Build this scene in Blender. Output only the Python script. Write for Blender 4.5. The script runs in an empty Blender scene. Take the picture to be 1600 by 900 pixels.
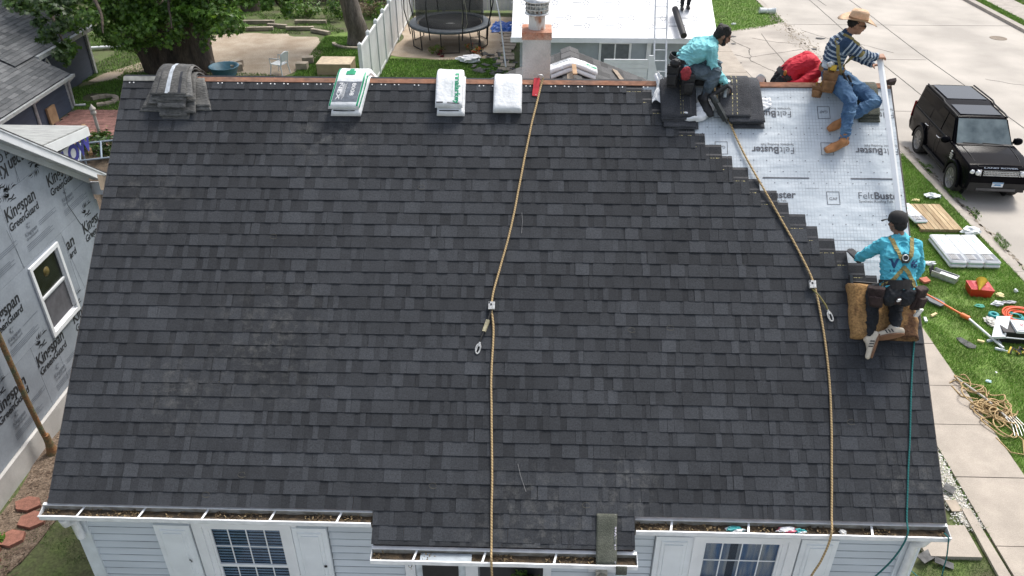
import bpy, bmesh, math, random
import numpy as np
from math import sin, cos, tan, pi, radians, atan2, sqrt
from mathutils import Vector, Matrix, Euler, noise
from mathutils.bvhtree import BVHTree
random.seed(7); np.random.seed(7)
scene = bpy.context.scene
COL = scene.collection

# ---------------------------------------------------------------- camera
cam_data = bpy.data.cameras.new('camera')
cam_data.sensor_width = 36.0
cam_data.lens = 36.0*1265.8/1600.0
cam_data.clip_start = 0.1
cam_data.clip_end = 2000
cam = bpy.data.objects.new('camera', cam_data)
cam.location = (4.987, -5.759, 9.41)
cam.rotation_euler = (pi/2-0.567, 0, 0.029)
COL.objects.link(cam)
scene.camera = cam

# ---------------------------------------------------------------- sky, sun, exposure
SUN_EL, SUN_AZ = radians(60), radians(38)      # azimuth clockwise from +Y
world = bpy.data.worlds.new("World"); scene.world = world
world.use_nodes = True
wn, wl = world.node_tree.nodes, world.node_tree.links
wn.clear()
sky = wn.new('ShaderNodeTexSky'); sky.sky_type = 'NISHITA'; sky.sun_disc = False
sky.sun_elevation = SUN_EL; sky.sun_rotation = SUN_AZ
sky.air_density = 1.0; sky.dust_density = 4.0; sky.ozone_density = 1.0
hs = wn.new('ShaderNodeHueSaturation'); hs.inputs['Saturation'].default_value = 0.55
bg = wn.new('ShaderNodeBackground'); bg.inputs['Strength'].default_value = 0.15
wo = wn.new('ShaderNodeOutputWorld')
wl.new(sky.outputs[0], hs.inputs['Color']); wl.new(hs.outputs[0], bg.inputs['Color']); wl.new(bg.outputs[0], wo.inputs['Surface'])
sd = bpy.data.lights.new('sun', 'SUN'); sd.energy = 2.0; sd.angle = radians(16); sd.color = (1.0, 0.96, 0.9)
sun = bpy.data.objects.new('sun', sd); COL.objects.link(sun)
sun_dir = Vector((sin(SUN_AZ)*cos(SUN_EL), cos(SUN_AZ)*cos(SUN_EL), sin(SUN_EL)))
sun.rotation_euler = sun_dir.to_track_quat('Z', 'Y').to_euler()
sun.location = (20, -20, 40)
vs = scene.view_settings
vs.view_transform = 'Standard'; vs.look = 'None'; vs.gamma = 1.0; vs.use_curve_mapping = False
vs.exposure = 0.55

# ---------------------------------------------------------------- materials
MATS = {}
def srgb(r, g, b):
    f = lambda c: (c/255/12.92) if c/255 <= 0.04045 else ((c/255+0.055)/1.055)**2.4
    return (f(r), f(g), f(b), 1)
def nd(nt, t, **kw):
    n = nt.nodes.new(t)
    for k, v in kw.items(): setattr(n, k, v)
    return n
def mat(name, col, rough=0.7, metal=0.0, ns=8.0, na=0.15, bump=0.0, bs=None, coat=0.0, coords='Object', spec=0.5,
        stretch=(1,1,1), col2=None, lo=0.35, hi=0.65, rnd=0.0, fine=0.0, fs=200.0, trans=0.0, alpha=1.0, detail=6, backface=False):
    if name in MATS: return MATS[name]
    m = bpy.data.materials.new(name); m.use_nodes = True
    nt = m.node_tree; L = nt.links; b = nt.nodes['Principled BSDF']
    b.inputs['Roughness'].default_value = rough; b.inputs['Metallic'].default_value = metal
    b.inputs['Coat Weight'].default_value = coat; b.inputs['Specular IOR Level'].default_value = spec
    b.inputs['Transmission Weight'].default_value = trans; b.inputs['Alpha'].default_value = alpha
    col = tuple(col)+((1,) if len(col) == 3 else ())
    tc = nd(nt, 'ShaderNodeTexCoord'); mp = nd(nt, 'ShaderNodeMapping'); mp.inputs['Scale'].default_value = stretch
    if coords == 'World':
        g = nd(nt, 'ShaderNodeNewGeometry'); L.new(g.outputs['Position'], mp.inputs['Vector'])
    else: L.new(tc.outputs[coords], mp.inputs['Vector'])
    no = nd(nt, 'ShaderNodeTexNoise'); no.inputs['Scale'].default_value = ns; no.inputs['Detail'].default_value = detail
    L.new(mp.outputs[0], no.inputs['Vector'])
    mr = nd(nt, 'ShaderNodeMapRange'); mr.inputs['From Min'].default_value = lo; mr.inputs['From Max'].default_value = hi
    L.new(no.outputs['Fac'], mr.inputs['Value'])
    mx = nd(nt, 'ShaderNodeMix', data_type='RGBA')
    if col2 is None:
        c1 = tuple(c*(1-na) for c in col[:3])+(1,); c2 = tuple(min(1, c*(1+na)) for c in col[:3])+(1,)
    else: c1, c2 = col, tuple(col2)+((1,) if len(col2) == 3 else ())
    mx.inputs['A'].default_value = c1; mx.inputs['B'].default_value = c2
    L.new(mr.outputs[0], mx.inputs['Factor'])
    out = mx.outputs['Result']
    if rnd > 0 or fine > 0:
        hsv = nd(nt, 'ShaderNodeHueSaturation'); L.new(out, hsv.inputs['Color']); val = None
        if rnd > 0:
            oi = nd(nt, 'ShaderNodeObjectInfo'); r = nd(nt, 'ShaderNodeMapRange')
            r.inputs['To Min'].default_value = 1-rnd; r.inputs['To Max'].default_value = 1+rnd
            L.new(oi.outputs['Random'], r.inputs['Value']); val = r.outputs[0]
        if fine > 0:
            n2 = nd(nt, 'ShaderNodeTexNoise'); n2.inputs['Scale'].default_value = fs; n2.inputs['Detail'].default_value = 2
            L.new(mp.outputs[0], n2.inputs['Vector'])
            r2 = nd(nt, 'ShaderNodeMapRange'); r2.inputs['From Min'].default_value = .3; r2.inputs['From Max'].default_value = .7
            r2.inputs['To Min'].default_value = 1-fine; r2.inputs['To Max'].default_value = 1+fine
            L.new(n2.outputs['Fac'], r2.inputs['Value'])
            if val is None: val = r2.outputs[0]
            else:
                mm = nd(nt, 'ShaderNodeMath', operation='MULTIPLY'); L.new(val, mm.inputs[0]); L.new(r2.outputs[0], mm.inputs[1]); val = mm.outputs[0]
        L.new(val, hsv.inputs['Value']); out = hsv.outputs[0]
    L.new(out, b.inputs['Base Color'])
    if bump > 0:
        n3 = nd(nt, 'ShaderNodeTexNoise'); n3.inputs['Scale'].default_value = bs or ns*3; n3.inputs['Detail'].default_value = 5
        L.new(mp.outputs[0], n3.inputs['Vector'])
        bp = nd(nt, 'ShaderNodeBump'); bp.inputs['Strength'].default_value = bump; bp.inputs['Distance'].default_value = 0.02
        L.new(n3.outputs['Fac'], bp.inputs['Height']); L.new(bp.outputs[0], b.inputs['Normal'])
    MATS[name] = m; m['_out'] = 0
    return m

def shingle_mat(name, dark, light, worn=True):
    m = bpy.data.materials.new(name); m.use_nodes = True
    nt = m.node_tree; L = nt.links; b = nt.nodes['Principled BSDF']
    b.inputs['Roughness'].default_value = 0.88; b.inputs['Specular IOR Level'].default_value = 0.35
    at = nd(nt, 'ShaderNodeAttribute', attribute_name='tone')
    oi = nd(nt, 'ShaderNodeObjectInfo')
    ge = nd(nt, 'ShaderNodeNewGeometry')
    # tone + small per-shingle shift
    ad = nd(nt, 'ShaderNodeMath', operation='MULTIPLY_ADD'); L.new(oi.outputs['Random'], ad.inputs[0]); ad.inputs[1].default_value = .26; ad.inputs[2].default_value = -.13
    a2 = nd(nt, 'ShaderNodeMath', operation='ADD'); L.new(at.outputs['Fac'], a2.inputs[0]); L.new(ad.outputs[0], a2.inputs[1]); a2.use_clamp = True
    mx = nd(nt, 'ShaderNodeMix', data_type='RGBA'); mx.inputs['A'].default_value = dark; mx.inputs['B'].default_value = light
    L.new(a2.outputs[0], mx.inputs['Factor'])
    # granules
    n1 = nd(nt, 'ShaderNodeTexNoise'); n1.inputs['Scale'].default_value = 70; n1.inputs['Detail'].default_value = 4; n1.inputs['Roughness'].default_value = .8
    L.new(ge.outputs['Position'], n1.inputs['Vector'])
    r1 = nd(nt, 'ShaderNodeMapRange'); r1.inputs['From Min'].default_value = .33; r1.inputs['From Max'].default_value = .67; r1.inputs['To Min'].default_value = .6; r1.inputs['To Max'].default_value = 1.42
    L.new(n1.outputs['Fac'], r1.inputs['Value'])
    # broad dust and scuffs
    n2 = nd(nt, 'ShaderNodeTexNoise'); n2.inputs['Scale'].default_value = 1.1; n2.inputs['Detail'].default_value = 8; n2.inputs['Roughness'].default_value = .62
    L.new(ge.outputs['Position'], n2.inputs['Vector'])
    r2 = nd(nt, 'ShaderNodeMapRange'); r2.inputs['From Min'].default_value = .3; r2.inputs['From Max'].default_value = .75; r2.inputs['To Min'].default_value = .84; r2.inputs['To Max'].default_value = 1.3
    L.new(n2.outputs['Fac'], r2.inputs['Value'])
    mm = nd(nt, 'ShaderNodeMath', operation='MULTIPLY'); L.new(r1.outputs[0], mm.inputs[0]); L.new(r2.outputs[0], mm.inputs[1])
    last = mx.outputs['Result']
    if worn:        # chalky scuffs and foot-worn dust
        n4 = nd(nt, 'ShaderNodeTexNoise'); n4.inputs['Scale'].default_value = 9; n4.inputs['Detail'].default_value = 7; n4.inputs['Roughness'].default_value = .7; L.new(ge.outputs['Position'], n4.inputs['Vector'])
        acc = None
        for (x_, s_, rr) in ((2.1,1.75,.95),(1.2,1.2,.6),(2.6,4.3,.7),(5.0,-.2,.9),(8.9,.35,.6),(6.0,.25,.5),(.5,3.4,.6)):
            ds = nd(nt, 'ShaderNodeVectorMath', operation='DISTANCE'); L.new(ge.outputs['Position'], ds.inputs[0]); ds.inputs[1].default_value = (x_, s_*cos(.713), 3+s_*sin(.713))
            r_ = nd(nt, 'ShaderNodeMapRange'); r_.inputs['From Min'].default_value = rr; r_.inputs['From Max'].default_value = 0; r_.inputs['To Min'].default_value = 0; r_.inputs['To Max'].default_value = 1; L.new(ds.outputs['Value'], r_.inputs['Value'])
            if acc is None: acc = r_.outputs[0]
            else: m_ = nd(nt, 'ShaderNodeMath', operation='MAXIMUM'); L.new(acc, m_.inputs[0]); L.new(r_.outputs[0], m_.inputs[1]); acc = m_.outputs[0]
        r4 = nd(nt, 'ShaderNodeMapRange'); r4.inputs['From Min'].default_value = .48; r4.inputs['From Max'].default_value = .72; L.new(n4.outputs['Fac'], r4.inputs['Value'])
        m4 = nd(nt, 'ShaderNodeMath', operation='MULTIPLY'); L.new(acc, m4.inputs[0]); L.new(r4.outputs[0], m4.inputs[1])
        m5 = nd(nt, 'ShaderNodeMath', operation='MULTIPLY'); L.new(m4.outputs[0], m5.inputs[0]); m5.inputs[1].default_value = .85
        mw = nd(nt, 'ShaderNodeMix', data_type='RGBA'); L.new(last, mw.inputs['A']); mw.inputs['B'].default_value = (.12,.12,.115,1); L.new(m5.outputs[0], mw.inputs['Factor']); last = mw.outputs['Result']
    hv = nd(nt, 'ShaderNodeHueSaturation'); L.new(last, hv.inputs['Color']); L.new(mm.outputs[0], hv.inputs['Value'])
    L.new(hv.outputs[0], b.inputs['Base Color'])
    bp = nd(nt, 'ShaderNodeBump'); bp.inputs['Strength'].default_value = .5; bp.inputs['Distance'].default_value = .004
    L.new(n1.outputs['Fac'], bp.inputs['Height']); L.new(bp.outputs[0], b.inputs['Normal'])
    MATS[name] = m; return m

# ---------------------------------------------------------------- tagging
def tag(o, label=None, cat=None, group=None, kind=None):
    if label: o['label'] = label
    if cat: o['category'] = cat
    if group: o['group'] = group
    if kind: o['kind'] = kind
    return o
def thing(name, loc, label, cat, group=None):
    o = bpy.data.objects.new(name, None); o.location = loc; o.empty_display_size = .2
    COL.objects.link(o); return tag(o, label, cat, group)
def wloc(o):
    v = Vector((0,0,0))
    while o is not None: v += Vector(o.location); o = o.parent
    return v

# ---------------------------------------------------------------- mesh builder (world coordinates)
class MB:
    def __init__(s): s.v = []; s.f = []; s.m = []; s.sm = []; s.tone = None
    def add(s, vs, fs, mi=0, smooth=False):
        o = len(s.v); s.v += [tuple(v) for v in vs]
        for f in fs: s.f.append(tuple(i+o for i in f)); s.m.append(mi); s.sm.append(smooth)
        return s
    def box(s, c, d, M=None, mi=0):
        x, y, z = d[0]/2, d[1]/2, d[2]/2
        P = [Vector((a*x, b*y, e*z)) for e in (-1,1) for b in (-1,1) for a in (-1,1)]
        if M is not None: P = [M @ p for p in P]
        c = Vector(c); P = [p+c for p in P]
        return s.add(P, [(0,2,3,1),(4,5,7,6),(0,1,5,4),(2,6,7,3),(0,4,6,2),(1,3,7,5)], mi)
    def bb(s, a, b, mi=0):
        return s.box([(a[i]+b[i])/2 for i in range(3)], [abs(b[i]-a[i]) for i in range(3)], None, mi)
    def hexa(s, P, mi=0):      # 8 points bottom ring 0-3, top ring 4-7
        return s.add(P, [(3,2,1,0),(4,5,6,7),(0,1,5,4),(1,2,6,5),(2,3,7,6),(3,0,4,7)], mi)
    def prism(s, poly, h, mi=0):   # poly: list of 3D points, h: extrusion vector
        n = len(poly); h = Vector(h); A = [Vector(p) for p in poly]; B = [p+h for p in A]
        return s.add(A+B, [tuple(range(n))[::-1], tuple(range(n, 2*n))]+[(i, (i+1)%n, n+(i+1)%n, n+i) for i in range(n)], mi)
    def tube(s, pts, r, n=8, mi=0, caps=True, smooth=True):
        pts = [Vector(p) for p in pts]; k = len(pts)
        rs_ = r if hasattr(r, '__len__') else [r]*k
        t0 = (pts[1]-pts[0]).normalized(); u = t0.orthogonal().normalized(); V = []
        for i in range(k):
            t = (pts[min(i+1,k-1)]-pts[max(i-1,0)]); t = t.normalized() if t.length > 1e-9 else t0
            u = (u-t*u.dot(t)); u = u.normalized() if u.length > 1e-6 else t.orthogonal().normalized(); w = t.cross(u)
            for j in range(n):
                a = 2*pi*j/n; V.append(pts[i]+(u*cos(a)+w*sin(a))*rs_[i])
        F = [(i*n+j, i*n+(j+1)%n, (i+1)*n+(j+1)%n, (i+1)*n+j) for i in range(k-1) for j in range(n)]
        s.add(V, F, mi, smooth)
        if caps: s.add(V[:n], [tuple(range(n))[::-1]], mi); s.add(V[-n:], [tuple(range(n))], mi)
        return s
    def lathe(s, c, prof, n=16, mi=0, M=None, smooth=True, caps=True):   # prof: (r, z)
        V = []; c = Vector(c)
        for r, z in prof:
            for j in range(n):
                p = Vector((r*cos(2*pi*j/n), r*sin(2*pi*j/n), z))
                if M is not None: p = M @ p
                V.append(p+c)
        k = len(prof); F = [(i*n+j, i*n+(j+1)%n, (i+1)*n+(j+1)%n, (i+1)*n+j) for i in range(k-1) for j in range(n)]
        s.add(V, F, mi, smooth)
        if caps and prof[0][0] > 1e-4: s.add(V[:n], [tuple(range(n))[::-1]], mi)
        if caps and prof[-1][0] > 1e-4: s.add(V[-n:], [tuple(range(n))], mi)
        return s
    def ell(s, c, r, M=None, n=10, k=7, mi=0):
        prof = [(sin(pi*i/k), -cos(pi*i/k)) for i in range(k+1)]; c = Vector(c); V = []
        for a, z in prof:
            for j in range(n):
                p = Vector((r[0]*a*cos(2*pi*j/n), r[1]*a*sin(2*pi*j/n), r[2]*z))
                if M is not None: p = M @ p
                V.append(p+c)
        F = [(i*n+j, i*n+(j+1)%n, (i+1)*n+(j+1)%n, (i+1)*n+j) for i in range(k) for j in range(n)]
        return s.add(V, F, mi, True)
    def sheet(s, fn, nu, nv, mi=0, th=0.0, smooth=True):      # fn(u,v)->(point, normal) thin slab when th>0
        A = [[fn(i/nu, j/nv) for j in range(nv+1)] for i in range(nu+1)]
        top = [Vector(p)+Vector(n)*th for r in A for p, n in r]; w = nv+1
        F = [(i*w+j, (i+1)*w+j, (i+1)*w+j+1, i*w+j+1) for i in range(nu) for j in range(nv)]
        if th <= 0: return s.add(top, F, mi, smooth)
        bot = [Vector(p) for r in A for p, n in r]; o = len(top)
        G = [tuple(o+k for k in f[::-1]) for f in F]
        E = []
        for i in range(nu): E += [(i*w, i*w+o, (i+1)*w+o, (i+1)*w), ((i+1)*w+nv, (i+1)*w+nv+o, i*w+nv+o, i*w+nv)]
        for j in range(nv): E += [(j+1, j+1+o, j+o, j), (nu*w+j, nu*w+j+o, nu*w+j+1+o, nu*w+j+1)]
        return s.add(top+bot, F+G+E, mi, smooth)
    def mesh(s, name, mats):
        me = bpy.data.meshes.new(name); me.from_pydata([tuple(v) for v in s.v], [], s.f)
        for m in (mats if isinstance(mats, (list, tuple)) else [mats]): me.materials.append(m)
        me.polygons.foreach_set('material_index', s.m); me.polygons.foreach_set('use_smooth', s.sm)
        me.update(); return me
    def build(s, name, mats, parent=None, label=None, cat=None, group=None, kind=None, smooth=None):
        if smooth is not None: s.sm = [smooth]*len(s.f)
        if parent is not None: org = wloc(parent); loc = Vector((0,0,0))
        else:
            a = np.array([tuple(v) for v in s.v]); lo, hi = a.min(0), a.max(0)
            org = Vector(((lo[0]+hi[0])/2, (lo[1]+hi[1])/2, lo[2])); loc = org
        s.v = [Vector(v)-org for v in s.v]
        o = bpy.data.objects.new(name, s.mesh(name, mats)); COL.objects.link(o); o.location = loc
        if parent is not None: o.parent = parent
        return tag(o, label, cat, group, kind)

def text_geo(txt, size, offset=0.0, extrude=0.0, align='LEFT', shear=0.0, space=1.0):
    cu = bpy.data.curves.new('t', 'FONT'); cu.body = txt; cu.size = size; cu.offset = offset; cu.extrude = extrude
    cu.align_x = align; cu.resolution_u = 3; cu.shear = shear; cu.space_character = space
    ob = bpy.data.objects.new('t', cu); COL.objects.link(ob)
    dg = bpy.context.evaluated_depsgraph_get()
    me = bpy.data.meshes.new_from_object(ob.evaluated_get(dg))
    V = [v.co.copy() for v in me.vertices]; F = [tuple(p.vertices) for p in me.polygons]
    bpy.data.objects.remove(ob); bpy.data.curves.remove(cu); bpy.data.meshes.remove(me)
    return V, F
TC = {}
def put_text(mb, txt, width=None, height=None, fn=None, bold=0.0, mi=0, origin=(0,0), size=1.0, shear=0.0):
    """adds flat lettering to mb; fn(x,y)->world point; width or height in metres (cap height)"""
    key = (txt, bold, shear)
    if key not in TC: TC[key] = text_geo(txt, 1.0, bold, 0, 'LEFT', shear)
    V, F = TC[key]
    x0 = min(v.x for v in V); x1 = max(v.x for v in V)
    sx = (width/(x1-x0)) if width else height/0.70
    sy = (height/0.70) if height else sx
    mb.add([fn(origin[0]+(v.x-x0)*sx, origin[1]+v.y*sy) for v in V], F, mi)
    return (x1-x0)*sx

def evalmesh(o):
    dg = bpy.context.evaluated_depsgraph_get()
    return bpy.data.meshes.new_from_object(o.evaluated_get(dg))

def link_copy(o, parent=None):
    c = o.copy(); COL.objects.link(c); c.parent = parent; return c
def copy_tree(o, parent=None):
    c = link_copy(o, parent)
    for ch in list(o.children): copy_tree(ch, c)
    return c

TH = 0.713                    # roof pitch (40.9 degrees)
CT, ST = cos(TH), sin(TH)
EZ = 3.0                      # eave height
SL = 5.0                      # slope length
def RF(x, s, n=0.0): return Vector((x, s*CT-n*ST, EZ+s*ST+n*CT))
RN = Vector((0, -ST, CT)); RS = Vector((0, CT, ST))
RIDGE = RF(0, SL)
# ================================================================ common materials
M_white = mat('white_paint', (.72,.75,.77), .45, ns=6, na=.06, fine=.03)
M_trim = mat('white_vinyl_trim', (.78,.80,.82), .4, ns=3, na=.06)
M_alum = mat('white_gutter_metal', (.80,.82,.83), .35, ns=9, na=.10)
M_siding = mat('pale_blue_grey_siding', (.60,.65,.69), .55, ns=1.2, na=.07, stretch=(1,1,6), fine=.03, fs=60)
M_glass = mat('window_glass', (.03,.06,.10), .06, ns=2, na=.3, spec=.8, coat=.3)
M_black = mat('black_rubber', (.015,.015,.017), .6, ns=12, na=.2)
M_conc = mat('sidewalk_concrete', (.37,.325,.275), .85, ns=2.5, na=.10, fine=.12, fs=90, bump=.25, bs=70, coords='World')
M_road = mat('road_concrete', (.40,.37,.33), .85, ns=.45, na=.15, detail=9, fine=.10, fs=45, bump=.2, bs=60, coords='World')
M_apron = mat('driveway_concrete', (.375,.34,.30), .85, ns=.8, na=.18, detail=9, fine=.08, fs=45, bump=.2, bs=50, coords='World')
M_kerb = mat('kerb_concrete', (.36,.325,.285), .85, ns=3, na=.12, fine=.12, fs=60, bump=.3, bs=60, coords='World')
M_crack = mat('joint_tar', (.10,.095,.085), .9, ns=20, na=.4, coords='World')
M_soil = mat('sandy_soil', (.33,.26,.19), .95, ns=1.3, col2=(.44,.37,.29), fine=.2, fs=30, bump=.5, bs=18, coords='World')
M_lawnsoil = mat('lawn_ground', (.085,.085,.045), .95, ns=1.6, col2=(.09,.13,.035), fine=.3, fs=25, bump=.5, bs=30, coords='World')
M_brown = mat('brown_debris', (.10,.07,.04), .95, ns=14, col2=(.035,.028,.02), fine=.35, fs=60, bump=.7, bs=40)
M_wood = mat('weathered_wood', (.30,.24,.18), .85, ns=5, na=.3, stretch=(1,1,.15), fine=.15, fs=30)
M_shadowboard = mat('dark_backing', (.03,.03,.032), .9)
M_yel = mat('yellow_sealant', (.55,.48,.20), .6, ns=60, col2=(.12,.11,.08), lo=.42, hi=.5)
M_tar = mat('sealant_band', (.028,.03,.036), .45, ns=30, na=.3)

# ================================================================ ground
mb = MB(); mb.bb((-400,-200,-.6), (15.748,900,-.012)); mb.bb((26.402,-200,-.6), (600,900,-.012)); mb.build('ground', M_lawnsoil, kind='structure')
def slab(name, poly, z0, z1, m, **k):
    a = MB(); a.prism([(x, y, z0) for x, y in poly], (0,0,z1-z0)); return a.build(name, m, **k)
# sidewalk flags with real gaps, each flag a part
sw = MB(); sw.bb((11.72,-20,-.30), (12.82,60,-.006)); swo = sw.build('sidewalk', M_crack, kind='structure')
edges = [-2.0,-.5,.98,2.27,3.63,4.86,5.91,7.2,8.5,9.8]+[9.8+1.3*i for i in range(1,36)]
for a, b in zip(edges[:-1], edges[1:]):
    q = MB(); q.bb((11.72,a+.008,-.004), (12.82,b-.008,.028+random.uniform(-.003,.003))); q.build('paving_slab', M_conc, swo)
q = MB(); q.bb((10.62,2.03,-.004), (11.40,2.60,.07)); q.build('concrete_pad', M_conc, kind='structure')
q = MB(); q.prism([(11.52,2.95,-.004),(11.64,2.95,-.004),(11.68,1.0,-.004),(11.48,1.0,-.004)], (0,0,.05)); q.build('edging_kerb', M_conc, kind='structure')
# unseen front paving and street, added to cut green bounce on the house
q = MB(); q.bb((.9,-7.5,-.2),(10.4,-.9,-.002)); q.build('driveway', mat('added_front_paving', (.40,.39,.375), .85, ns=1.5, na=.12, fine=.1, fs=50, coords='World'), kind='structure')
q = MB(); q.bb((-60,-22,-.2),(11.6,-8.2,.0)); q.build('road', mat('added_front_asphalt', (.30,.295,.29), .9, ns=1.5, na=.12, fine=.1, fs=50, coords='World'), kind='structure')
# road with kerb and gutter
q = MB(); q.bb((16.14,-20,-.30), (26.1,110,-.11)); road = q.build('road', M_road, kind='structure')
jn = MB()
for xs, a, b in ((20.45,-5,100), (18.45,14,60)):
    y = a
    while y < b:
        x = xs+.05*sin(y*.4)+random.uniform(-.01,.01)
        x2 = xs+.05*sin((y+.8)*.4)
        jn.prism([(x-.018,y,-.108),(x+.018,y,-.108),(x2+.018,y+.8,-.108),(x2-.018,y+.8,-.108)], (0,0,.004)); y += .8
for yy in (20.5, 26.3, 31.5, 37): jn.bb((16.2,yy,-.108), (20.3 if yy < 30 else 26.0,yy+.02,-.104))
jn.build('tarred_joint', M_crack, road)
q = MB()
for xk0, xk1, xg in ((15.75,15.93,16.14),):
    y = -20
    while y < 17.6:
        q.bb((xk0,y+.006,-.28), (xk1,y+2.994,.012)); q.bb((xk1,y+.006,-.28), (xg,y+2.994,-.098)); y += 3
q.bb((15.75,17.62,-.28),(15.93,19.9,.0)); q.bb((15.93,17.62,-.28),(16.14,110,-.10))
q.bb((15.75,33.6,-.28),(15.93,110,.012))
q.build('kerb', M_kerb, kind='structure')
q = MB(); q.bb((26.1,-20,-.28), (26.4,110,.02)); q.build('kerb', M_kerb, kind='structure')
q = MB(); q.bb((26.9,-20,-.1), (28.3,110,.02)); q.build('pavement', M_kerb, kind='structure')
# driveway and apron behind the house
ap = slab('driveway', [(10.6,14.0),(15.745,16.5),(15.745,31.2),(13.9,30.2),(12.9,29.6),(10.4,29.6),(10.4,19.5)], -.2, .004, M_apron, kind='structure')
ap2 = slab('driveway', [(15.75,19.95),(16.135,19.95),(16.135,33.5),(15.75,33.5)], -.2, -.03, M_apron, kind='structure')
q = MB()
def line(mb, a, b, w, z=.006, h=.003):
    a, b = Vector((a[0],a[1],z)), Vector((b[0],b[1],z)); d = (b-a).normalized(); n = Vector((-d.y,d.x,0))*w/2
    mb.prism([a-n, b-n, b+n, a+n], (0,0,h))
for a, b in (((12.36,26.87),(13.05,23.0)),((12.36,26.87),(13.35,25.9)),((13.05,23),(13.3,19)),((13.2,26.0),(15.7,27.2)),((13.05,23),(15.7,23.4)),((12.2,22.5),(13.05,23.0)),((11.2,25.6),(12.5,25.4)),((14.4,19),(14.6,29.5))):
    n = 6
    for i in range(n):
        p = Vector(a).lerp(Vector(b), i/n); p2 = Vector(a).lerp(Vector(b), (i+1)/n)
        o1 = .04*sin(i*2.1); o2 = .04*sin((i+1)*2.1)
        line(q, (p.x+o1,p.y), (p2.x+o2,p2.y), random.uniform(.015,.04))
q.build('slab_joint', M_crack, ap)
# silt and oil marks on the concrete
M_silt = mat('silt', (.27,.235,.185), .95, ns=7, na=.35, coords='World', fine=.3, fs=40)
random.seed(31)
q = MB()
for k in range(700):
    y = random.uniform(19.9,33.6); x = 15.95+random.gauss(0,.28)+.15*sin(y*.5); r = random.uniform(.006,.035)*(2.5 if random.random() < .05 else 1)
    z_ = .006 if x < 15.74 else (-.027 if x < 16.13 else -.107)
    q.prism([(x+r*cos(a)*(1+.4*sin(2*a+k)), y+r*3*sin(a)*(1+.3*cos(3*a)), z_) for a in [2*pi*j/7 for j in range(7)]], (0,0,.003))
for k in range(260):
    y = random.uniform(6,17.5); x = 16.12+abs(random.gauss(0,.06)); r = random.uniform(.01,.04); q.prism([(x+r*cos(a), y+r*2.5*sin(a), -.0965 if x < 16.138 else -.109) for a in [2*pi*j/6 for j in range(6)]], (0,0,.003))
q.build('street_silt', M_silt, kind='stuff')
random.seed(7)
# manhole
q = MB(); q.lathe((24.6,29.5,-.108), [(.34,0),(.34,.006),(.30,.008),(.29,.005),(0,.006)], 24); q.build('manhole_cover', mat('iron_cover', (.20,.16,.12), .8, ns=20, na=.3), label='round brown iron manhole cover in the pale road', cat='manhole cover')

# sandy play area, mulch, brick patio
def blobpoly(pts, n=60, amp=.25, seed=0):
    P = [Vector(p) for p in pts]; out = []; L = [0]
    for i in range(len(P)): L.append(L[-1]+(P[(i+1)%len(P)]-P[i]).length)
    for k in range(n):
        d = L[-1]*k/n; i = max(j for j in range(len(P)) if L[j] <= d); t = (d-L[i])/(L[i+1]-L[i])
        p = P[i].lerp(P[(i+1)%len(P)], t); o = amp*noise.noise(Vector((p.x*.9, p.y*.9, seed)))
        out.append((p.x+o, p.y+o*.7))
    return out
slab('dirt_patch', blobpoly([(-11,22.5),(-7.2,22.9),(-4.5,22.6),(-3.9,24.2),(-3.75,26.4),(-4.1,28.4),(-5.5,28.9),(-7.3,28.9),(-9,28.6),(-10,26)], 70, .5, 1), -.1, .006, M_soil, kind='structure')
slab('dirt_patch', blobpoly([(-.72,26.0),(1.1,25.3),(2.1,25.45),(3.7,25.8),(4.0,27.5),(4.1,32),(-.75,32)], 60, .3, 2), -.1, .007, M_soil, kind='structure')
slab('dirt_patch', blobpoly([(-10.2,17.2),(-7.2,17.2),(-5.5,14),(-3.2,9),(-3.2,6.5),(-10.2,6.5)], 50, .2, 3), -.1, .003, mat('dark_mulch_soil', (.06,.045,.03), .95, ns=3, col2=(.11,.08,.055), fine=.4, fs=25, bump=.6, coords='World'), kind='structure')
mulch = slab('mulch_bed', blobpoly([(-2.97,-.5),(-2.2,1.6),(-2.0,2.6),(-1.4,3.6),(.05,3.9),(.05,6.5),(-2.97,6.5)], 50, .12, 4), -.1, .01, mat('mulch', (.12,.085,.06), .95, ns=9, col2=(.20,.15,.11), fine=.45, fs=40, bump=.9, bs=45, coords='World'), kind='structure')
# wood chips on the mulch
M_chip = mat('bark_chip', (.28,.21,.15), .9, ns=2, col2=(.12,.08,.055), rnd=0, coords='World', lo=.45, hi=.55)
q = MB()
for i in range(1500):
    x = random.uniform(-2.95,.0); y = random.uniform(1.2,5.5)
    if y < 2.0-x*.3 and x > -2.1: continue
    l = random.uniform(.02,.07); a = random.uniform(0,pi); R = Euler((random.uniform(-.5,.5), random.uniform(-.3,.3), a)).to_matrix()
    q.box((x,y,.018), (l, random.uniform(.006,.016), .005), R)
q.build('bark_chips', M_chip, kind='stuff')
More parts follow.
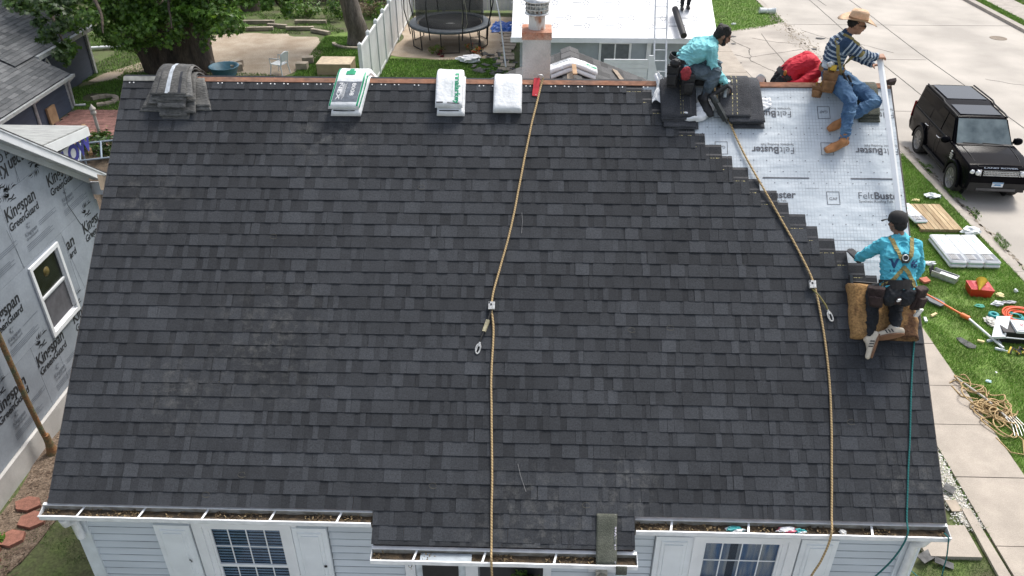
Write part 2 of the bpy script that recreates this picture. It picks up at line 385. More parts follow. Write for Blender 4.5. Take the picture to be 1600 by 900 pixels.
# angular red edging bricks along the mulch bed
M_red = mat('red_paver', (.27,.12,.085), .85, ns=14, na=.18, rnd=.15, fine=.15, fs=80, bump=.3)
bricks = [(-2.60,2.63,-.15,.20),(-2.17,2.83,.5,.21),(-2.37,2.33,.75,.22),(-2.50,1.98,.85,.21),(-2.72,1.72,.6,.2),(-2.62,1.55,.5,.19),(-2.9,1.62,.3,.17)]
for i, (x, y, a, r) in enumerate(bricks):
    p = [(x+r*cos(a+pi/3*k)*(1.0 if k%3 else 1.15)*.75, y+r*sin(a+pi/3*k)*.62, -.01) for k in range(6)]
    q = MB(); q.prism([(x+(a_-x)*1.22, y+(b_-y)*1.22, c_) for a_, b_, c_ in p], (0,0,.075)); q.build('edging_brick', M_red, label=['hexagonal red paver lying alone on the bark mulch','hexagonal red paver half hidden under the gutter corner','red edging paver below the gutter corner, second of the row','red edging paver between mulch and lawn, third of the row','red edging paver beside the green weed clump','red edging paver at the end of the curved row','red edging paver at the left picture edge'][i], cat='paver', group='red pavers edging the mulch bed')
# patio of red bricks behind the left houses
pat = MB(); pat.bb((-10.25,16.4,-.1), (-6.6,19.5,-.004)); pt = pat.build('patio', M_crack, kind='structure')
M_pb = mat('patio_brick', (.20,.10,.085), .85, ns=6, na=.25, fine=.2, fs=40, coords='World', rnd=.2)
q = None; mesh = None
nb = 0
for j in range(14):
    for i in range(19):
        x = -10.2+i*.19+(j%2)*.095; y = 16.45+j*.218
        if nb >= 260 : break
        if mesh is None:
            q = MB(); q.bb((0,0,0),(.18,.208,.03)); mesh = q.mesh('patio_brick', M_pb)
        o = bpy.data.objects.new('brick', mesh); o.location = Vector((x,y,-.003+random.uniform(0,.006)))-wloc(pt); o.parent = pt; COL.objects.link(o); nb += 1
# gravel bed by the sidewalk
q = MB(); poly = [(11.69,4.25),(11.68,3.72),(11.66,3.2),(11.70,2.65),(11.45,2.62),(11.35,3.2),(11.42,3.9)]
slab('gravel_bed', poly, -.05, .012, mat('gravel_base', (.40,.37,.33), .9, ns=30, na=.4, coords='World'), kind='structure')
for i in range(1100):
    x = random.uniform(11.3,11.71); y = random.uniform(2.55,4.7); r = random.uniform(.008,.02)
    q.ell((x+random.gauss(0,.015),y,.016), (r,r*random.uniform(.6,1),r*.6), Matrix.Rotation(random.uniform(0,pi),3,'Z'), 5, 3)
q.build('white_gravel', mat('white_pebble', (.72,.70,.66), .8, ns=5, na=.25, coords='World'), kind='stuff')

# ================================================================ grass
M_turf = mat('turf', (.10,.155,.035), .95, ns=2.2, col2=(.15,.24,.05), fine=.3, fs=30, bump=.5, bs=30, coords='World')
slab('lawn', [(12.84,3.0),(15.745,3.0),(15.745,16.4),(12.84,14.6)], -.05, -.003, M_turf, kind='structure')
slab('lawn', [(10.5,29.7),(12.9,29.7),(13.4,29.75),(14.6,30.3),(15.7,31.1),(15.7,60),(10.5,60)], -.05, -.002, M_turf, kind='structure')
slab('lawn', [(-.68,20),(4.0,20),(4.0,26.2),(-.68,26.2)], -.05, -.001, M_turf, kind='structure')
slab('lawn', [(-3.9,21.6),(-.82,21.6),(-.82,29.2),(-3.9,29.2)], -.05, -.0015, M_turf, kind='structure')
def grass(name, regions, n, h, w, mats, lean=.5, seed=1):
    rg = np.random.RandomState(seed); P = []
    for (x0,x1,y0,y1,fn,wt) in regions:
        k = int(n*wt); x = rg.uniform(x0,x1,k); y = rg.uniform(y0,y1,k)
        ok = np.array([fn(a,b) for a,b in zip(x,y)]); P.append(np.stack([x[ok],y[ok]],1))
    P = np.concatenate(P); k = len(P); a = rg.uniform(0,2*np.pi,k); hh = rg.uniform(.5,1.1,k)*h; ww = w*rg.uniform(.6,1.3,k)
    ln = rg.uniform(0,lean,k)*hh; b = rg.uniform(0,2*np.pi,k)
    base = np.zeros((k,3)); base[:,:2] = P
    d = np.stack([np.cos(a)*ww/2, np.sin(a)*ww/2, np.zeros(k)],1)
    tip = base+np.stack([np.cos(b)*ln, np.sin(b)*ln, hh],1)
    V = np.stack([base-d, base+d, tip],1).reshape(-1,3)
    me = bpy.data.meshes.new(name); me.vertices.add(3*k); me.vertices.foreach_set('co', V.ravel())
    me.loops.add(3*k); me.loops.foreach_set('vertex_index', np.arange(3*k)); me.polygons.add(k)
    me.polygons.foreach_set('loop_start', np.arange(0,3*k,3)); me.polygons.foreach_set('loop_total', np.full(k,3))
    for m in mats: me.materials.append(m)
    me.polygons.foreach_set('material_index', rg.randint(0,len(mats),k)); me.update(calc_edges=True)
    o = bpy.data.objects.new(name, me); COL.objects.link(o); return tag(o, kind='stuff')
MG = [mat('grass_blade_a', (.14,.31,.035), .6, ns=1.2, na=.35, coords='World'), mat('grass_blade_b', (.19,.36,.045), .6, ns=1.0, na=.3, coords='World'), mat('grass_blade_c', (.26,.33,.09), .7, ns=1, na=.3, coords='World')]
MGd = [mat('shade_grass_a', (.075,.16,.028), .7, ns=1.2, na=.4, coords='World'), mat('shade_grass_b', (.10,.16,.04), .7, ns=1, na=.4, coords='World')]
def notdirt(x, y): return noise.noise(Vector((x*.7, y*.7, 5))) > -.28
def strip(x, y):
    if x < 12.82+.12*abs(noise.noise(Vector((y*1.5,0,3)))): return False
    return noise.noise(Vector((x*1.3,y*1.3,9))) > -.30 or random.random() < .45
grass('street_lawn', [(12.82,15.76,3.5,16.6,strip,1)], 170000, .055, .010, MG, .9, 3)
def inpoly(px, py, poly):
    c = False; n = len(poly)
    for i in range(n):
        x1,y1 = poly[i]; x2,y2 = poly[(i+1)%n]
        if (y1 > py) != (y2 > py) and px < (x2-x1)*(py-y1)/(y2-y1)+x1: c = not c
    return c
lawnB = [(10.5,29.7),(12.9,29.7),(13.4,29.75),(14.6,30.3),(16.05,31.4),(16.1,33.4),(15.75,34),(15.75,60),(10.5,60)]
grass('rear_corner_lawn', [(10.5,16.1,29.6,48,lambda x,y: inpoly(x,y,lawnB),1)], 60000, .07, .022, MG, .9, 4)
def backl(x, y):
    if x < -.85 and x > -3.8: return y < 29
    return True
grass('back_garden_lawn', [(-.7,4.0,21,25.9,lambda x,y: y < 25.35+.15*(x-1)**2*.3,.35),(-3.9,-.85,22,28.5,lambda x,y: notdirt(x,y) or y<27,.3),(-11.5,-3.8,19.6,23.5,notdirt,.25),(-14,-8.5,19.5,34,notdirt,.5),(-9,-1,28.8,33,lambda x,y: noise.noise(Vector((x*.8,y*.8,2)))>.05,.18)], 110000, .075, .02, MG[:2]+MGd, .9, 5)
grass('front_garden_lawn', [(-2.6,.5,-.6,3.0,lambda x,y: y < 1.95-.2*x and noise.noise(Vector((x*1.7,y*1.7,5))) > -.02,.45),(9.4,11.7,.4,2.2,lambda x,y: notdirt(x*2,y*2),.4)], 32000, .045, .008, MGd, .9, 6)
grass('far_verge_grass', [(26.4,26.9,20,60,lambda x,y: random.random()<.7,.5),(28.3,31,25,60,lambda x,y: True,1)], 50000, .09, .03, MG, .9, 7)
grass('kerb_weeds', [(15.98,16.25,7,16.5,lambda x,y: noise.noise(Vector((x*2,y*1.1,1)))>.12,1),(11.4,11.72,2.4,4.9,lambda x,y: random.random()<.12,1)], 9000, .06, .012, MG[:2]+MGd, 1.2, 8)
# ================================================================ our house
house = thing('house', (4.6, 4.0, 0), 'pale blue-grey single storey house with dark charcoal shingle roof being reroofed', 'house')
HW0, HW1, WY = .08, 9.13, .15
RW = 9.21
# roof deck (front and back slopes, porch extension), wood edge
M_deck = mat('roof_sheathing', (.36,.22,.15), .85, ns=8, na=.3, fine=.2, fs=40)
d = MB()
t = .05
A = [RF(0,0,-t-.004), RF(RW,0,-t-.004), RF(RW,SL,-t-.004), RF(0,SL,-t-.004)]
d.hexa([RF(0,0,-t), RF(RW,0,-t), RF(RW,SL,-t), RF(0,SL,-t), RF(0,0,-.004), RF(RW,0,-.004), RF(RW,SL,-.004), RF(0,SL,-.004)])
d.hexa([RF(3.395,-.33,-t), RF(6.07,-.33,-t), RF(6.07,-.001,-t), RF(3.395,-.001,-t), RF(3.395,-.33,-.004), RF(6.07,-.33,-.004), RF(6.07,-.001,-.004), RF(3.395,-.001,-.004)])
def BF(x, s, n=0): return Vector((x, 2*RIDGE.y-s*CT+n*ST, EZ+s*ST+n*CT))
d.hexa([BF(0,0,-t), BF(0,SL-.003,-t), BF(RW,SL-.003,-t), BF(RW,0,-t), BF(0,0,0), BF(0,SL-.003,0), BF(RW,SL-.003,0), BF(RW,0,0)])
roof = d.build('roof', M_deck, house)
# ---- shingles
M_sh = shingle_mat('charcoal_granules', (.020,.0215,.0245,1), (.058,.063,.071,1))
E0 = SL/35; HH = .337
def shingle_mesh(name, L, seed, teeth=None, height=HH, tonebase=.12):
    rg = random.Random(seed); m = MB(); tone = []
    TL, TB = .0055, .0050        # butt thickness of tooth and base layers
    z0 = .0165
    def zb(d_): return z0*(1-d_/HH)      # top plane of base
    g = .0015
    def slabf(x0,x1,d0,d1,za,zb_,th0,tv,mi=0):
        P = [Vector((x0,d0,za-th0)), Vector((x1,d0,za-th0)), Vector((x1,d1,zb_-th0*.3)), Vector((x0,d1,zb_-th0*.3)), Vector((x0,d0,za)), Vector((x1,d0,za)), Vector((x1,d1,zb_)), Vector((x0,d1,zb_))]
        m.hexa(P, mi); tone.extend([tv]*6)
    slabf(g, L-g, 0, height, zb(0), zb(height)+.001, TB, tonebase+.08+rg.uniform(-.04,.08))
    x = rg.uniform(-.12,.08)
    while x < L:
        w = rg.choice([.06,.08,.10,.12,.15,.18,.22]); gap = rg.choice([0,0,.04,.06,.09,.12])
        a, b = max(x,g), min(x+w, L-g)
        if b-a > .02:
            slabf(a, b, -.0005, min(E0+.012,height), zb(0)+.0042, zb(E0)+.0028, .003, rg.choice([.28,.34,.40,.44,.48,.52,.58,.68])*rg.uniform(.9,1.1))
        x += w+gap+.002
    if height > .2:
        slabf(g, L-g, .193, .215, zb(.193)+.0022, zb(.215)+.0018, .001, 0, 2)
        x = .01
        while x < L-.06:
            slabf(x, x+.045, .158, .164, zb(.158)+.0024, zb(.164)+.0022, .001, 0, 1); x += .06
        slabf(g, L-g, .305, .332, zb(.305)+.0022, zb(.332)+.0018, .001, 0, 2)
    me = m.mesh(name, [M_sh, M_yel, M_tar])
    at = me.attributes.new('tone', 'FLOAT', 'FACE'); at.data.foreach_set('value', [max(0,min(1,v)) for v in tone]); return me
LSH = 1.06
full = [shingle_mesh('shingle', LSH, 100+i) for i in range(26)]
fullr = [shingle_mesh('shingle', LSH, 300+i, height=.15) for i in range(4)]
def xend(s): return min(RW, 6.76+(4.3-s)*1.053) if s > 1.9 else RW
SH = []       # (mesh, x, s)
for r in range(-2, 35):
    s = r*E0
    x0, x1 = (0, RW) if r >= 0 else (3.395, 6.07)
    if s > 1.9: x1 = min(RW, xend(s+E0*.5)+.02*sin(r*3.1))
    off = (r*.17+.05*sin(r*1.7)) % LSH
    x = x0-off if off > .05 else x0
    h = HH if s+HH < SL-.02 else SL-.02-s
    while x < x1-.01:
        a, b = max(x, x0), min(x+LSH, x1)
        if b-a < .09 and a > x0: b = min(x1, a+.09)
        if b-a > .02:
            if b-a > LSH-.005 and h == HH: me = random.choice(full)
            else: me = shingle_mesh('shingle', b-a, random.randint(0,9999), height=max(h,.06))
            SH.append((me, a, s, b-a))
        x += LSH
# starter strip on the porch
SH.append((shingle_mesh('shingle', 1.33, 5, height=.10), 3.395, -.33, 1.33)); SH.append((shingle_mesh('shingle', 1.345, 6, height=.10), 4.725, -.33, 1.345))
print('shingles', len(SH))
order = sorted(range(len(SH)), key=lambda i: -(SH[i][3])*(1.6-SH[i][2]/SL))
wl_ = wloc(roof); keep = set(order[:300]); rest = []
for i, (me, a, s, L_) in enumerate(SH):
    if i in keep:
        o = bpy.data.objects.new('shingle', me); COL.objects.link(o); o.parent = roof
        o.location = RF(a, s, .0035)-wl_; o.rotation_euler = (TH-random.uniform(-.001,.010), random.uniform(-.0012,.0012), random.uniform(-.0025,.0025))
    else: rest.append((me, a, s))
if rest:
    V, F, MI, T = [], [], [], []; R = Matrix.Rotation(TH, 3, 'X')
    for me, a, s in rest:
        o = len(V); P = RF(a, s, .0035)-wl_
        V += [tuple(R @ v.co + P) for v in me.vertices]; F += [tuple(i+o for i in p.vertices) for p in me.polygons]
        MI += [p.material_index for p in me.polygons]; T += [x.value for x in me.attributes['tone'].data]
    me = bpy.data.meshes.new('shingle_offcut'); me.from_pydata(V, [], F)
    for m_ in (M_sh, M_yel, M_tar): me.materials.append(m_)
    me.polygons.foreach_set('material_index', MI); me.attributes.new('tone','FLOAT','FACE').data.foreach_set('value', T)
    o = bpy.data.objects.new('shingle_offcut', me); COL.objects.link(o); o.parent = roof; tag(o, kind='stuff')
# ---- ridge edge: bare board, pale board, felt nails
M_ridge = mat('bare_ridge_wood', (.42,.20,.12), .85, ns=9, col2=(.30,.17,.12), stretch=(.5,1,1), fine=.25, fs=30)
q = MB(); q.hexa([RF(.45,4.955,.0), RF(RW-.05,4.955,.0), RF(RW-.05,SL+.0,.0), RF(.45,SL,.0), RF(.45,4.955,.024), RF(RW-.05,4.955,.024), RF(RW-.05,SL+.01,.030), RF(.45,SL+.01,.030)])
q.build('ridge_board', M_ridge, roof)
q = MB(); q.hexa([RF(.0,4.95,.0), RF(.445,4.955,.0), RF(.445,SL,.0), RF(.0,SL,.0), RF(.0,4.95,.028), RF(.445,4.955,.028), RF(.445,SL+.01,.034), RF(.0,SL+.01,.034)])
q.build('ridge_board', mat('pale_board', (.34,.34,.31), .8, ns=9, na=.3), roof, label='short pale grey board at the left end of the ridge')
q = MB(); x = .08
while x < 7.0:
    for dx in (0, .05):
        if x+dx < xend(4.93)+.4: q.lathe(RF(x+dx, 4.93+random.uniform(-.004,.004), .02), [(.009,0),(.009,.003),(0,.005)], 8, M=Matrix.Rotation(TH,3,'X'))
    x += random.choice([.16,.24,.30])
q.build('nail_heads', mat('white_nail_cap', (.8,.8,.8), .5), roof, kind='stuff')
# ---- synthetic felt underlayment on the bare part
def felt_mat():
    m = bpy.data.materials.new('grey_felt'); m.use_nodes = True; nt = m.node_tree; L = nt.links; b = nt.nodes['Principled BSDF']
    b.inputs['Roughness'].default_value = .6; b.inputs['Specular IOR Level'].default_value = .4
    uv = nd(nt, 'ShaderNodeAttribute', attribute_name='xs'); sp = nd(nt, 'ShaderNodeSeparateXYZ'); L.new(uv.outputs['Vector'], sp.inputs[0])
    def grid(out, per, wd):
        a = nd(nt, 'ShaderNodeMath', operation='DIVIDE'); L.new(out, a.inputs[0]); a.inputs[1].default_value = per
        f = nd(nt, 'ShaderNodeMath', operation='FRACT'); L.new(a.outputs[0], f.inputs[0])
        c = nd(nt, 'ShaderNodeMath', operation='LESS_THAN'); L.new(f.outputs[0], c.inputs[0]); c.inputs[1].default_value = wd; return c.outputs[0]
    g1, g2 = grid(sp.outputs['X'], .038, .16), grid(sp.outputs['Y'], .042, .14)
    mxm = nd(nt, 'ShaderNodeMath', operation='MAXIMUM'); L.new(g1, mxm.inputs[0]); L.new(g2, mxm.inputs[1])
    no = nd(nt, 'ShaderNodeTexNoise'); no.inputs['Scale'].default_value = 2.5; L.new(uv.outputs['Vector'], no.inputs['Vector'])
    mr = nd(nt, 'ShaderNodeMapRange'); mr.inputs['From Min'].default_value = .35; mr.inputs['From Max'].default_value = .6; mr.inputs['To Min'].default_value = .05; mr.inputs['To Max'].default_value = .42
    L.new(no.outputs['Fac'], mr.inputs['Value'])
    mu = nd(nt, 'ShaderNodeMath', operation='MULTIPLY'); L.new(mxm.outputs[0], mu.inputs[0]); L.new(mr.outputs[0], mu.inputs[1])
    n2 = nd(nt, 'ShaderNodeTexNoise'); n2.inputs['Scale'].default_value = 14; n2.inputs['Detail'].default_value = 6; L.new(uv.outputs['Vector'], n2.inputs['Vector'])
    m0 = nd(nt, 'ShaderNodeMix', data_type='RGBA'); m0.inputs['A'].default_value = (.50,.555,.60,1); m0.inputs['B'].default_value = (.62,.675,.715,1); L.new(n2.outputs['Fac'], m0.inputs['Factor'])
    m1 = nd(nt, 'ShaderNodeMix', data_type='RGBA'); L.new(m0.outputs['Result'], m1.inputs['A']); m1.inputs['B'].default_value = (.20,.22,.25,1)
    L.new(mu.outputs[0], m1.inputs['Factor']); L.new(m1.outputs['Result'], b.inputs['Base Color'])
    n3 = nd(nt, 'ShaderNodeTexNoise'); n3.inputs['Scale'].default_value = 20; n3.inputs['Detail'].default_value = 4; L.new(uv.outputs['Vector'], n3.inputs['Vector'])
    bp = nd(nt, 'ShaderNodeBump'); bp.inputs['Strength'].default_value = .35; bp.inputs['Distance'].default_value = .01; L.new(n3.outputs['Fac'], bp.inputs['Height']); L.new(bp.outputs[0], b.inputs['Normal'])
    return m
M_felt = felt_mat()
def felt_n(x, s):
    h = .006*noise.noise(Vector((x*1.6, s*7, 1)))+.005*noise.noise(Vector((x*5, s*14, 2)))
    for sc, a in ((3.05,.006),(4.02,.004),(2.75,.007),(3.9,.004),(4.7,.005)):
        h += a*math.exp(-((s-sc-.05*sin(x*2+sc))/.018)**2)*(.5+.5*sin(x*3.1+sc*7))
    w = max(0, min(1, (x-xend(s)-.16)/.25)); return .0015+w*(.0055+.8*h)
x0, x1, s0, s1 = 6.0, RW-.005, 1.7, SL-.05
nu, nv = 150, 190; V = []; XS = []
for i in range(nu+1):
    for j in range(nv+1):
        x, s = x0+(x1-x0)*i/nu, s0+(s1-s0)*j/nv; V.append(RF(x,s,felt_n(x,s)-.003)-wl_); XS += [x,s,0]
F = [(i*(nv+1)+j, (i+1)*(nv+1)+j, (i+1)*(nv+1)+j+1, i*(nv+1)+j+1) for i in range(nu) for j in range(nv)]
# only where shingles are not laid
F = [f for f in F if XS[3*f[0]] > xend(XS[3*f[0]+1])-.45 or XS[3*f[0]+1] > 4.6]
me = bpy.data.meshes.new('felt_underlayment'); me.from_pydata([tuple(v) for v in V], [], F); me.materials.append(M_felt)
me.polygons.foreach_set('use_smooth', [True]*len(F)); me.attributes.new('xs','FLOAT_VECTOR','POINT').data.foreach_set('vector', XS)
felt = bpy.data.objects.new('felt_underlayment', me); COL.objects.link(felt); felt.parent = house; felt.location = wl_-wloc(house); tag(felt, label='pale grey printed synthetic underlayment')
M_print = mat('grey_print', (.10,.105,.12), .7, ns=40, na=.3)
def FT(x, s): return RF(x, s, felt_n(x,s)+.0008)
def roofprint(name, items, parent):
    q = MB(); [f(q) for f in items]; return q.build(name, M_print, parent)
def feltbuster(x, s, flip):
    fn = (lambda u,v: FT(x+u, s+v)) if not flip else (lambda u,v: FT(x-u, s-v))
    def f(q):
        w = put_text(q, 'Felt', height=.083, fn=fn, bold=-.012)
        put_text(q, 'Buster', height=.083, fn=lambda u,v: fn(w+.012+u, v), bold=.022)
        put_text(q, 'Synthetic Roofing Felt', width=.38, fn=lambda u,v: fn(u, -.045+v))
    return f
def gaf(x, s, flip):
    fn = (lambda u,v: FT(x+u, s+v)) if not flip else (lambda u,v: FT(x-u, s-v))
    def f(q):
        w, h, t_ = .145, .16, .006
        for a, b in (((0,0),(w,t_)),((0,h-t_),(w,h)),((0,0),(t_,h)),((w-t_,0),(w,h))):
            q.add([fn(a[0],a[1]), fn(b[0],a[1]), fn(b[0],b[1]), fn(a[0],b[1])], [(0,1,2,3)])
        put_text(q, 'GAF', width=.09, fn=lambda u,v: fn(.028+u, .055+v))
    return f
PR = 1.20
for k in range(2):
    roofprint('printed_lettering', [feltbuster(8.69-k*PR, 3.535, False)], felt)
    roofprint('printed_logo', [gaf(8.33-k*PR, 3.46, False)], felt)
for s in (4.15, 4.62):
    for xe in (8.005, 9.205):
        if xe < 9.2 or True:
            xx = min(xe, 9.20); roofprint('printed_lettering', [feltbuster(xx, s+.02, True)], felt)
    for xe in (8.46, 7.24): roofprint('printed_logo', [gaf(xe, s+.085, True)], felt)
def dots(q):
    for s in (2.62,2.9,3.22,3.33,3.72,3.86,4.0,4.34,4.42,4.82):
        x = max(6.1, xend(s)+.05)+.04*sin(s*9)
        while x < 9.12:
            q.add([FT(x-.006,s-.004), FT(x+.008,s-.003), FT(x+.006,s+.006), FT(x-.005,s+.005)], [(0,1,2,3)]); x += .148
    for a, b, s in ((7.62,8.15,3.775),(8.62,9.16,3.775),(7.5,9.15,3.655),(8.25,9.1,3.03)):
        for (c, e, w) in ((a,b,.016 if s == 3.775 else .003),):
            x = c
            while x < e-.02:
                x2 = min(x+.05, e)
                if x > xend(s)+.02 and (s == 3.775 or noise.noise(Vector((x*4,s,0))) > -.1): q.add([FT(x,s), FT(x2,s), FT(x2,s+w), FT(x,s+w)], [(0,1,2,3)])
                x = x2
roofprint('printed_marks', [dots], felt)
# rake edge metal
for xx in (-.012, RW+.0):
    q = MB(); q.hexa([RF(xx,0,-.09), RF(xx+.012,0,-.09), RF(xx+.012,SL,-.09), RF(xx,SL,-.09), RF(xx,0,.004), RF(xx+.012,0,.004), RF(xx+.012,SL,.004), RF(xx,SL,.004)])
    q.build('rake_trim', mat('brown_drip_edge', (.10,.085,.075), .6), house)
M_lap = mat('lap_shade', (.33,.37,.40), .8, ns=4, na=.3)  # shade line of each siding lap, painted as a darker strip
# ---- walls
q = MB(); q.bb((HW0+.02,WY+.03,.35), (HW1-.02,2*RIDGE.y-WY,2.93))
for xx in (HW0+.02, HW1-.08):
    q.prism([(xx,WY+.05,2.931),(xx,2*RIDGE.y-WY,2.931),(xx,RIDGE.y,6.15)], (.06,0,0))
q.build('wall', M_siding, house)
q = MB(); q.bb((HW0+.05,WY+.05,-.2), (HW1-.05,2*RIDGE.y-WY-.05,.349)); q.build('foundation', M_kerb, house)
segs = [(.21,.945),(2.83,3.62),(5.18,6.34),(8.275,8.95)]
nb = 0; z = .36
M_trim2 = mat('bright_vinyl', (.84,.86,.87), .4, ns=3, na=.05)
while z < 2.80:
    for k, (a, b) in enumerate(segs):
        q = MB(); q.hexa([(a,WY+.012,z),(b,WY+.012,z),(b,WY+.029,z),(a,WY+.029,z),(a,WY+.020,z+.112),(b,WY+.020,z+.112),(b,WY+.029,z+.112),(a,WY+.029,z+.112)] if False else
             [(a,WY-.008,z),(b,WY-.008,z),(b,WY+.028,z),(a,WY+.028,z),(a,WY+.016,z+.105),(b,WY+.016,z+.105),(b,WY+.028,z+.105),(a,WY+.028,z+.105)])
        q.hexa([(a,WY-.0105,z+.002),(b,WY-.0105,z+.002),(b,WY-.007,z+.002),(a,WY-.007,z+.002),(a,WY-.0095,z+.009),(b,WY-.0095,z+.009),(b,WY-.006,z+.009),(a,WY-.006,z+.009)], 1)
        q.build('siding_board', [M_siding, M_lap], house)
    z += .112
for a, b in ((.065,.21),(8.95,9.145)):
    q = MB(); q.bb((a,WY-.03,.36),(b,WY+.03,2.92)); q.build('corner_board', mat('corner_board', (.70,.75,.78), .5, ns=5, na=.1), house)
q = MB(); q.bb((-.01,.004,2.80),(3.39,.02,2.96)); q.bb((-.01,.021,2.80),(3.39,WY-.032,2.82)); q.bb((6.075,.004,2.80),(RW,.02,2.96)); q.bb((6.075,.021,2.80),(RW,WY-.032,2.82))
q.bb((3.395,-.257,2.58),(6.07,-.24,2.75)); q.bb((3.395,-.239,2.58),(6.07,WY-.032,2.60)); q.bb((3.395,-.239,2.601),(3.41,WY-.032,2.80)); q.bb((6.055,-.239,2.601),(6.07,WY-.032,2.80))
q.build('fascia', M_trim, house)
# ---- windows
def window(x0, x1, ztop, zbot, curt, lab):
    w = MB(); y = WY
    for k, (o, p, dd) in enumerate(((.17,.115,-.035),(.115,.055,-.055),(.055,0,-.030))):
        for a, b in (((x0-o,ztop+p),(x1+o,ztop+o)),((x0-o,zbot-o),(x1+o,zbot-p)),((x0-o,zbot-p),(x0-p,ztop+p)),((x1+p,zbot-p),(x1+o,ztop+p))):
            w.bb((a[0],y+dd,a[1]), (b[0],y+.03,b[1]))
    fr = w.build('window', M_trim2, house, label=lab)
    zm = (ztop+zbot)/2
    q = MB()
    for za, zb_, dy in ((zm,ztop,.0),(zbot,zm,.012)):
        q.bb((x0,y+dy-.02,za),(x1,y+dy+.0,za+.035)); q.bb((x0,y+dy-.02,zb_-.02),(x1,y+dy,zb_)); q.bb((x0,y+dy-.019,za+.036),(x0+.025,y+dy,zb_-.021)); q.bb((x1-.025,y+dy-.019,za+.036),(x1,y+dy,zb_-.021))
    q.build('sash', M_trim2, fr)
    q = MB()
    for za, zb_, dy in ((zm+.035,ztop-.02,.004),(zbot+.035,zm-.02,.016)):
        for i in range(1,4): q.bb((x0+(x1-x0)*i/4-.006,y+dy-.012,za),(x0+(x1-x0)*i/4+.006,y+dy-.004,zb_))
        q.bb((x0+.02,y+dy-.0125,(za+zb_)/2-.006),(x1-.02,y+dy-.0045,(za+zb_)/2+.006))
    q.build('muntins', M_trim2, fr)
    gl = mat('clear_pane', (.02,.05,.09), .04, ns=1, na=.1, alpha=.30, spec=.6)
    for za, zb_, dy in ((zm+.036,ztop-.021,.002),(zbot+.036,zm-.021,.014)):
        q = MB(); q.bb((x0+.026,y+dy-.003,za),(x1-.026,y+dy+.001,zb_)); q.build('pane', gl, fr)
    q = MB()
    if curt:
        n = 90
        for cx0, cx1 in ((x0+.01,x0+(x1-x0)*.36),(x0+(x1-x0)*.46,x1-.01)):
            q.sheet(lambda u,v: (Vector((cx0+(cx1-cx0)*u, y+.021+.0035*sin(u*40+sin(u*9)), zbot+(ztop-zbot)*v)), Vector((0,1,0))), n, 1)
        q.build('curtain', mat('blue_curtain', (.75,.80,.80), .9, ns=3, col2=(.10,.28,.60), stretch=(6,1,.6)), fr)
    else:
        zz = ztop-.02
        while zz > zbot+.02:
            q.add([(x0+.02,y+.018,zz),(x1-.02,y+.018,zz),(x1-.02,y+.026,zz-.034),(x0+.02,y+.026,zz-.034)], [(0,1,2,3)]); zz -= .046
        q.build('blind', mat('blind_slats', (.42,.62,.88), .6), fr)
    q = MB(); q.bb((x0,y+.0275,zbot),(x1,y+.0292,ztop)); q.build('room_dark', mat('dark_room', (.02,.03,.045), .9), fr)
window(1.53, 2.33, 2.53, 1.28, False, 'white framed window with horizontal blinds')
window(6.865, 7.70, 2.49, 1.24, True, 'white framed window with blue curtains')
M_shut = mat('white_shutter', (.80,.84,.86), .5, ns=4, na=.05)
for x0, x1 in ((.95,1.352),(2.45,2.825),(6.352,6.735),(7.885,8.27)):
    if x0 < 1: x1 = 1.34
    q = MB(); z0, z1 = 1.12, 2.58
    q.bb((x0,WY-.045,z0),(x1,WY-.012,z1))
    sh = q.build('shutter', M_shut, house)
    for a, b in ((z0+.06,z0+.60),(z0+.67,z1-.06)):
        for o, dd in ((0.05,.012),(.085,.022)):
            q = MB(); q.hexa([(x0+o,WY-.045,a+o-.05),(x1-o,WY-.045,a+o-.05),(x1-o,WY-.045,b-o+.05),(x0+o,WY-.045,b-o+.05),
                              (x0+o+.012,WY-.045-dd,a+o-.038),(x1-o-.012,WY-.045-dd,a+o-.038),(x1-o-.012,WY-.045-dd,b-o+.038),(x0+o+.012,WY-.045-dd,b-o+.038)])
            q.build('panel', M_shut, sh)
q = MB()
for k in range(3): q.tube([(2.74+.0,WY-.06,2.0-k*.012),(2.755,WY-.075,2.0+.02-k*.012),(2.77,WY-.06,2.005-k*.012)], .004, 5)
q.tube([(1.24,WY-.06,2.04),(1.255,WY-.075,2.07),(1.27,WY-.07,2.03),(1.26,WY-.06,2.01)], .005, 5)
q.build('shutter_dog', M_black, house)
# ---- door area: white storm door, dark porch opening
q = MB()
for a, b in (((3.63,.3),(3.74,2.44)),((4.30,.3),(4.44,2.44)),((3.741,2.30),(4.299,2.44))): q.bb((a[0],WY-.03,a[1]),(b[0],WY+.02,b[1]))
dr = q.build('door', M_trim, house, label='white front door with a dark glazed panel')
q = MB(); q.bb((3.745,WY-.005,.3),(4.295,WY+.015,2.295)); q.build('door_leaf', mat('door_leaf', (.62,.68,.71), .5), dr)
q = MB(); q.bb((3.82,WY-.025,1.2),(4.22,WY-.006,2.10)); q.build('door_glass', M_black, dr)
q = MB(); q.ell((3.70,WY-.07,2.06),(.025,.03,.03)); q.tube([(3.70,WY-.04,2.1),(3.70,WY-.09,2.08),(3.715,WY-.10,2.02)],.006,6); q.build('door_bell', mat('chrome',(.7,.72,.75),.2,1.0), dr)
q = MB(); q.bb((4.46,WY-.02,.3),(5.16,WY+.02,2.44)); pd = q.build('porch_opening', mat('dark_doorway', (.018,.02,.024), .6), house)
q = MB(); q.bb((5.161,WY-.03,.3),(5.25,WY+.02,2.44)); q.build('corner_board', M_trim, house)
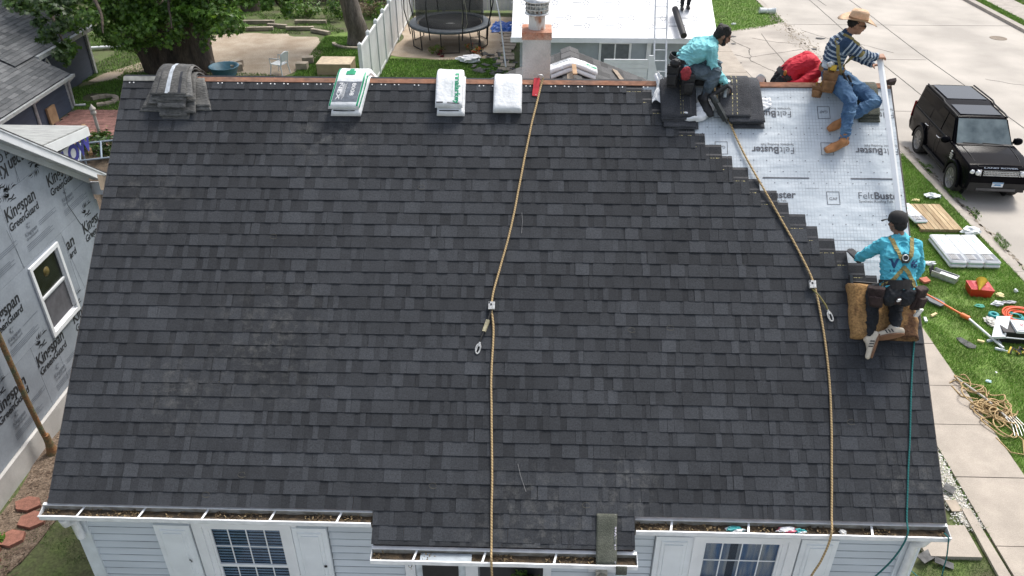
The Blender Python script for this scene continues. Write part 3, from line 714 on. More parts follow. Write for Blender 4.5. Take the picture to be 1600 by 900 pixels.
q = MB(); q.lathe((5.80,.02,1.80), [(.03,0),(.11,.03),(.12,.10),(.06,.15),(.05,.2),(.02,.24)], 12); q.bb((5.74,.05,1.95),(5.86,WY-.03,2.05)); q.build('porch_lamp', mat('beige_lamp', (.50,.47,.40), .7, ns=14, na=.3, bump=.4), house)
q = MB(); q.bb((5.66,WY-.02,1.95),(5.96,WY+.0,2.12)); q.build('lamp_plate', M_trim, house)
# ---- gutters
def gutter(x0, x1, yb, yf, zt, lab, straps, deb, endL=True, endR=True, rev=0):
    q = MB(); th = .005; zb = zt-.10; sag = lambda u: -.006*abs(sin(u*7))
    n = 24
    pts = [(yb,zt+.028),(yb,zb),(yf+.03,zb),(yf,zb+.04),(yf,zt-.008),(yf-.012,zt-.008),(yf-.012,zt+.006),(yf+.004,zt+.006)]
    V = []
    for i in range(n+1):
        x = x0+(x1-x0)*i/n; w = .004*noise.noise(Vector((x*3,yb,0)))
        V += [Vector((x,y+(w if y < yb-.01 else 0),z+w*.6)) for y, z in pts]
    k = len(pts); F = [(i*k+j, i*k+j+1, (i+1)*k+j+1, (i+1)*k+j) for i in range(n) for j in range(k-1)]
    q.add(V, [f for i,f in enumerate(F) if i%(k-1) > 1], 0); q.add(V, [f for i,f in enumerate(F) if i%(k-1) <= 1], 1)
    for x in ([x0] if endL else [])+([x1] if endR else []):
        q.prism([(x-.002,y,z) for y, z in pts[:6]], (.004,0,0))
    g = q.build('gutter', [M_alum, mat('gutter_grime', (.22,.20,.16), .8, ns=9, col2=(.40,.39,.35), bump=.3)], house, label=lab)
    q = MB(); q.hexa([(x0,yb-.014,zt+.030),(x1,yb-.014,zt+.030),(x1,yb+.02,zt+.030),(x0,yb+.02,zt+.030),(x0,yb-.014,zt+.040),(x1,yb-.014,zt+.040),(x1,yb+.02,zt+.044),(x0,yb+.02,zt+.044)]); q.build('drip_edge', M_alum, g)
    for x in straps:
        q = MB(); q.hexa([(x,yf,zt+.002),(x+.022,yf,zt+.002),(x+.05,yb,zt+.008),(x+.028,yb,zt+.008),(x,yf,zt+.006),(x+.022,yf,zt+.006),(x+.05,yb,zt+.012),(x+.028,yb,zt+.012)]); q.build('gutter_strap', M_alum, g)
    q = MB()
    q.sheet(lambda u,v: (Vector((x0+.01+(x1-x0-.02)*u, yb-.006+(yf+.02-yb)*v, zt-.030+.016*noise.noise(Vector((u*(x1-x0)*9, v*2, x0))))), Vector((0,0,1))), int((x1-x0)*22), 6, 0)
    for i in range(int(deb*(x1-x0))):
        x = random.uniform(x0+.02,x1-.02)
        if noise.noise(Vector((x*2.2,x0,4))) < -.15: continue
        R = Euler((random.uniform(-.8,.8), random.uniform(-.8,.8), random.uniform(0,6))).to_matrix()
        q.box((x, random.uniform(yf+.015,yb-.01), zt-.022+random.uniform(0,.016)), (random.uniform(.008,.035), random.uniform(.004,.016), .003), R, random.choice([0,1,1,2]))
    q.build('gutter_debris', [M_brown, mat('dead_leaf',(.26,.19,.10),.9,ns=20,na=.4), mat('dead_leaf_dark',(.10,.065,.035),.9,ns=20,na=.4)], g, kind='stuff')
    return g
gutter(-.06, 3.385, .0, -.125, 2.95, 'left white gutter full of dead leaves', [.33,.97,1.63,2.33,3.02], 140, endR=False)
gutter(3.40, 6.09, -.262, -.385, 2.71, 'lower porch gutter with dark leaf litter', [3.82,4.52,5.24], 160)
gutter(6.08, 9.235, .0, -.125, 2.93, 'right white gutter with litter', [6.42,7.20,8.44], 130, endL=False)
q = MB(); q.bb((3.90,-.37,2.655),(4.42,-.275,2.70)); q.build('gutter_sleeve', mat('grey_flashing', (.35,.40,.44), .4, .3), house)
# downspouts and conductor ends
q = MB(); q.tube([(.13,-.06,2.84),(.13,-.04,2.74),(.14,.06,2.68),(.14,.08,2.4)], .045, 8); q.build('downspout', M_alum, house)
q = MB(); q.tube([(9.05,-.06,2.84),(9.04,-.02,2.72),(9.03,.07,2.6),(9.03,.08,1.8)], .045, 8); q.build('downspout', M_alum, house)
# trash caught in the right gutter
M_crumA = mat('crumpled_plastic', (.75,.76,.78), .4, ns=12, col2=(.55,.10,.16), lo=.5, hi=.56); M_crumB = mat('teal_wrapper', (.05,.35,.36), .4, ns=12, col2=(.75,.75,.75), lo=.5, hi=.55)
def crumple(c, r, m, name, seed, label, cat, flat=.5, group=None, parent=None):
    b = bmesh.new(); bmesh.ops.create_icosphere(b, subdivisions=3, radius=1)
    for v in b.verts:
        n = 1+.55*noise.noise(v.co*2.1+Vector((seed,0,0)))+.25*noise.noise(v.co*5+Vector((0,seed,0)))
        v.co = Vector((v.co.x*r[0]*n, v.co.y*r[1]*n, v.co.z*r[2]*n))
    me = bpy.data.meshes.new(name); b.to_mesh(me); b.free(); me.materials.append(m)
    o = bpy.data.objects.new(name, me); COL.objects.link(o); o.location = c
    if parent: o.parent = parent; o.location = Vector(c)-wloc(parent)
    return tag(o, label, cat, group)
crumple((7.62,-.06,2.91), (.10,.035,.03), M_crumA, 'wrapper', 3, 'crumpled white and red wrapper in right gutter by the tan rope', 'litter')
crumple((7.75,-.07,2.91), (.06,.03,.03), M_crumB, 'wrapper', 5, 'small teal scrap beside the white and red wrapper in the gutter', 'litter')
crumple((7.10,-.06,2.91), (.09,.03,.025), M_crumB, 'wrapper', 8, 'flattened teal and silver wrapper in the right gutter near its left end', 'litter')
crumple((8.18,-.06,2.91), (.035,.025,.02), mat('paper_scrap',(.75,.75,.72),.8), 'wrapper', 9, 'tiny white paper scrap in the right gutter right of the tan rope', 'litter')
# ---- rear wing roof (gable running away from the ridge)
M_sh2 = shingle_mat('weathered_granules', (.055,.055,.055,1), (.13,.13,.13,1))
WX, WZ, WYF = 5.60, 5.2, 8.84; sl = (5.2-4.63)/(7.083-5.60)
wg = MB()
for sg in (-1, 1):
    wdt = 3.2
    P = [Vector((WX,4.6,WZ)), Vector((WX,WYF,WZ)), Vector((WX+sg*wdt,WYF,WZ-wdt*sl)), Vector((WX+sg*wdt,4.6,WZ-wdt*sl))]
    dn = Vector((0,0,-.1)); wg.hexa([p+dn for p in P]+P if sg < 0 else [p+dn for p in P[::-1]]+P[::-1])
wgo = wg.build('wing_roof', M_deck, house)
ang = math.atan(sl); cnt = 0
ee = .147
q = MB(); tones = []
for sg in (-1, 1):
    k = 0
    while k*ee < 2.2/cos(ang):
        y = 5.0-(k*.31 % .9)
        d0 = k*ee
        while y < WYF+.03:
            L = random.uniform(.14,.32); y1 = min(y+L, WYF+.03)
            a = max(y, 5.0)
            if y1-a > .03:
                h0 = .016
                def W(d_, yy, n_): return Vector((WX+sg*(d_*cos(ang)+n_*sin(ang)), yy, WZ-d_*sin(ang)+n_*cos(ang)))
                P = [W(d0-.02,a,.002), W(d0+ee,a,.004), W(d0+ee,y1-.004,.004), W(d0-.02,y1-.004,.002), W(d0-.02,a,.008), W(d0+ee,a,h0), W(d0+ee,y1-.004,h0), W(d0-.02,y1-.004,.008)]
                q.hexa(P); tones += [random.choice([.1,.25,.4,.6,.8])]*6
            y = y1
        k += 1
o = q.build('wing_shingles', M_sh2, wgo, kind='stuff'); o.data.attributes.new('tone','FLOAT','FACE').data.foreach_set('value', tones)
q = MB()
y = 5.1
while y < 8.8:
    for sg in (-1,1): q.hexa([Vector((WX+sg*a_*1.0, yy, WZ-abs(a_)*sl+nn)) for nn in (.012,.03) for a_, yy in ((0,y),(.16,y),(.16,y+.28),(0,y+.28))] if sg > 0 else [Vector((WX-a_, yy, WZ-a_*sl+nn)) for nn in (.012,.03) for a_, yy in ((.16,y),(0,y),(0,y+.28),(.16,y+.28))])
    y += .30
o = q.build('hip_caps', M_sh2, wgo, kind='stuff'); o.data.attributes.new('tone','FLOAT','FACE').data.foreach_set('value', [random.random() for _ in o.data.polygons])
q = MB(); q.bb((3.3,5.3,.3),(7.9,8.6,3.9)); q.prism([(3.3,8.5,3.9),(7.9,8.5,3.9),(5.6,8.5,5.0)],(0,.1,0)); q.build('wing_wall', M_siding, house)
# bare battens and lifted flashing on the wing
for (x0_,y0_,x1_,y1_,w_) in ((6.35,8.55,6.85,6.3,.10),(5.5,6.4,5.52,8.2,.10)):
    z = lambda x: WZ-abs(x-WX)*sl+.03
    q = MB(); q.hexa([(x0_,y0_,z(x0_)),(x0_+w_,y0_,z(x0_+w_)),(x1_+w_,y1_,z(x1_+w_)),(x1_,y1_,z(x1_)),(x0_,y0_,z(x0_)+.02),(x0_+w_,y0_,z(x0_+w_)+.02),(x1_+w_,y1_,z(x1_+w_)+.02),(x1_,y1_,z(x1_)+.02)])
    q.build('roof_batten', M_wood, wgo)
# ---- chimney
ch = MB(); cx0, cx1, cy0, cy1 = 4.825, 5.175, 4.30, 4.68
ch.bb((cx0,cy0,4.9),(cx1,cy1,6.63))
cho = ch.build('chimney', mat('grey_stucco', (.44,.47,.46), .85, ns=5, col2=(.56,.58,.56), bump=.6, bs=30, fine=.1, fs=80), house, label='square grey stucco chimney with rusty cap')
q = MB(); q.bb((cx0-.01,cy0-.01,6.632),(cx1+.01,cy1+.01,6.72))
q.build('brick_course', mat('rusty_brick', (.40,.16,.09), .85, ns=9, col2=(.50,.33,.25), fine=.2, fs=60), cho)
q = MB(); q.lathe((5.0,4.49,6.721), [(.105,0),(.10,.20),(.085,.21)], 16); q.build('flue', mat('flue_mix', (.70,.70,.66), .7, ns=5, col2=(.40,.17,.08), lo=.5, hi=.6, stretch=(1,1,.5)), cho)
M_galv = mat('galvanised', (.62,.63,.62), .4, .6, ns=20, na=.25)
q = MB(); q.lathe((5.0,4.49,6.90), [(.15,0),(.155,.012),(.10,.02)], 18); q.lathe((5.0,4.49,7.05), [(.16,0),(.165,.012),(.06,.05),(0,.055)], 18)
for k in range(14):
    a = 2*pi*k/14; q.box((5.0+.125*cos(a),4.49+.125*sin(a),6.985), (.035,.006,.12), Matrix.Rotation(a+.6,3,'Z'))
q.lathe((5.0,4.49,6.96), [(.15,0),(.15,.01)], 18); q.lathe((5.0,4.49,7.01), [(.15,0),(.15,.01)], 18)
q.build('vent_cap', M_galv, cho)
# ================================================================ neighbour house wrapped in foam sheathing
nbh = thing('house', (-5.5, 4.5, 0), 'house at the left with walls wrapped in printed grey-blue foam sheathing', 'house')
NX = -3.05
M_foam = mat('foam_sheathing', (.28,.315,.36), .5, ns=2.5, na=.10, rnd=.05, fine=.05, fs=30, coords='World')
M_ink = mat('black_print', (.018,.02,.025), .6, ns=60, na=.3); M_ink2 = mat('faint_print', (.13,.15,.18), .6)
def rakez(y): return 3.23+(7.40-y)*.755      # underside of the rake
q = MB(); q.prism([(NX-.03,-3,.40),(NX-.03,7.45,.40),(NX-.03,7.45,2.9),(NX-.03,7.40,3.15),(NX-.03,2.5,rakez(2.5)-.05),(NX-.03,-3,rakez(2.5)-4)], (-.2,0,0))
q.bb((-9,-3,.3),(NX-.24,7.40,2.9)); q.build('wall', mat('bare_wall', (.10,.10,.11), .9), nbh)
q = MB(); q.bb((-8.8,-3,-.3),(-2.99,7.38,.40)); q.build('foundation', mat('painted_foundation', (.50,.49,.47), .8, ns=2, na=.12, fine=.05, fs=60, bump=.3), nbh)
# foam panels with open joints
WINY0, WINY1, WINZ0, WINZ1 = 5.06, 5.96, 1.38, 2.73
rows = [(.41,1.60),(1.604,2.79),(2.794,4.0),(4.004,5.2),(5.204,6.4)]
def clip(poly, f):       # keep f(p)>=0
    out = []
    for i in range(len(poly)):
        a, b = poly[i], poly[(i+1)%len(poly)]; fa, fb = f(a), f(b)
        if fa >= 0: out.append(a)
        if (fa >= 0) != (fb >= 0): t_ = fa/(fa-fb); out.append((a[0]+(b[0]-a[0])*t_, a[1]+(b[1]-a[1])*t_))
    return out
offs = [4.47, 3.72, 4.96-2.44+.02, 5.60, 5.0]
for (z0, z1), o0 in zip(rows, offs):
    y = o0-2.44*4
    while y < 7.5:
        for ya, yb, za, zb in ((y+.003, min(y+2.437,7.47), z0, z1),):
            if yb-ya < .05 or yb < 1: continue
            cells = []
            if ya < WINY1 and yb > WINY0 and za < WINZ1 and zb > WINZ0:
                if ya < WINY0: cells.append((ya,WINY0,za,zb))
                if yb > WINY1: cells.append((WINY1,yb,za,zb))
                a_, b_ = max(ya,WINY0)+.001, min(yb,WINY1)-.001
                if za < WINZ0: cells.append((a_,b_,za,WINZ0))
                if zb > WINZ1: cells.append((a_,b_,WINZ1,zb))
            else: cells = [(ya,yb,za,zb)]
            for c in cells:
                P = clip([(c[0],c[2]),(c[1],c[2]),(c[1],c[3]),(c[0],c[3])], lambda p: rakez(p[0])+.04-p[1])
                if len(P) < 3: continue
                dx = random.uniform(0,.003)
                q = MB(); q.prism([(NX+dx, a, b) for a, b in P], (-.028,0,0)); q.build('sheathing_panel', M_foam, nbh)
        y += 2.44
# seams: dark foil tape / crooked joint
q = MB()
def seam(pts, w=.012):
    for (a, b), (c, d_) in zip(pts[:-1], pts[1:]):
        v = Vector((0, c-a, d_-b)).normalized(); n = Vector((0,-v.z,v.y))*w/2
        A, B = Vector((NX+.0045,a,b)), Vector((NX+.0045,c,d_)); q.add([A-n,A+n,B+n,B-n], [(3,2,1,0)])
seam([(6.64,3.51),(6.58,3.11),(6.76,2.66),(7.01,2.27),(7.25,2.0)]); seam([(4.92,3.51),(4.97,3.1),(5.0,2.78)], .005); seam([(5.64,4.40),(5.55,4.01)], .006); seam([(6.17,2.72),(6.19,2.4),(6.3,1.6)], .005)
q.build('seam_line', M_ink, nbh)
# printing
def WT(y, z): return Vector((NX+.006, y, z))
def clipinside(y, z): return z < rakez(y)
def lion(q, y, z, r, fl=1):
    for k in range(7):      # fan of curved strokes
        a0 = radians(-25+k*24); n = 5
        for i in range(n):
            def P(t, w): 
                rr = r*(.30+.72*t); a = a0+.75*t; return (y+fl*(-cos(a)*rr+ -w*sin(a)), z+fl*(sin(a)*rr*.75+r*.3+ w*cos(a)))
            t0, t1 = i/n, (i+1)/n; w0, w1 = r*.075*sin(pi*min(1,t0+.08)), r*.075*sin(pi*min(1,t1+.02))
            q.add([WT(*P(t0,-w0)), WT(*P(t1,-w1)), WT(*P(t1,w1)), WT(*P(t0,w0))], [(0,1,2,3)])
    for pts in ([(-.62,-.1),(-.5,.25),(-.2,.15),(-.3,-.1)], [(-.75,-.45),(-.45,-.2),(-.1,-.35),(.3,-.15),(.35,-.3),(-.05,-.5),(-.4,-.36)], [(-.5,-.62),(-.1,-.52),(.45,-.6),(.4,-.7),(-.1,-.62)]):
        q.add([WT(y+fl*a*r, z+fl*(b*r*.8+r*.2)) for a, b in pts], [tuple(range(len(pts)))])
def kings(y, z, fl=1, part=None, mi=0, W=.84):
    q = MB()
    fn = lambda u,v: WT(y+fl*u, z+fl*v)
    if part is None:
        put_text(q, 'Kingspan', width=W, height=.20*W/.84, fn=fn, bold=.02, shear=.12)
        put_text(q, 'GreenGuard', width=W*1.0, height=.12*W/.84, fn=lambda u,v: fn(u, v-.165*W/.84), bold=.022, shear=.1)
        lion(q, y+fl*.36*W, z+fl*.30*W/.84, .20*W/.84, fl)
    else:
        put_text(q, part[0], height=.20, fn=fn, bold=.02, shear=.12); put_text(q, part[1], height=.12, fn=lambda u,v: fn(u, v-.165), bold=.022, shear=.1)
    # keep only what lies on the wall
    keep = [f for f in q.f if all(q.v[i][2] < rakez(q.v[i][1])-.02 and q.v[i][1] < 7.4 for i in f)]
    keep = [f for f in keep if not all(WINY0-.08 < q.v[i][1] < WINY1+.08 and WINZ0-.05 < q.v[i][2] < WINZ1+.05 for i in f)]
    q.f = keep; q.m = [0]*len(keep); q.sm = [False]*len(keep)
    if keep: q.build('printed_logo', M_ink if mi == 0 else M_ink2, nbh)
def small(y, z, fl=1):
    q = MB(); fn = lambda u,v: WT(y+fl*u, z+fl*v)
    put_text(q, 'Kingspan', width=.34, height=.07, fn=fn, bold=.01, shear=.1)
    put_text(q, 'GreenGuard', width=.34, height=.045, fn=lambda u,v: fn(u,v-.065), bold=.01)
    lion(q, y+fl*.15, z+fl*.12, .075, fl)
    for k in range(7):
        a, b = (.42 if k < 3 else -.05), (.95 if k < 3 else .75); zz = (.06-k*.03) if k < 3 else -.14-(k-3)*.03
        q.add([fn(a,zz), fn(b-.1*(k%2),zz), fn(b-.1*(k%2),zz+.008), fn(a,zz+.008)], [(0,1,2,3)])
    keep = [f for f in q.f if all(q.v[i][2] < rakez(q.v[i][1])-.02 and q.v[i][1] < 7.4 for i in f) and not any(WINY0-.06 < q.v[i][1] < WINY1+.06 and WINZ0-.05 < q.v[i][2] < WINZ1+.05 for i in f)]
    q.f = keep; q.m = [0]*len(keep); q.sm = [False]*len(keep)
    if keep: q.build('printed_text', M_ink2, nbh)
for y, z in ((5.0,3.60),(6.24,3.60),(3.76,3.60),(3.80,2.40),(6.78,2.42),(2.6,2.4),(3.26,1.20),(4.48,1.20),(5.69,1.22),(2.1,1.2)): kings(y, z)
kings(6.18, 2.43, 1, ('an', 'ard'))
kings(6.32, 4.40, -1); kings(5.42, 4.40, -1)
for y, z in ((5.28,3.18),(6.47,3.20),(4.08,1.99),(4.75,.76),(3.50,.80),(4.1,3.2),(5.7,.8),(6.9,2.0)): small(y, z)
# window
q = MB()
for a, b in (((WINY0,WINZ1-.07),(WINY1,WINZ1)),((WINY0,WINZ0),(WINY1,WINZ0+.07)),((WINY0,WINZ0+.071),(WINY0+.06,WINZ1-.071)),((WINY1-.06,WINZ0+.071),(WINY1,WINZ1-.071))):
    q.bb((NX-.02,a[0],a[1]),(NX+.035,b[0],b[1]))
wf = q.build('window', M_trim, nbh)
q = MB(); zm = 2.07
for za, zb, dx in ((zm,WINZ1-.07,-.01),(WINZ0+.07,zm,-.025)):
    q.bb((NX+dx-.015,WINY0+.062,zb-.03),(NX+dx+.012,WINY1-.062,zb-.001)); q.bb((NX+dx-.015,WINY0+.062,za+.001),(NX+dx+.012,WINY1-.062,za+.035))
    q.bb((NX+dx-.014,WINY0+.062,za+.036),(NX+dx+.011,WINY0+.09,zb-.031)); q.bb((NX+dx-.014,WINY1-.09,za+.036),(NX+dx+.011,WINY1-.062,zb-.031))
q.build('sash', M_trim, wf)
q = MB(); q.bb((NX-.028,WINY0+.091,zm+.036),(NX-.022,WINY1-.091,WINZ1-.102)); q.bb((NX-.043,WINY0+.091,WINZ0+.106),(NX-.037,WINY1-.091,zm-.001)); q.build('pane', mat('dark_pane', (.008,.011,.010), .22, ns=6, na=.5, spec=.35), wf)
q = MB(); q.lathe((NX-.021,5.50,2.42), [(.085,0),(.085,.002),(0,.0021)], 16, M=Matrix.Rotation(pi/2,3,'Y')); q.build('sticker', mat('gold_sticker', (.12,.09,.02), .5, ns=20, na=.3), wf)
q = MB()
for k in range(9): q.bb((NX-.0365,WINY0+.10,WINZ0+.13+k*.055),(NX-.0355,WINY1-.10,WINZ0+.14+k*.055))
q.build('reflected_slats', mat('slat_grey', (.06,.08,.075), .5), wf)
# rake boards: white fascia layers, soffit, shingle edge
def rk(name, m, x0, x1, dz0, dz1, ye=7.5):
    q = MB(); y0 = 1.0
    q.hexa([(x0,y0,rakez(y0)+dz0),(x1,y0,rakez(y0)+dz0),(x1,ye,rakez(ye)+dz0),(x0,ye,rakez(ye)+dz0),(x0,y0,rakez(y0)+dz1),(x1,y0,rakez(y0)+dz1),(x1,ye,rakez(ye)+dz1),(x0,ye,rakez(ye)+dz1)])
    return q.build(name, m, nbh)
rk('rake_board', M_trim, NX+.0,NX+.03,-.10,.03,7.38)
rk('rake_soffit', mat('soffit_grey',(.55,.58,.60),.5), NX+.031,NX+.20,.0,.02,7.5)
rk('rake_fascia', M_trim, NX+.201,NX+.235,-.02,.13,7.75)
rk('rake_cap', mat('cap_metal',(.66,.69,.72),.35), NX+.12,NX+.25,.131,.155,7.78)
rk('roof_edge', M_sh2, -7.0,NX+.235,.156,.19,7.80)
q = MB(); q.hexa([(-8,7.5,2.86),(NX+.235,7.5,2.86),(NX+.235,7.8,2.86),(-8,7.8,2.86),(-8,7.5,3.09),(NX+.235,7.5,3.09),(NX+.235,7.8,2.98),(-8,7.8,2.98)]); q.build('eave_box', M_trim, nbh)
q = MB(); q.add([(NX+.236,7.30,3.05),(NX+.236,7.82,2.80),(NX+.236,7.85,3.06),(NX+.236,7.32,3.35)],[(0,1,2,3)]); q.bb((NX+.1,7.45,2.70),(NX+.13,7.55,2.86)); q.build('broken_return', M_wood, nbh)
# rear extension: low-slope grey roof with white rake fascia, wrapped wall
q = MB(); X = -4.35
def ex(y): return 3.2+(10.0-y)*.15
P = [(-11,10.05,ex(10.05)),(X,10.05,ex(10.05)),(X,6.6,ex(6.6)),(-11,6.6,ex(6.6))]
q.hexa([(a,b,c-.03) for a,b,c in P]+[(a,b,c) for a,b,c in P]); exr = q.build('extension_roof', mat('silvery_shingle', (.30,.31,.30), .85, ns=3, na=.2, stretch=(1,5,1), fine=.2, fs=50), nbh)
q = MB(); q.hexa([(X-.02,6.6,ex(6.6)-.26),(X+.012,6.6,ex(6.6)-.26),(X+.012,10.07,ex(10.07)-.22),(X-.02,10.07,ex(10.07)-.22),(X-.02,6.6,ex(6.6)-.031),(X+.012,6.6,ex(6.6)-.031),(X+.012,10.07,ex(10.07)-.031),(X-.02,10.07,ex(10.07)-.031)])
q.bb((-11,10.051,2.95),(X-.021,10.08,3.16)); q.build('extension_fascia', M_trim, nbh)
q = MB(); q.bb((-9,6.8,.0),(-4.5,9.68,2.98)); q.build('extension_wall', mat('house_wrap', (.66,.67,.72), .5, ns=6, na=.08, bump=.3), nbh)
q = MB(); put_text(q, 'LOW', height=.34, fn=lambda u,v: Vector((-4.496, 9.12+u, 2.62+v)), bold=.05); q.build('wrap_print', mat('blue_print', (.05,.05,.30), .6), nbh)
# rusty scaffold pole in front of the wall
q = MB(); pts = [(-2.86,3.72,0)]; d0 = Vector((-3.0+.02,3.92,2.13))
q.tube([(-2.80,3.78,-.05),(-2.83,3.74,.5),(-2.87,3.75,1.12),(-2.93,3.80,2.13),(-3.00,3.86,3.4)], .042, 9)
q.lathe((-2.81,3.76,.0), [(.10,0),(.085,.06),(.06,.22),(.055,.40)], 9)
q.build('rusty_pole', mat('rust', (.26,.12,.05), .85, ns=9, col2=(.12,.13,.07), bump=.5, fine=.3, fs=40), label='rusty leaning steel pole in front of the foam-wrapped wall', cat='pole')

# ================================================================ dark blue house behind, left
blu = thing('house', (-12, 19, 0), 'dark slate-blue house with grey shingle roof under the tree', 'house')
M_bsid = mat('slate_blue_siding', (.055,.068,.10), .6, ns=2, na=.12, stretch=(1,1,5))
def lapwall(name, ax, c, a0, a1, z0, z1, m, parent, step=.11, out=1):
    q = MB(); z = z0
    while z < z1:
        zt = min(z+step*.97, z1)
        if ax == 'x': q.hexa([(c-.02*out,a0,z),(c+.012*out,a0,z),(c+.012*out,a1,z),(c-.02*out,a1,z),(c-.02*out,a0,zt),(c-.004*out,a0,zt),(c-.004*out,a1,zt),(c-.02*out,a1,zt)])
        else: q.hexa([(a0,c+.02*out,z),(a1,c+.02*out,z),(a1,c-.012*out,z),(a0,c-.012*out,z),(a0,c+.02*out,zt),(a1,c+.02*out,zt),(a1,c+.004*out,zt),(a0,c+.004*out,zt)])
        z += step
    return q.build(name, m, parent)
lapwall('siding', 'x', -10.3, 10, 19.62, 0, 1.12, M_bsid, blu)
q = MB(); q.bb((-16,10,0),(-10.33,19.6,1.1)); q.bb((-18,19.0,0),(-11.33,23.3,1.55)); q.build('wall', M_bsid, blu)
lapwall('siding', 'x', -11.3, 19.3, 23.35, 0, 1.60, M_bsid, blu)
lapwall('siding', 'y', 19.62, -16, -10.3, 0, 1.1, M_bsid, blu, out=-1)
def courseroof(name, A, B, C, D, m, parent, step=.15, seed=1):   # A,B eave ends; D,C ridge ends
    A,B,C,D = [Vector(p) for p in (A,B,C,D)]; n = ((B-A).cross(D-A)).normalized()
    if n.z < 0: n = -n
    h = (D-A).length; k = int(h/step); q = MB(); tn = []; rg = random.Random(seed)
    for i in range(k+1):
        t0, t1 = i*step/h, min(1,(i+1)*step/h+.02)
        P, Q, P1, Q1 = A.lerp(D,t0), B.lerp(C,t0), A.lerp(D,t1), B.lerp(C,t1); L = (Q-P).length; u = 0
        while u < 1:
            u1 = min(1, u+rg.uniform(.15,.45)/max(L,.1))
            g = .006/max(L,.1)
            a, b, c, d_ = P.lerp(Q,u), P.lerp(Q,u1-g), P1.lerp(Q1,u1-g), P1.lerp(Q1,u)
            q.hexa([a,b,c,d_,a+n*.022,b+n*.022,c+n*.006,d_+n*.006]); tn += [rg.random()]*6; u = u1
    o = q.build(name, m, parent, kind='stuff'); o.data.attributes.new('tone','FLOAT','FACE').data.foreach_set('value', tn); return o
M_sh3 = shingle_mat('slate_grey_granules', (.075,.08,.085,1), (.15,.155,.16,1))
courseroof('roof', (-10.1,10,1.15), (-10.1,19.72,1.15), (-13.5,19.72,2.9), (-13.5,10,2.9), M_sh3, blu)
courseroof('roof', (-11.1,18.6,1.72), (-11.1,23.6,1.72), (-15.2,23.6,3.9), (-15.2,18.6,3.9), M_sh3, blu, seed=4)
q = MB(); q.hexa([(-10.12,10,1.0),(-10.0,10,1.04),(-10.0,19.8,1.04),(-10.12,19.8,1.0),(-10.12,10,1.12),(-9.99,10,1.14),(-9.99,19.8,1.14),(-10.12,19.8,1.12)])
q.build('gutter', mat('grey_gutter', (.42,.44,.44), .4, ns=8, na=.15), blu)
q = MB(); q.bb((-11.12,19.75,1.56),(-10.98,23.65,1.70)); q.build('gutter', MATS['grey_gutter'], blu)
for pts in ([(-10.05,17.6,1.05),(-10.25,17.6,.9),(-10.26,17.6,.0)], [(-10.05,19.7,1.05),(-10.2,19.66,.9),(-10.24,19.66,.12),(-10.0,19.9,.05)]):
    q = MB(); q.tube(pts, .05, 8); q.build('downspout', MATS['grey_gutter'], blu)
q = MB(); q.prism([(-11.28,20.1,1.10),(-11.28,20.75,1.10),(-11.28,20.6,1.40)], (.03,0,0)); v_ = q.build('gable_vent', M_trim, blu)
q = MB(); q.prism([(-11.249,20.25,1.13),(-11.249,20.65,1.13),(-11.249,20.55,1.32)], (.005,0,0)); q.build('vent_opening', M_black, v_)
q = MB(); q.bb((-11.32,23.3,0),(-11.22,23.42,1.6)); q.build('corner_board', MATS['grey_gutter'], blu)
q = MB(); q.bb((-10.33,19.56,.0),(-10.27,19.66,1.05)); q.build('corner_board', MATS['grey_gutter'], blu)
q = MB(); q.bb((-10.27,18.1,0),(-10.2,18.55,.55)); q.build('wooden_board', mat('raw_board', (.36,.23,.13), .8, ns=5, na=.2), label='bare wooden board leaning on dark blue siding', cat='board')
q = MB(); q.bb((-10.27,16.9,.0),(-10.23,17.35,.25)); q.build('wooden_board', MATS['raw_board'], label='small bare wood offcut at the foot of the dark blue wall', cat='board')
# white pvc pipe across the lawn
q = MB(); q.tube([(-13.9,25.9,.09),(-11.5,26.6,.09)], .075, 8); q.build('white_edging', M_white, label='long white plastic post lying across the lawn behind the blue house', cat='fence post')
q = MB(); q.tube([(-11.2,26.7,.09),(-10.1,27.0,.09)], .075, 8); q.build('white_edging', M_white, label='shorter white plastic post lying beside the big tree', cat='fence post')
# ring of stones by the corner
M_stone = mat('buff_stone', (.40,.34,.27), .9, ns=4, na=.2, bump=.4, rnd=.12, coords='World')
ring = []
for k in range(8):
    a = -1.2+k*.52; x, y = -9.65+.45*cos(a), 20.35+.42*sin(a)
    q = MB(); q.box((x,y,.05), (.26,.17,.10), Matrix.Rotation(a+pi/2,3,'Z'))
    q.build('edging_stone', M_stone, label='buff stone in the ring by the blue house corner, '+['first','second','third','fourth','fifth','sixth','seventh','eighth'][k]+' from the near end', cat='stone', group='buff stones ringing the bed at the blue house corner')
# lamp post with finial
q = MB(); q.tube([(-7.9,16.6,0),(-7.9,16.6,.95)], .045, 10); q.lathe((-7.9,16.6,.95), [(.05,0),(.08,.03),(.08,.10),(.05,.13),(.09,.16),(.09,.2),(.04,.26),(.0,.34)], 12)
q.build('garden_post', mat('stone_post', (.42,.39,.36), .8, ns=8, na=.2), label='short pale post with a knobbed top at the brick patio', cat='post')
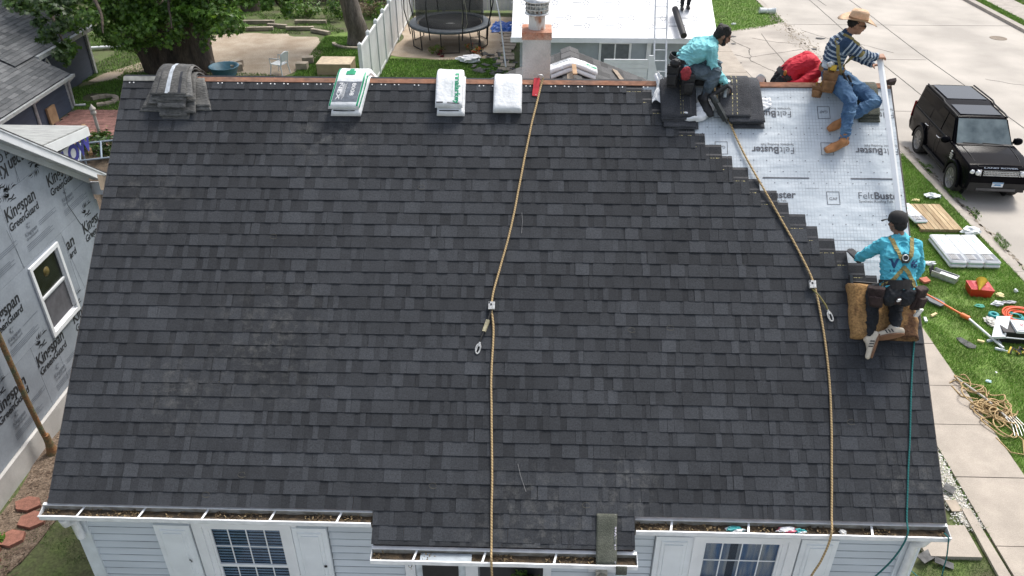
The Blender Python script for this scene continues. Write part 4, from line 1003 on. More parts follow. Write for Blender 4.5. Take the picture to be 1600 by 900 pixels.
# dark framed hand cart / junk behind the extension
q = MB()
c0 = Vector((-7.55,14.9,.25)); 
for a, b in (((0,0,.5),(1.0,.35,.5)),((1.0,.35,.5),(1.35,-.45,.35)),((1.35,-.45,.35),(.35,-.8,.35)),((.35,-.8,.35),(0,0,.5)),((.5,.17,.5),(.85,-.62,.35)),((0,0,.5),(0,0,-.25)),((1.0,.35,.5),(1.0,.35,-.25)),((1.35,-.45,.35),(1.35,-.45,-.25)),((.35,-.8,.35),(.35,-.8,-.25))):
    q.tube([c0+Vector(a), c0+Vector(b)], .028, 6)
q.build('steel_trolley', mat('blue_grey_steel', (.22,.27,.33), .5, .3), label='empty dark steel frame standing behind the wrapped extension', cat='frame')
q = MB(); q.box((-7.85,15.8,.5), (.10,1.1,.12), Euler((.5,0,.5)).to_matrix()); q.build('lumber', MATS['raw_board'], label='short length of lumber beside the steel frame', cat='lumber')

# ================================================================ rear building with white underlayment
rear = thing('garage', (7.4, 22, 0), 'grey-sided garage with a white underlayment roof behind the house', 'garage')
tg = tan(radians(20))
def GR(x, y, n=0): return Vector((x, y, 2.6+(y-19.2)*tg+n))
M_under = mat('white_underlayment', (.80,.81,.82), .4, ns=2, na=.03, bump=.15, bs=12)
q = MB(); q.hexa([GR(4.25,19.15,-.03),GR(10.5,19.15,-.03),GR(10.72,26,-.03),GR(4.25,26,-.03),GR(4.25,19.15),GR(10.5,19.15),GR(10.72,26),GR(4.25,26)])
gr = q.build('roof', M_under, rear)
q = MB(); q.hexa([GR(4.25,32.8)-Vector((0,0,4.9)),GR(4.25,26.01,-.05),GR(10.7,26.01,-.05),GR(10.7,32.8)-Vector((0,0,4.9)),GR(4.25,32.8)-Vector((0,0,4.85)),GR(4.25,26.01),GR(10.7,26.01),GR(10.7,32.8)-Vector((0,0,4.85))]); q.build('roof', M_under, rear)
M_gs = mat('garage_siding', (.36,.40,.43), .6, ns=3, na=.08)
lapwall('siding', 'y', 19.5, 4.5, 10.3, .0, 2.55, M_gs, rear, .115)
q = MB(); q.bb((4.5,19.53,0),(10.3,32,2.5)); q.build('wall', M_gs, rear)
q = MB(); q.bb((4.22,19.10,2.46),(10.52,19.145,2.61)); q.bb((4.22,19.146,2.46),(10.5,19.48,2.475)); q.build('fascia', M_trim, rear)
q = MB()
lay = []
for j, yy in enumerate((19.75,20.15,20.9,21.3,22.05,22.5,23.2)):
    for i in range(7):
        x = 4.6+i*.98+(j%2)*.42
        if x > 10.2: continue
        for k in range(5):     # small swirl mark
            a0 = k*1.25
            q.add([GR(x+.09*cos(a0)*1.2, yy+.09*sin(a0)*1.6,.006), GR(x+.09*cos(a0+.9)*1.2, yy+.09*sin(a0+.9)*1.6,.006), GR(x+.055*cos(a0+.9)*1.2, yy+.055*sin(a0+.9)*1.6,.006), GR(x+.065*cos(a0)*1.2, yy+.065*sin(a0)*1.6,.006)], [(0,1,2,3)])
        q.add([GR(x-.42,yy,.006),GR(x-.13,yy,.006),GR(x-.13,yy+.03,.006),GR(x-.42,yy+.03,.006)], [(0,1,2,3)])
for yy in (19.95,20.5,21.1,21.7,22.3,22.9): q.add([GR(4.3,yy,.004),GR(10.5,yy,.004),GR(10.5,yy+.008,.004),GR(4.3,yy+.008,.004)], [(0,1,2,3)])
q.build('printed_marks', mat('pale_print', (.30,.32,.35), .6), rear)
q = MB()
for a, b in (((6.95,2.52),(7.95,2.60)),((6.95,1.9),(7.02,2.519)),((7.88,1.9),(7.95,2.519)),((7.43,1.9),(7.47,2.519)),((6.95,1.82),(7.95,1.899))): q.bb((a[0],19.44,a[1]-.18),(b[0],19.485,b[1]-.18))
gw = q.build('window', M_trim, rear)
q = MB(); q.bb((7.021,19.465,1.73),(7.43,19.475,2.335)); q.bb((7.47,19.465,1.73),(7.879,19.475,2.335)); q.build('pane', mat('grey_pane', (.10,.12,.13), .1), gw)
q = MB(); q.bb((8.42,19.38,1.6),(8.55,19.47,2.45)); q.build('downspout', M_trim, rear)
# white vinyl screen panels beside the wing
scr = thing('vinyl_screen', (7.8,18,0), 'low white vinyl screen panel against the grey garage siding', 'screen')
for k in range(7):
    q = MB(); q.bb((7.03,17.98,1.36+k*.135),(8.27,18.02,1.488+k*.135)); q.build('board', M_trim, scr)
q = MB(); q.bb((7.0,17.99,0),(7.029,18.01,2.3)); q.bb((8.271,17.99,0),(8.30,18.01,2.3)); q.build('post', M_trim, scr)
q = MB(); q.hexa([(8.32,17.9,1.2),(8.80,17.9,1.2),(8.80,17.94,1.2),(8.32,17.94,1.2),(8.32,17.98,2.42),(8.44,17.98,2.42),(8.44,18.02,2.42),(8.32,18.02,2.42)]); q.build('leaning_sheet', M_trim, label='tapering white panel leaning right of the vinyl screen', cat='panel')
# ladder against the garage roof
lad = thing('ladder', (8.76,18.2,0), 'white aluminium extension ladder leaning on the garage roof edge', 'ladder')
a0, a1 = Vector((8.62,17.9,.0)), Vector((8.57,19.95,4.3)); off = Vector((.36,0,0))
M_lad = mat('ladder_metal', (.80,.82,.84), .35, .1)
for o in (Vector((0,0,0)), off):
    q = MB(); q.tube([a0+o, a1+o], .028, 6); q.build('rail', M_lad, lad)
for k in range(1,15):
    p = a0.lerp(a1, k/15); q = MB(); q.tube([p, p+off], .017, 6); q.build('rung', M_lad, lad)
# black pipe roll seen behind the squatting worker
q = MB(); q.tube([(9.42,18.9,2.75),(9.30,20.3,3.2)], .10, 10); q.build('black_pipe', M_black, label='black felt roll lying on the white garage roof edge', cat='roll')

# ================================================================ white vinyl fence
fence = thing('fence', (-.75, 27, 0), 'long white vinyl privacy fence dividing the two back gardens', 'fence')
M_fence = mat('fence_vinyl', (.68,.70,.70), .45, ns=1.5, na=.08)
ys = [20.6,22.1,23.6,25.1,26.6,28.1,29.6,31.1,32.6]
for i, y in enumerate(ys):
    q = MB(); q.bb((-.81,y-.055,0),(-.69,y+.055,1.93)); q.lathe((-.75,y,1.93), [(.085,0),(.085,.02),(.0,.09)], 4, M=Matrix.Rotation(pi/4,3,'Z'), smooth=False); q.build('post', M_fence, fence)
    if i < len(ys)-1:
        n = 8; w = (1.5-.115)/n
        for k in range(n):
            q = MB(); q.bb((-.77,y+.057+k*w,.12),(-.73,y+.057+(k+1)*w-.006,1.74)); q.build('board', M_fence, fence)
        q = MB(); q.bb((-.785,y+.056,1.741),(-.715,y+1.444,1.84)); q.build('rail', M_fence, fence)
        q = MB(); q.bb((-.785,y+.056,.03),(-.715,y+1.444,.119)); q.build('rail', M_fence, fence)
f2 = thing('fence', (2, 32.8, 0), 'white vinyl fence panels behind the trampoline', 'fence')
for k in range(26):
    q = MB(); q.bb((-.68+k*.19,32.78,.1),(-.50+k*.19,32.82,1.8)); q.build('board', M_fence, f2)
for x in (.7,2.5,4.3):
    q = MB(); q.bb((x-.06,32.7,0),(x+.06,32.775,1.95)); q.build('post', M_fence, f2)
f3 = thing('fence', (4.05, 29, 0), 'white vinyl fence running beside the garage', 'fence')
for k in range(22):
    q = MB(); q.bb((4.02,29.6+k*.15,.1),(4.06,29.742+k*.15,1.75)); q.build('board', M_fence, f3)
# brown picket fence at the back
bf = thing('fence', (-10, 34.5, 0), 'weathered brown board fence along the back of the garden', 'fence')
M_bf = mat('brown_fence', (.16,.125,.085), .9, ns=3, na=.3, stretch=(1,1,.2), rnd=.2)
me_ = None
for k in range(140):
    if me_ is None:
        q = MB(); q.bb((0,0,0),(.125,.02,1.75)); me_ = q.mesh('board', M_bf)
    o = bpy.data.objects.new('board', me_); o.location = (-9.3+k*.135+random.uniform(-.004,.004)-.0, -.02+random.uniform(0,.01), random.uniform(-.03,.03)); o.parent = bf; COL.objects.link(o)
for z in (.4,1.4):
    q = MB(); q.bb((-19.3,34.55,z),(-.9,34.6,z+.09)); q.build('rail', M_bf, bf)

# ================================================================ trampoline
tr = thing('trampoline', (1.53, 27.6, 0), 'round black trampoline with safety net on the sandy patch', 'trampoline')
TX, TY, TZ, TR = 1.50, 27.65, .88, 1.62
q = MB(); q.lathe((TX,TY,TZ-.01), [(1.28,0),(1.28,.01),(0,.012)], 40); q.build('jump_mat', mat('black_mesh', (.022,.024,.027), .75, ns=90, na=.4), tr)
q = MB(); q.lathe((TX,TY,TZ-.03), [(1.30,.02),(1.31,.05),(1.62,.05),(1.66,.02),(1.66,-.05),(1.64,-.05)], 40, caps=False); q.build('edge_pad', mat('grey_pad', (.075,.09,.105), .6, ns=6, na=.2), tr)
q = MB(); put_text(q, '(_^_)', width=.34, fn=lambda u,v: Vector((TX-.1+u, TY-.25+v*1.2, TZ+.006))) if False else None
for k in range(6):
    a, b = pi*k/6, pi*(k+.7)/6; r0, r1 = .17, .15
    q.add([(TX+.05+cos(t_)*r, TY-.3+sin(t_)*r*.6, TZ+.005) for t_, r in ((a,r0),(b,r0),(b,r1),(a,r1))], [(0,1,2,3)])
q.bb((TX-.13,TY-.33,TZ+.003),(TX+.23,TY-.30,TZ+.006)); q.bb((TX-.05,TY-.26,TZ+.003),(TX+.15,TY-.2,TZ+.006)); q.build('mat_emblem', mat('pale_emblem', (.4,.42,.42), .6), tr)
for k in range(6):
    a = radians(30+60*k-8); a2 = radians(30+60*k+18)
    q = MB(); p = lambda ang, r, z: (TX+r*cos(ang), TY+r*sin(ang), z)
    q.tube([p(a,1.6,TZ-.05), p(a,1.55,.05), p(a2,1.55,.05), p(a2,1.6,TZ-.05)], .026, 6); q.build('leg', M_black, tr)
for k in range(8):
    a = radians(22+45*k); q = MB()
    q.tube([(TX+r*cos(a), TY+r*sin(a), z) for r, z in ((1.66,.55),(1.72,.9),(1.86,1.5),(1.84,2.0),(1.62,2.45),(1.34,2.7))], .024, 6); q.build('net_pole', M_black, tr)
def net_mat():
    m = bpy.data.materials.new('safety_net'); m.use_nodes = True; nt = m.node_tree; L = nt.links; b = nt.nodes['Principled BSDF']
    b.inputs['Base Color'].default_value = (.02,.022,.025,1); b.inputs['Roughness'].default_value = .8
    b.inputs['Alpha'].default_value = .60; return m
q = MB(); n = 48
V = [(TX+1.36*cos(2*pi*i/n), TY+1.36*sin(2*pi*i/n), z) for z in (TZ+.01,1.6,2.7) for i in range(n)]
q.add(V, [(j*n+i, j*n+(i+1)%n, (j+1)*n+(i+1)%n, (j+1)*n+i) for j in range(2) for i in range(n)], 0, True); q.build('net', net_mat(), tr)
q = MB(); c = (TX+.72, TY-1.38)
for s_ in (-1,1):
    q.tube([(c[0],c[1]-.0,TZ+.02),(c[0]+s_*.10,c[1]-.03,1.15),(c[0]+s_*.07,c[1]-.02,1.7),(c[0],c[1],2.1)], .008, 5)
q.build('net_zip', mat('cream_cord', (.5,.47,.35), .8), tr)
q = MB()
for x in (0,.36): q.tube([(TX+.9+x,TY-1.40,TZ-.05),(TX+1.05+x,TY-1.75,.0)], .02, 6)
for k in range(3): t_ = (k+.7)/3.6; q.tube([(TX+.9+.15*t_,TY-1.40-.35*t_,(TZ-.05)*(1-t_)),(TX+1.26+.15*t_,TY-1.40-.35*t_,(TZ-.05)*(1-t_))], .018, 6)
q.build('step_ladder', M_black, tr)

# ================================================================ back garden things
def plastic_chair(loc, rz, label):
    t_ = thing('garden_chair', loc, label, 'chair'); M = Matrix.Rotation(rz,3,'Z'); L0 = Vector(loc)
    T = lambda *p: L0+M@Vector(p)
    q = MB(); q.hexa([T(-.23,-.22,.40),T(.23,-.22,.40),T(.23,.22,.38),T(-.23,.22,.38),T(-.23,-.22,.42),T(.23,-.22,.42),T(.23,.22,.40),T(-.23,.22,.40)]); q.build('seat', M_white, t_)
    for sx in (-1,1):
        for sy in (-1,1):
            q = MB(); q.tube([T(sx*.21,sy*.20,.40),T(sx*.25,sy*.26,0)], [.028,.02], 6); q.build('leg', M_white, t_)
        q = MB(); q.tube([T(sx*.24,-.20,.40),T(sx*.27,-.20,.62),T(sx*.27,.18,.64),T(sx*.23,.24,.62)], .022, 6); q.build('armrest', M_white, t_)
    q = MB()
    q.tube([T(-.20,.23,.40),T(-.22,.30,.8),T(0,.32,.86),T(.22,.30,.8),T(.20,.23,.40)], .022, 6)
    q.hexa([T(-.17,.24,.50),T(.17,.24,.50),T(.17,.265,.50),T(-.17,.265,.50),T(-.19,.295,.82),T(.19,.295,.82),T(.19,.32,.82),T(-.19,.32,.82)])
    q.build('backrest', M_white, t_)
plastic_chair((-4.42,23.5,0), radians(-110), 'white plastic garden chair facing the sandy play area')
q = MB(); q.bb((-3.0,23.3,0),(-1.75,24.2,.42)); bx = q.build('cardboard_box', mat('cardboard', (.42,.32,.21), .85, ns=3, na=.1), label='long tan cardboard box at the left foot of the white fence', cat='box')
q = MB(); q.prism([(-3.01,23.29,.43),(-1.74,23.29,.43),(-1.74,24.25,.43),(-3.01,24.25,.43)],(0,0,.012)); q.build('lid', mat('cardboard_lid', (.56,.46,.33), .8), bx)
for i, (x, y, s_) in enumerate(((-3.75,24.1,.0),(-3.72,24.85,.2),(-6.15,23.85,.4),(-6.3,24.3,.9))):
    q = MB(); q.box((x,y,.13),(.42,.30,.24),Matrix.Rotation(s_,3,'Z')); q.build('concrete_block', M_stone, label=['buff concrete block left of the cardboard box, nearer one','buff concrete block left of the cardboard box, farther one','concrete block beside the blue tub','second concrete block behind the blue tub'][i], cat='block')
q = MB(); q.lathe((-6.42,23.3,0), [(.40,0),(.52,.32),(.55,.33),(.55,.35),(.50,.35),(.40,.05),(0,.05)], 20); q.build('tub', mat('blue_tub', (.10,.24,.33), .5), label='shallow blue grey tub beside the ridge end on the sand', cat='tub')
q = MB(); q.lathe((-7.15,23.5,.0), [(.5,0),(.5,.02),(0,.03)], 16, M=Euler((1.1,0,.4)).to_matrix()); q.build('lid', M_black, label='round black lid leaning on the tree trunk', cat='lid')
M_timber = mat('grey_timber', (.30,.26,.21), .9, ns=4, na=.3, rnd=.2)
for i, (x, y, l, a) in enumerate(((-7.0,29.4,1.3,.1),(-6.3,29.9,.9,-.2),(-5.2,29.5,1.2,.05),(-4.2,29.0,1.0,-.5),(-8.3,29.3,1.1,.1),(-5.0,30.6,1.4,0),(-7.4,30.5,1.6,.06))):
    q = MB(); q.box((x,y,.08),(l,.16,.14),Matrix.Rotation(a,3,'Z')); q.build('timber', M_timber, label=['long timber nearest the sand at the left of the play area','short timber angled behind the sand patch','timber behind the middle of the sand patch','steeply angled timber nearest the second tree','timber farthest left, beside the maple trunk','rear timber on the right, in the back row','rear timber on the left, in the back row'][i], cat='timber', group='weathered timbers edging the play area')
for i in range(14):
    a = radians(200+i*13); q = MB(); q.box((-2.25+1.05*cos(a),27.55+.85*sin(a),.05),(.24,.13,.10),Matrix.Rotation(a+pi/2,3,'Z')); q.build('edging_stone', M_stone, label='pale stone in the curve round the second tree, '+['first','second','third','fourth','fifth','sixth','seventh','eighth','ninth','tenth','eleventh','twelfth','thirteenth','last'][i]+' from the left', cat='stone', group='stones round the second tree')
# blue tarp
q = MB()
def tarp(u, v):
    x, y = 3.05+u*1.35, 29.3+v*1.3; z = .12+.16*abs(noise.noise(Vector((x*2.2,y*2.2,0))))+.12*noise.noise(Vector((x*6,y*6,2)))
    ed = min(u,1-u,v,1-v); return Vector((x+.1*noise.noise(Vector((v*3,1,0))), y+.12*noise.noise(Vector((u*3,4,0))), max(.01, z*min(1,ed*8))+.02)), Vector((0,0,1))
q.sheet(tarp, 40, 40, 0); q.build('tarp', mat('blue_tarp', (.015,.10,.42), .4, ns=5, na=.3), label='crumpled blue tarpaulin beside the trampoline', cat='tarp')
# flowers and shrubs
def leafcloud(name, clumps, n, size, mats, parent=None, seed=1, shape='maple', droop=.3, kind=None, label=None, cat=None, group=None, per=None):
    rg = np.random.RandomState(seed)
    if shape == 'maple':
        tpl = np.array([(0,-.5,0),(.18,-.12,.03),(.52,-.22,-.05),(.30,.06,.02),(.58,.34,-.06),(.20,.26,.03),(0,.62,-.08),(-.20,.26,.03),(-.58,.34,-.06),(-.30,.06,.02),(-.52,-.22,-.05),(-.18,-.12,.03)])
        tri = np.array([(0,1,11),(1,2,3),(3,4,5),(5,6,7),(7,8,9),(9,10,11),(1,3,11),(3,9,11),(3,5,9),(5,7,9)])
    else:
        tpl = np.array([(0,-.5,0),(.22,0,.05),(0,.5,-.05),(-.22,0,.05)]); tri = np.array([(0,1,2),(0,2,3)])
    C = []; N = []
    wt = np.array([c[3]*c[4]*c[5] for c in clumps])**.75; wt = wt*np.array([c[6] if len(c) > 6 else 1 for c in clumps]); wt = wt/wt.sum()
    for c, w in zip(clumps, wt):
        k = max(8, int(n*w)); sub = max(4, k//28)
        sc = rg.normal(0,1,(sub,3)); sc /= np.linalg.norm(sc,axis=1)[:,None]; sc *= (rg.uniform(.35,1,(sub,1)))**.5
        idx = rg.randint(0,sub,k); p = sc[idx]+rg.normal(0,.17,(k,3)); out = p/np.maximum(.2,np.linalg.norm(p,axis=1)[:,None])
        p = p*np.array(c[3:6])+np.array(c[:3]); C.append(p); N.append(out)
    C = np.concatenate(C); N = np.concatenate(N); k = len(C)
    nrm = N*.6+rg.normal(0,.55,(k,3)); nrm[:,2] += .55; nrm /= np.linalg.norm(nrm,axis=1)[:,None]
    a = rg.normal(0,1,(k,3)); a[:,2] -= droop*2; t_ = np.cross(nrm,a); t_ /= np.linalg.norm(t_,axis=1)[:,None]; b = np.cross(nrm,t_)
    s_ = size*rg.uniform(.6,1.25,k)
    V = C[:,None,:]+s_[:,None,None]*(tpl[None,:,0,None]*t_[:,None,:]+tpl[None,:,1,None]*b[:,None,:]+tpl[None,:,2,None]*nrm[:,None,:])
    T = (tri[None]+np.arange(k)[:,None,None]*len(tpl)).reshape(-1)
    V = V.reshape(-1,3)
    org = np.array(wloc(parent)) if parent is not None else np.array([C[:,0].mean(),C[:,1].mean(),max(0,C[:,2].min())])
    V = V-org; me = bpy.data.meshes.new(name); me.vertices.add(len(V)); me.vertices.foreach_set('co', V.ravel())
    nt_ = len(T)//3; me.loops.add(len(T)); me.loops.foreach_set('vertex_index', T); me.polygons.add(nt_)
    me.polygons.foreach_set('loop_start', np.arange(0,3*nt_,3)); me.polygons.foreach_set('loop_total', np.full(nt_,3))
    for m in mats: me.materials.append(m)
    me.polygons.foreach_set('material_index', np.repeat(rg.randint(0,len(mats),k), len(tri))); me.update(calc_edges=True)
    o = bpy.data.objects.new(name, me); COL.objects.link(o)
    if parent is not None: o.parent = parent
    else: o.location = org
    return tag(o, label, cat, group, kind)
def leaf_mat(name, c):
    m = mat(name, c, .45, ns=3, na=.35, rnd=0, coords='World', spec=.5); b = m.node_tree.nodes['Principled BSDF']
    nt = m.node_tree; tl = nd(nt,'ShaderNodeBsdfTranslucent'); tl.inputs['Color'].default_value = (c[0]*1.6,c[1]*1.5,c[2]*.8,1); ms = nd(nt,'ShaderNodeMixShader'); ms.inputs[0].default_value = .3
    nt.links.new(b.outputs[0], ms.inputs[1]); nt.links.new(tl.outputs[0], ms.inputs[2]); nt.links.new(ms.outputs[0], nt.nodes['Material Output'].inputs['Surface']); return m
ML = [leaf_mat('leaf_a',(.07,.15,.025)), leaf_mat('leaf_b',(.11,.21,.035)), leaf_mat('leaf_c',(.045,.105,.02))]
MLb0 = leaf_mat('leaf_i',(.12,.23,.04))
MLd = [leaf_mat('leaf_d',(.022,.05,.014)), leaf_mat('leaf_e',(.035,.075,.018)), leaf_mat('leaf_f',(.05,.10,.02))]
MLb = [leaf_mat('leaf_g',(.13,.26,.035)), leaf_mat('leaf_h',(.09,.19,.03))]
M_bark = mat('bark', (.11,.085,.065), .95, ns=5, col2=(.045,.036,.03), stretch=(1,1,.22), bump=1.0, bs=14, fine=.3, fs=30)
M_bark2 = mat('bark_grey', (.19,.165,.14), .95, ns=6, col2=(.10,.085,.07), stretch=(1,1,.2), bump=1.0, bs=14, fine=.3, fs=30)
# big maple
t1 = thing('tree', (-8.4, 24.0, 0), 'large maple with a split dark trunk and hanging leafy branches', 'tree')
q = MB()
def limb(pts, rs, n=12):
    P = [Vector(p) for p in pts]; k = 5; out = []; rr = []
    for i in range(len(P)-1):
        for j in range(k):
            t_ = j/k; a = P[max(i-1,0)]; b, c = P[i], P[i+1]; d_ = P[min(i+2,len(P)-1)]
            v = .5*((2*b)+(c-a)*t_+(2*a-5*b+4*c-d_)*t_*t_+(3*b-a-3*c+d_)*t_**3); out.append(v+Vector((noise.noise(v*1.7),noise.noise(v*1.7+Vector((5,0,0))),0))*.06); rr.append(rs[i]*(1-t_)+rs[i+1]*t_)
    out.append(P[-1]); rr.append(rs[-1]); q.tube(out, rr, n)
limb([(-8.45,24.0,-.2),(-8.5,24.0,.6),(-8.65,24.1,1.5),(-9.2,24.3,3.0),(-9.9,24.6,5.2)], [.95,.70,.50,.38,.3])
limb([(-7.9,23.9,-.2),(-7.75,23.95,.7),(-7.6,24.0,1.6),(-7.2,24.2,3.2),(-6.9,24.5,5.5)], [.9,.75,.62,.5,.33])
limb([(-9.0,23.7,-.1),(-9.35,23.65,1.0),(-10.0,23.5,2.3),(-11.2,23.3,4.2)], [.55,.42,.34,.2])
limb([(-7.3,24.1,2.6),(-6.0,24.2,3.4),(-4.2,24.2,4.0),(-2.9,24.0,3.9)], [.28,.2,.13,.06], 8)
limb([(-8.8,24.0,2.6),(-9.0,21.5,3.9),(-8.8,18.5,4.6),(-8.2,15.5,4.7)], [.25,.17,.1,.05], 8)
for b in (((-5,24.2,3.8),(-4.4,23.2,3.2),(-3.6,22.6,2.4)),((-6,24.2,3.4),(-5.6,23,3.0),(-5.4,22,2.2)),((-8.9,20,4.3),(-8.2,19,3.4),(-8.0,18.5,2.8)),((-8.5,17,4.6),(-7.6,15.5,4.0),(-7.0,14.6,3.6)),((-10,23.4,2.4),(-10.6,21.6,2.6),(-10.8,20.4,2.2)),((-7.6,24,3),(-7.3,22,3.1),(-7.0,21,2.3))):
    limb(b, [.08,.05,.02], 6)
q.build('trunk', M_bark, t1)
cl = [(-7.6,22.6,3.3,1.3,1.0,.9),(-6.2,22.6,2.9,1.1,1.0,.8),(-9.2,22.4,3.0,1.2,1.0,.9),(-5.0,23.2,3.7,1.3,.8,.7),(-3.6,22.8,3.3,.55,.6,.6),(-3.4,22.6,2.6,.38,.45,.45),(-5.2,21.2,2.5,.6,.5,.5),
      (-8.9,21.6,1.9,.8,.6,.5),(-7.6,21.6,2.1,.9,.6,.5),(-6.3,21.8,2.0,.45,.5,.6),(-9.8,20.6,2.8,.8,.7,.5),(-10.4,22.6,3.8,1.2,1,.8),(-8,23.4,5.5,2.6,2,1.4,.3),(-5.5,24.0,5.2,1.8,1.5,1.2,.3),(-10.5,23.5,6,2,2,1.5,.3),(-8,24,8,2.8,2.8,2.0,.15),(-8.9,22.3,2.5,.7,.5,.45,1.3),(-7.3,22.2,2.45,.8,.5,.4,1.3),(-6.2,22.0,2.5,.4,.4,.5),(-9.6,21.9,2.2,.5,.5,.5),
      (-10.3,20.6,1.7,.35,.4,.35),(-2.6,22.5,3.2,.35,.4,.3),(-4.4,22.4,2.9,.7,.5,.35),(-11.4,21.8,3.6,.9,.8,.5),(-12.4,23.5,4.0,1.2,1.2,.7),(-6.6,22.2,3.9,1.2,1,.5),(-4.3,23.4,4.3,1.1,.8,.4)]
leafcloud('crown', cl, 26000, .145, ML+[MLb0,MLb0,ML[1]], t1, 11)
# low dark hanging branches nearer, upper left
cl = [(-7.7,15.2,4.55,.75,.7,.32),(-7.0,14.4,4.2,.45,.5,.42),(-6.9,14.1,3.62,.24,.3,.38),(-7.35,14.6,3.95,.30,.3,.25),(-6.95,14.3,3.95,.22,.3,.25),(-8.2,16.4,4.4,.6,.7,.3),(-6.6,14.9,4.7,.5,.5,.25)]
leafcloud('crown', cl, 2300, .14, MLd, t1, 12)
leafcloud('crown', [(-8.25,13.2,4.05,.28,.35,.10)], 120, .16, MLb, t1, 13)
leafcloud('crown', [(-8.05,22.0,2.35,1.3,.5,.35),(-6.3,21.6,2.6,.8,.4,.3)], 650, .18, MLb, t1, 14)
# second tree
t2 = thing('tree', (-2.25,27.5,0), 'straight grey-barked tree beside the white fence', 'tree')
q = MB(); limb([(-2.22,27.5,-.1),(-2.25,27.5,.5),(-2.5,27.5,1.6),(-2.8,27.6,3.2),(-3.1,27.8,6)], [.56,.42,.36,.32,.22]); q.build('trunk', M_bark2, t2)
leafcloud('crown', [(-3,27.8,7,2.5,2.5,1.5),(-3.5,27.2,2.9,.7,.5,.35),(-2.2,27.0,3.1,.4,.4,.3)], 2200, .2, ML, t2, 15)
t3 = thing('tree', (-8.4,33,0), 'dark tree trunk by the brown back fence', 'tree')
q = MB(); limb([(-8.4,33,-.1),(-8.5,33,1.2),(-8.8,33.1,3.5)], [.5,.42,.36]); q.build('trunk', M_bark, t3)
leafcloud('crown', [(-8.8,33,6,2.5,2.5,1.6)], 1200, .2, ML, t3, 16)
# shrubs
def shrub(loc, r, n, size, mats, label, cat='shrub', group=None, seed=1, shape='leaf'):
    t_ = thing('shrub', loc, label, cat, group)
    q = MB()
    for k in range(5): a = k*1.3; q.tube([(loc[0],loc[1],0),(loc[0]+r[0]*.5*cos(a),loc[1]+r[1]*.5*sin(a),r[2]*1.2)], [.02,.006], 5)
    q.build('stem', M_bark, t_)
    leafcloud('foliage', [(loc[0],loc[1],r[2]*1.0,r[0],r[1],r[2])], n, size, mats, t_, seed, shape)
shrub((-5.3,31.8,0), (.9,.5,.4), 500, .16, MLb+ML, 'low bright green shrub before the brown fence', seed=2)
shrub((-3.8,31.5,0), (.7,.5,.5), 500, .16, ML, 'mid green bush behind the second tree trunk', seed=3)
shrub((-1.9,31.5,0), (.7,.8,.8), 700, .16, MLb+ML, 'leafy green bush between tree and white fence', seed=4)
shrub((-1.5,29.6,0), (.5,.7,.5), 500, .14, MLb+ML, 'green bush growing against the white fence', seed=5)
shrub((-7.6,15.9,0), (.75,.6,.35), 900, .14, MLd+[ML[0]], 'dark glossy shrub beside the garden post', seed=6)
shrub((-10.9,32.5,0), (1.6,.9,.8), 900, .2, ML, 'wide bush left of the back fence', seed=7)
shrub((1.15,26.05,0), (.35,.25,.18), 260, .10, [leaf_mat('leaf_olive',(.20,.17,.06)),ML[1]], 'olive and brown tuft at the edge of the sand', seed=8)
shrub((1.35,25.8,0), (.18,.14,.12), 120, .09, [leaf_mat('leaf_red',(.16,.02,.03))], 'small dark red plant beside the olive tuft', 'plant', seed=9)
shrub((2.5,26.1,0), (.38,.28,.2), 300, .10, [leaf_mat('leaf_orange',(.55,.13,.04)),ML[1]], 'orange flowering plant before the trampoline', 'plant', seed=10)
shrub((-2.72,1.95,0), (.16,.2,.10), 160, .09, MLb, 'bright green weed clump by the red pavers', 'plant', seed=11)
shrub((-2.65,1.5,0), (.14,.12,.09), 120, .08, MLb, 'small bright weed below the clump at the picture edge', 'plant', seed=12)
# green hedge mass far behind
def hedge(x0,x1,y,h,n,seed,lab):
    t_ = thing('hedge', ((x0+x1)/2,y,0), lab, 'hedge')
    cl = [(x0+(x1-x0)*(i+.5)/8, y+random.uniform(-.4,.4), h*.5, (x1-x0)/11, .8, h*.5) for i in range(8)]
    leafcloud('foliage', cl, n, .22, ML+MLd, t_, seed)
hedge(-20,-10,37,3.5,2500,21,'dense green hedge beyond the back fence'); hedge(-9,-1,37.5,3.0,2500,22,'lighter green hedge beyond the brown fence')
# brush pile
q = MB()
for k in range(90):
    a, b = random.uniform(0,pi), random.uniform(-.3,.5); c = Vector((-2.6+random.gauss(0,.35), 32.2+random.gauss(0,.3), .15+random.uniform(0,.35))); d_ = Vector((cos(a)*cos(b), sin(a)*cos(b), sin(b)))*random.uniform(.2,.5)
    q.tube([c-d_, c+d_], .012, 4)
q.build('brush_pile', mat('dry_twig', (.24,.18,.12), .9), label='heap of dry brushwood behind the second tree', cat='brushwood')
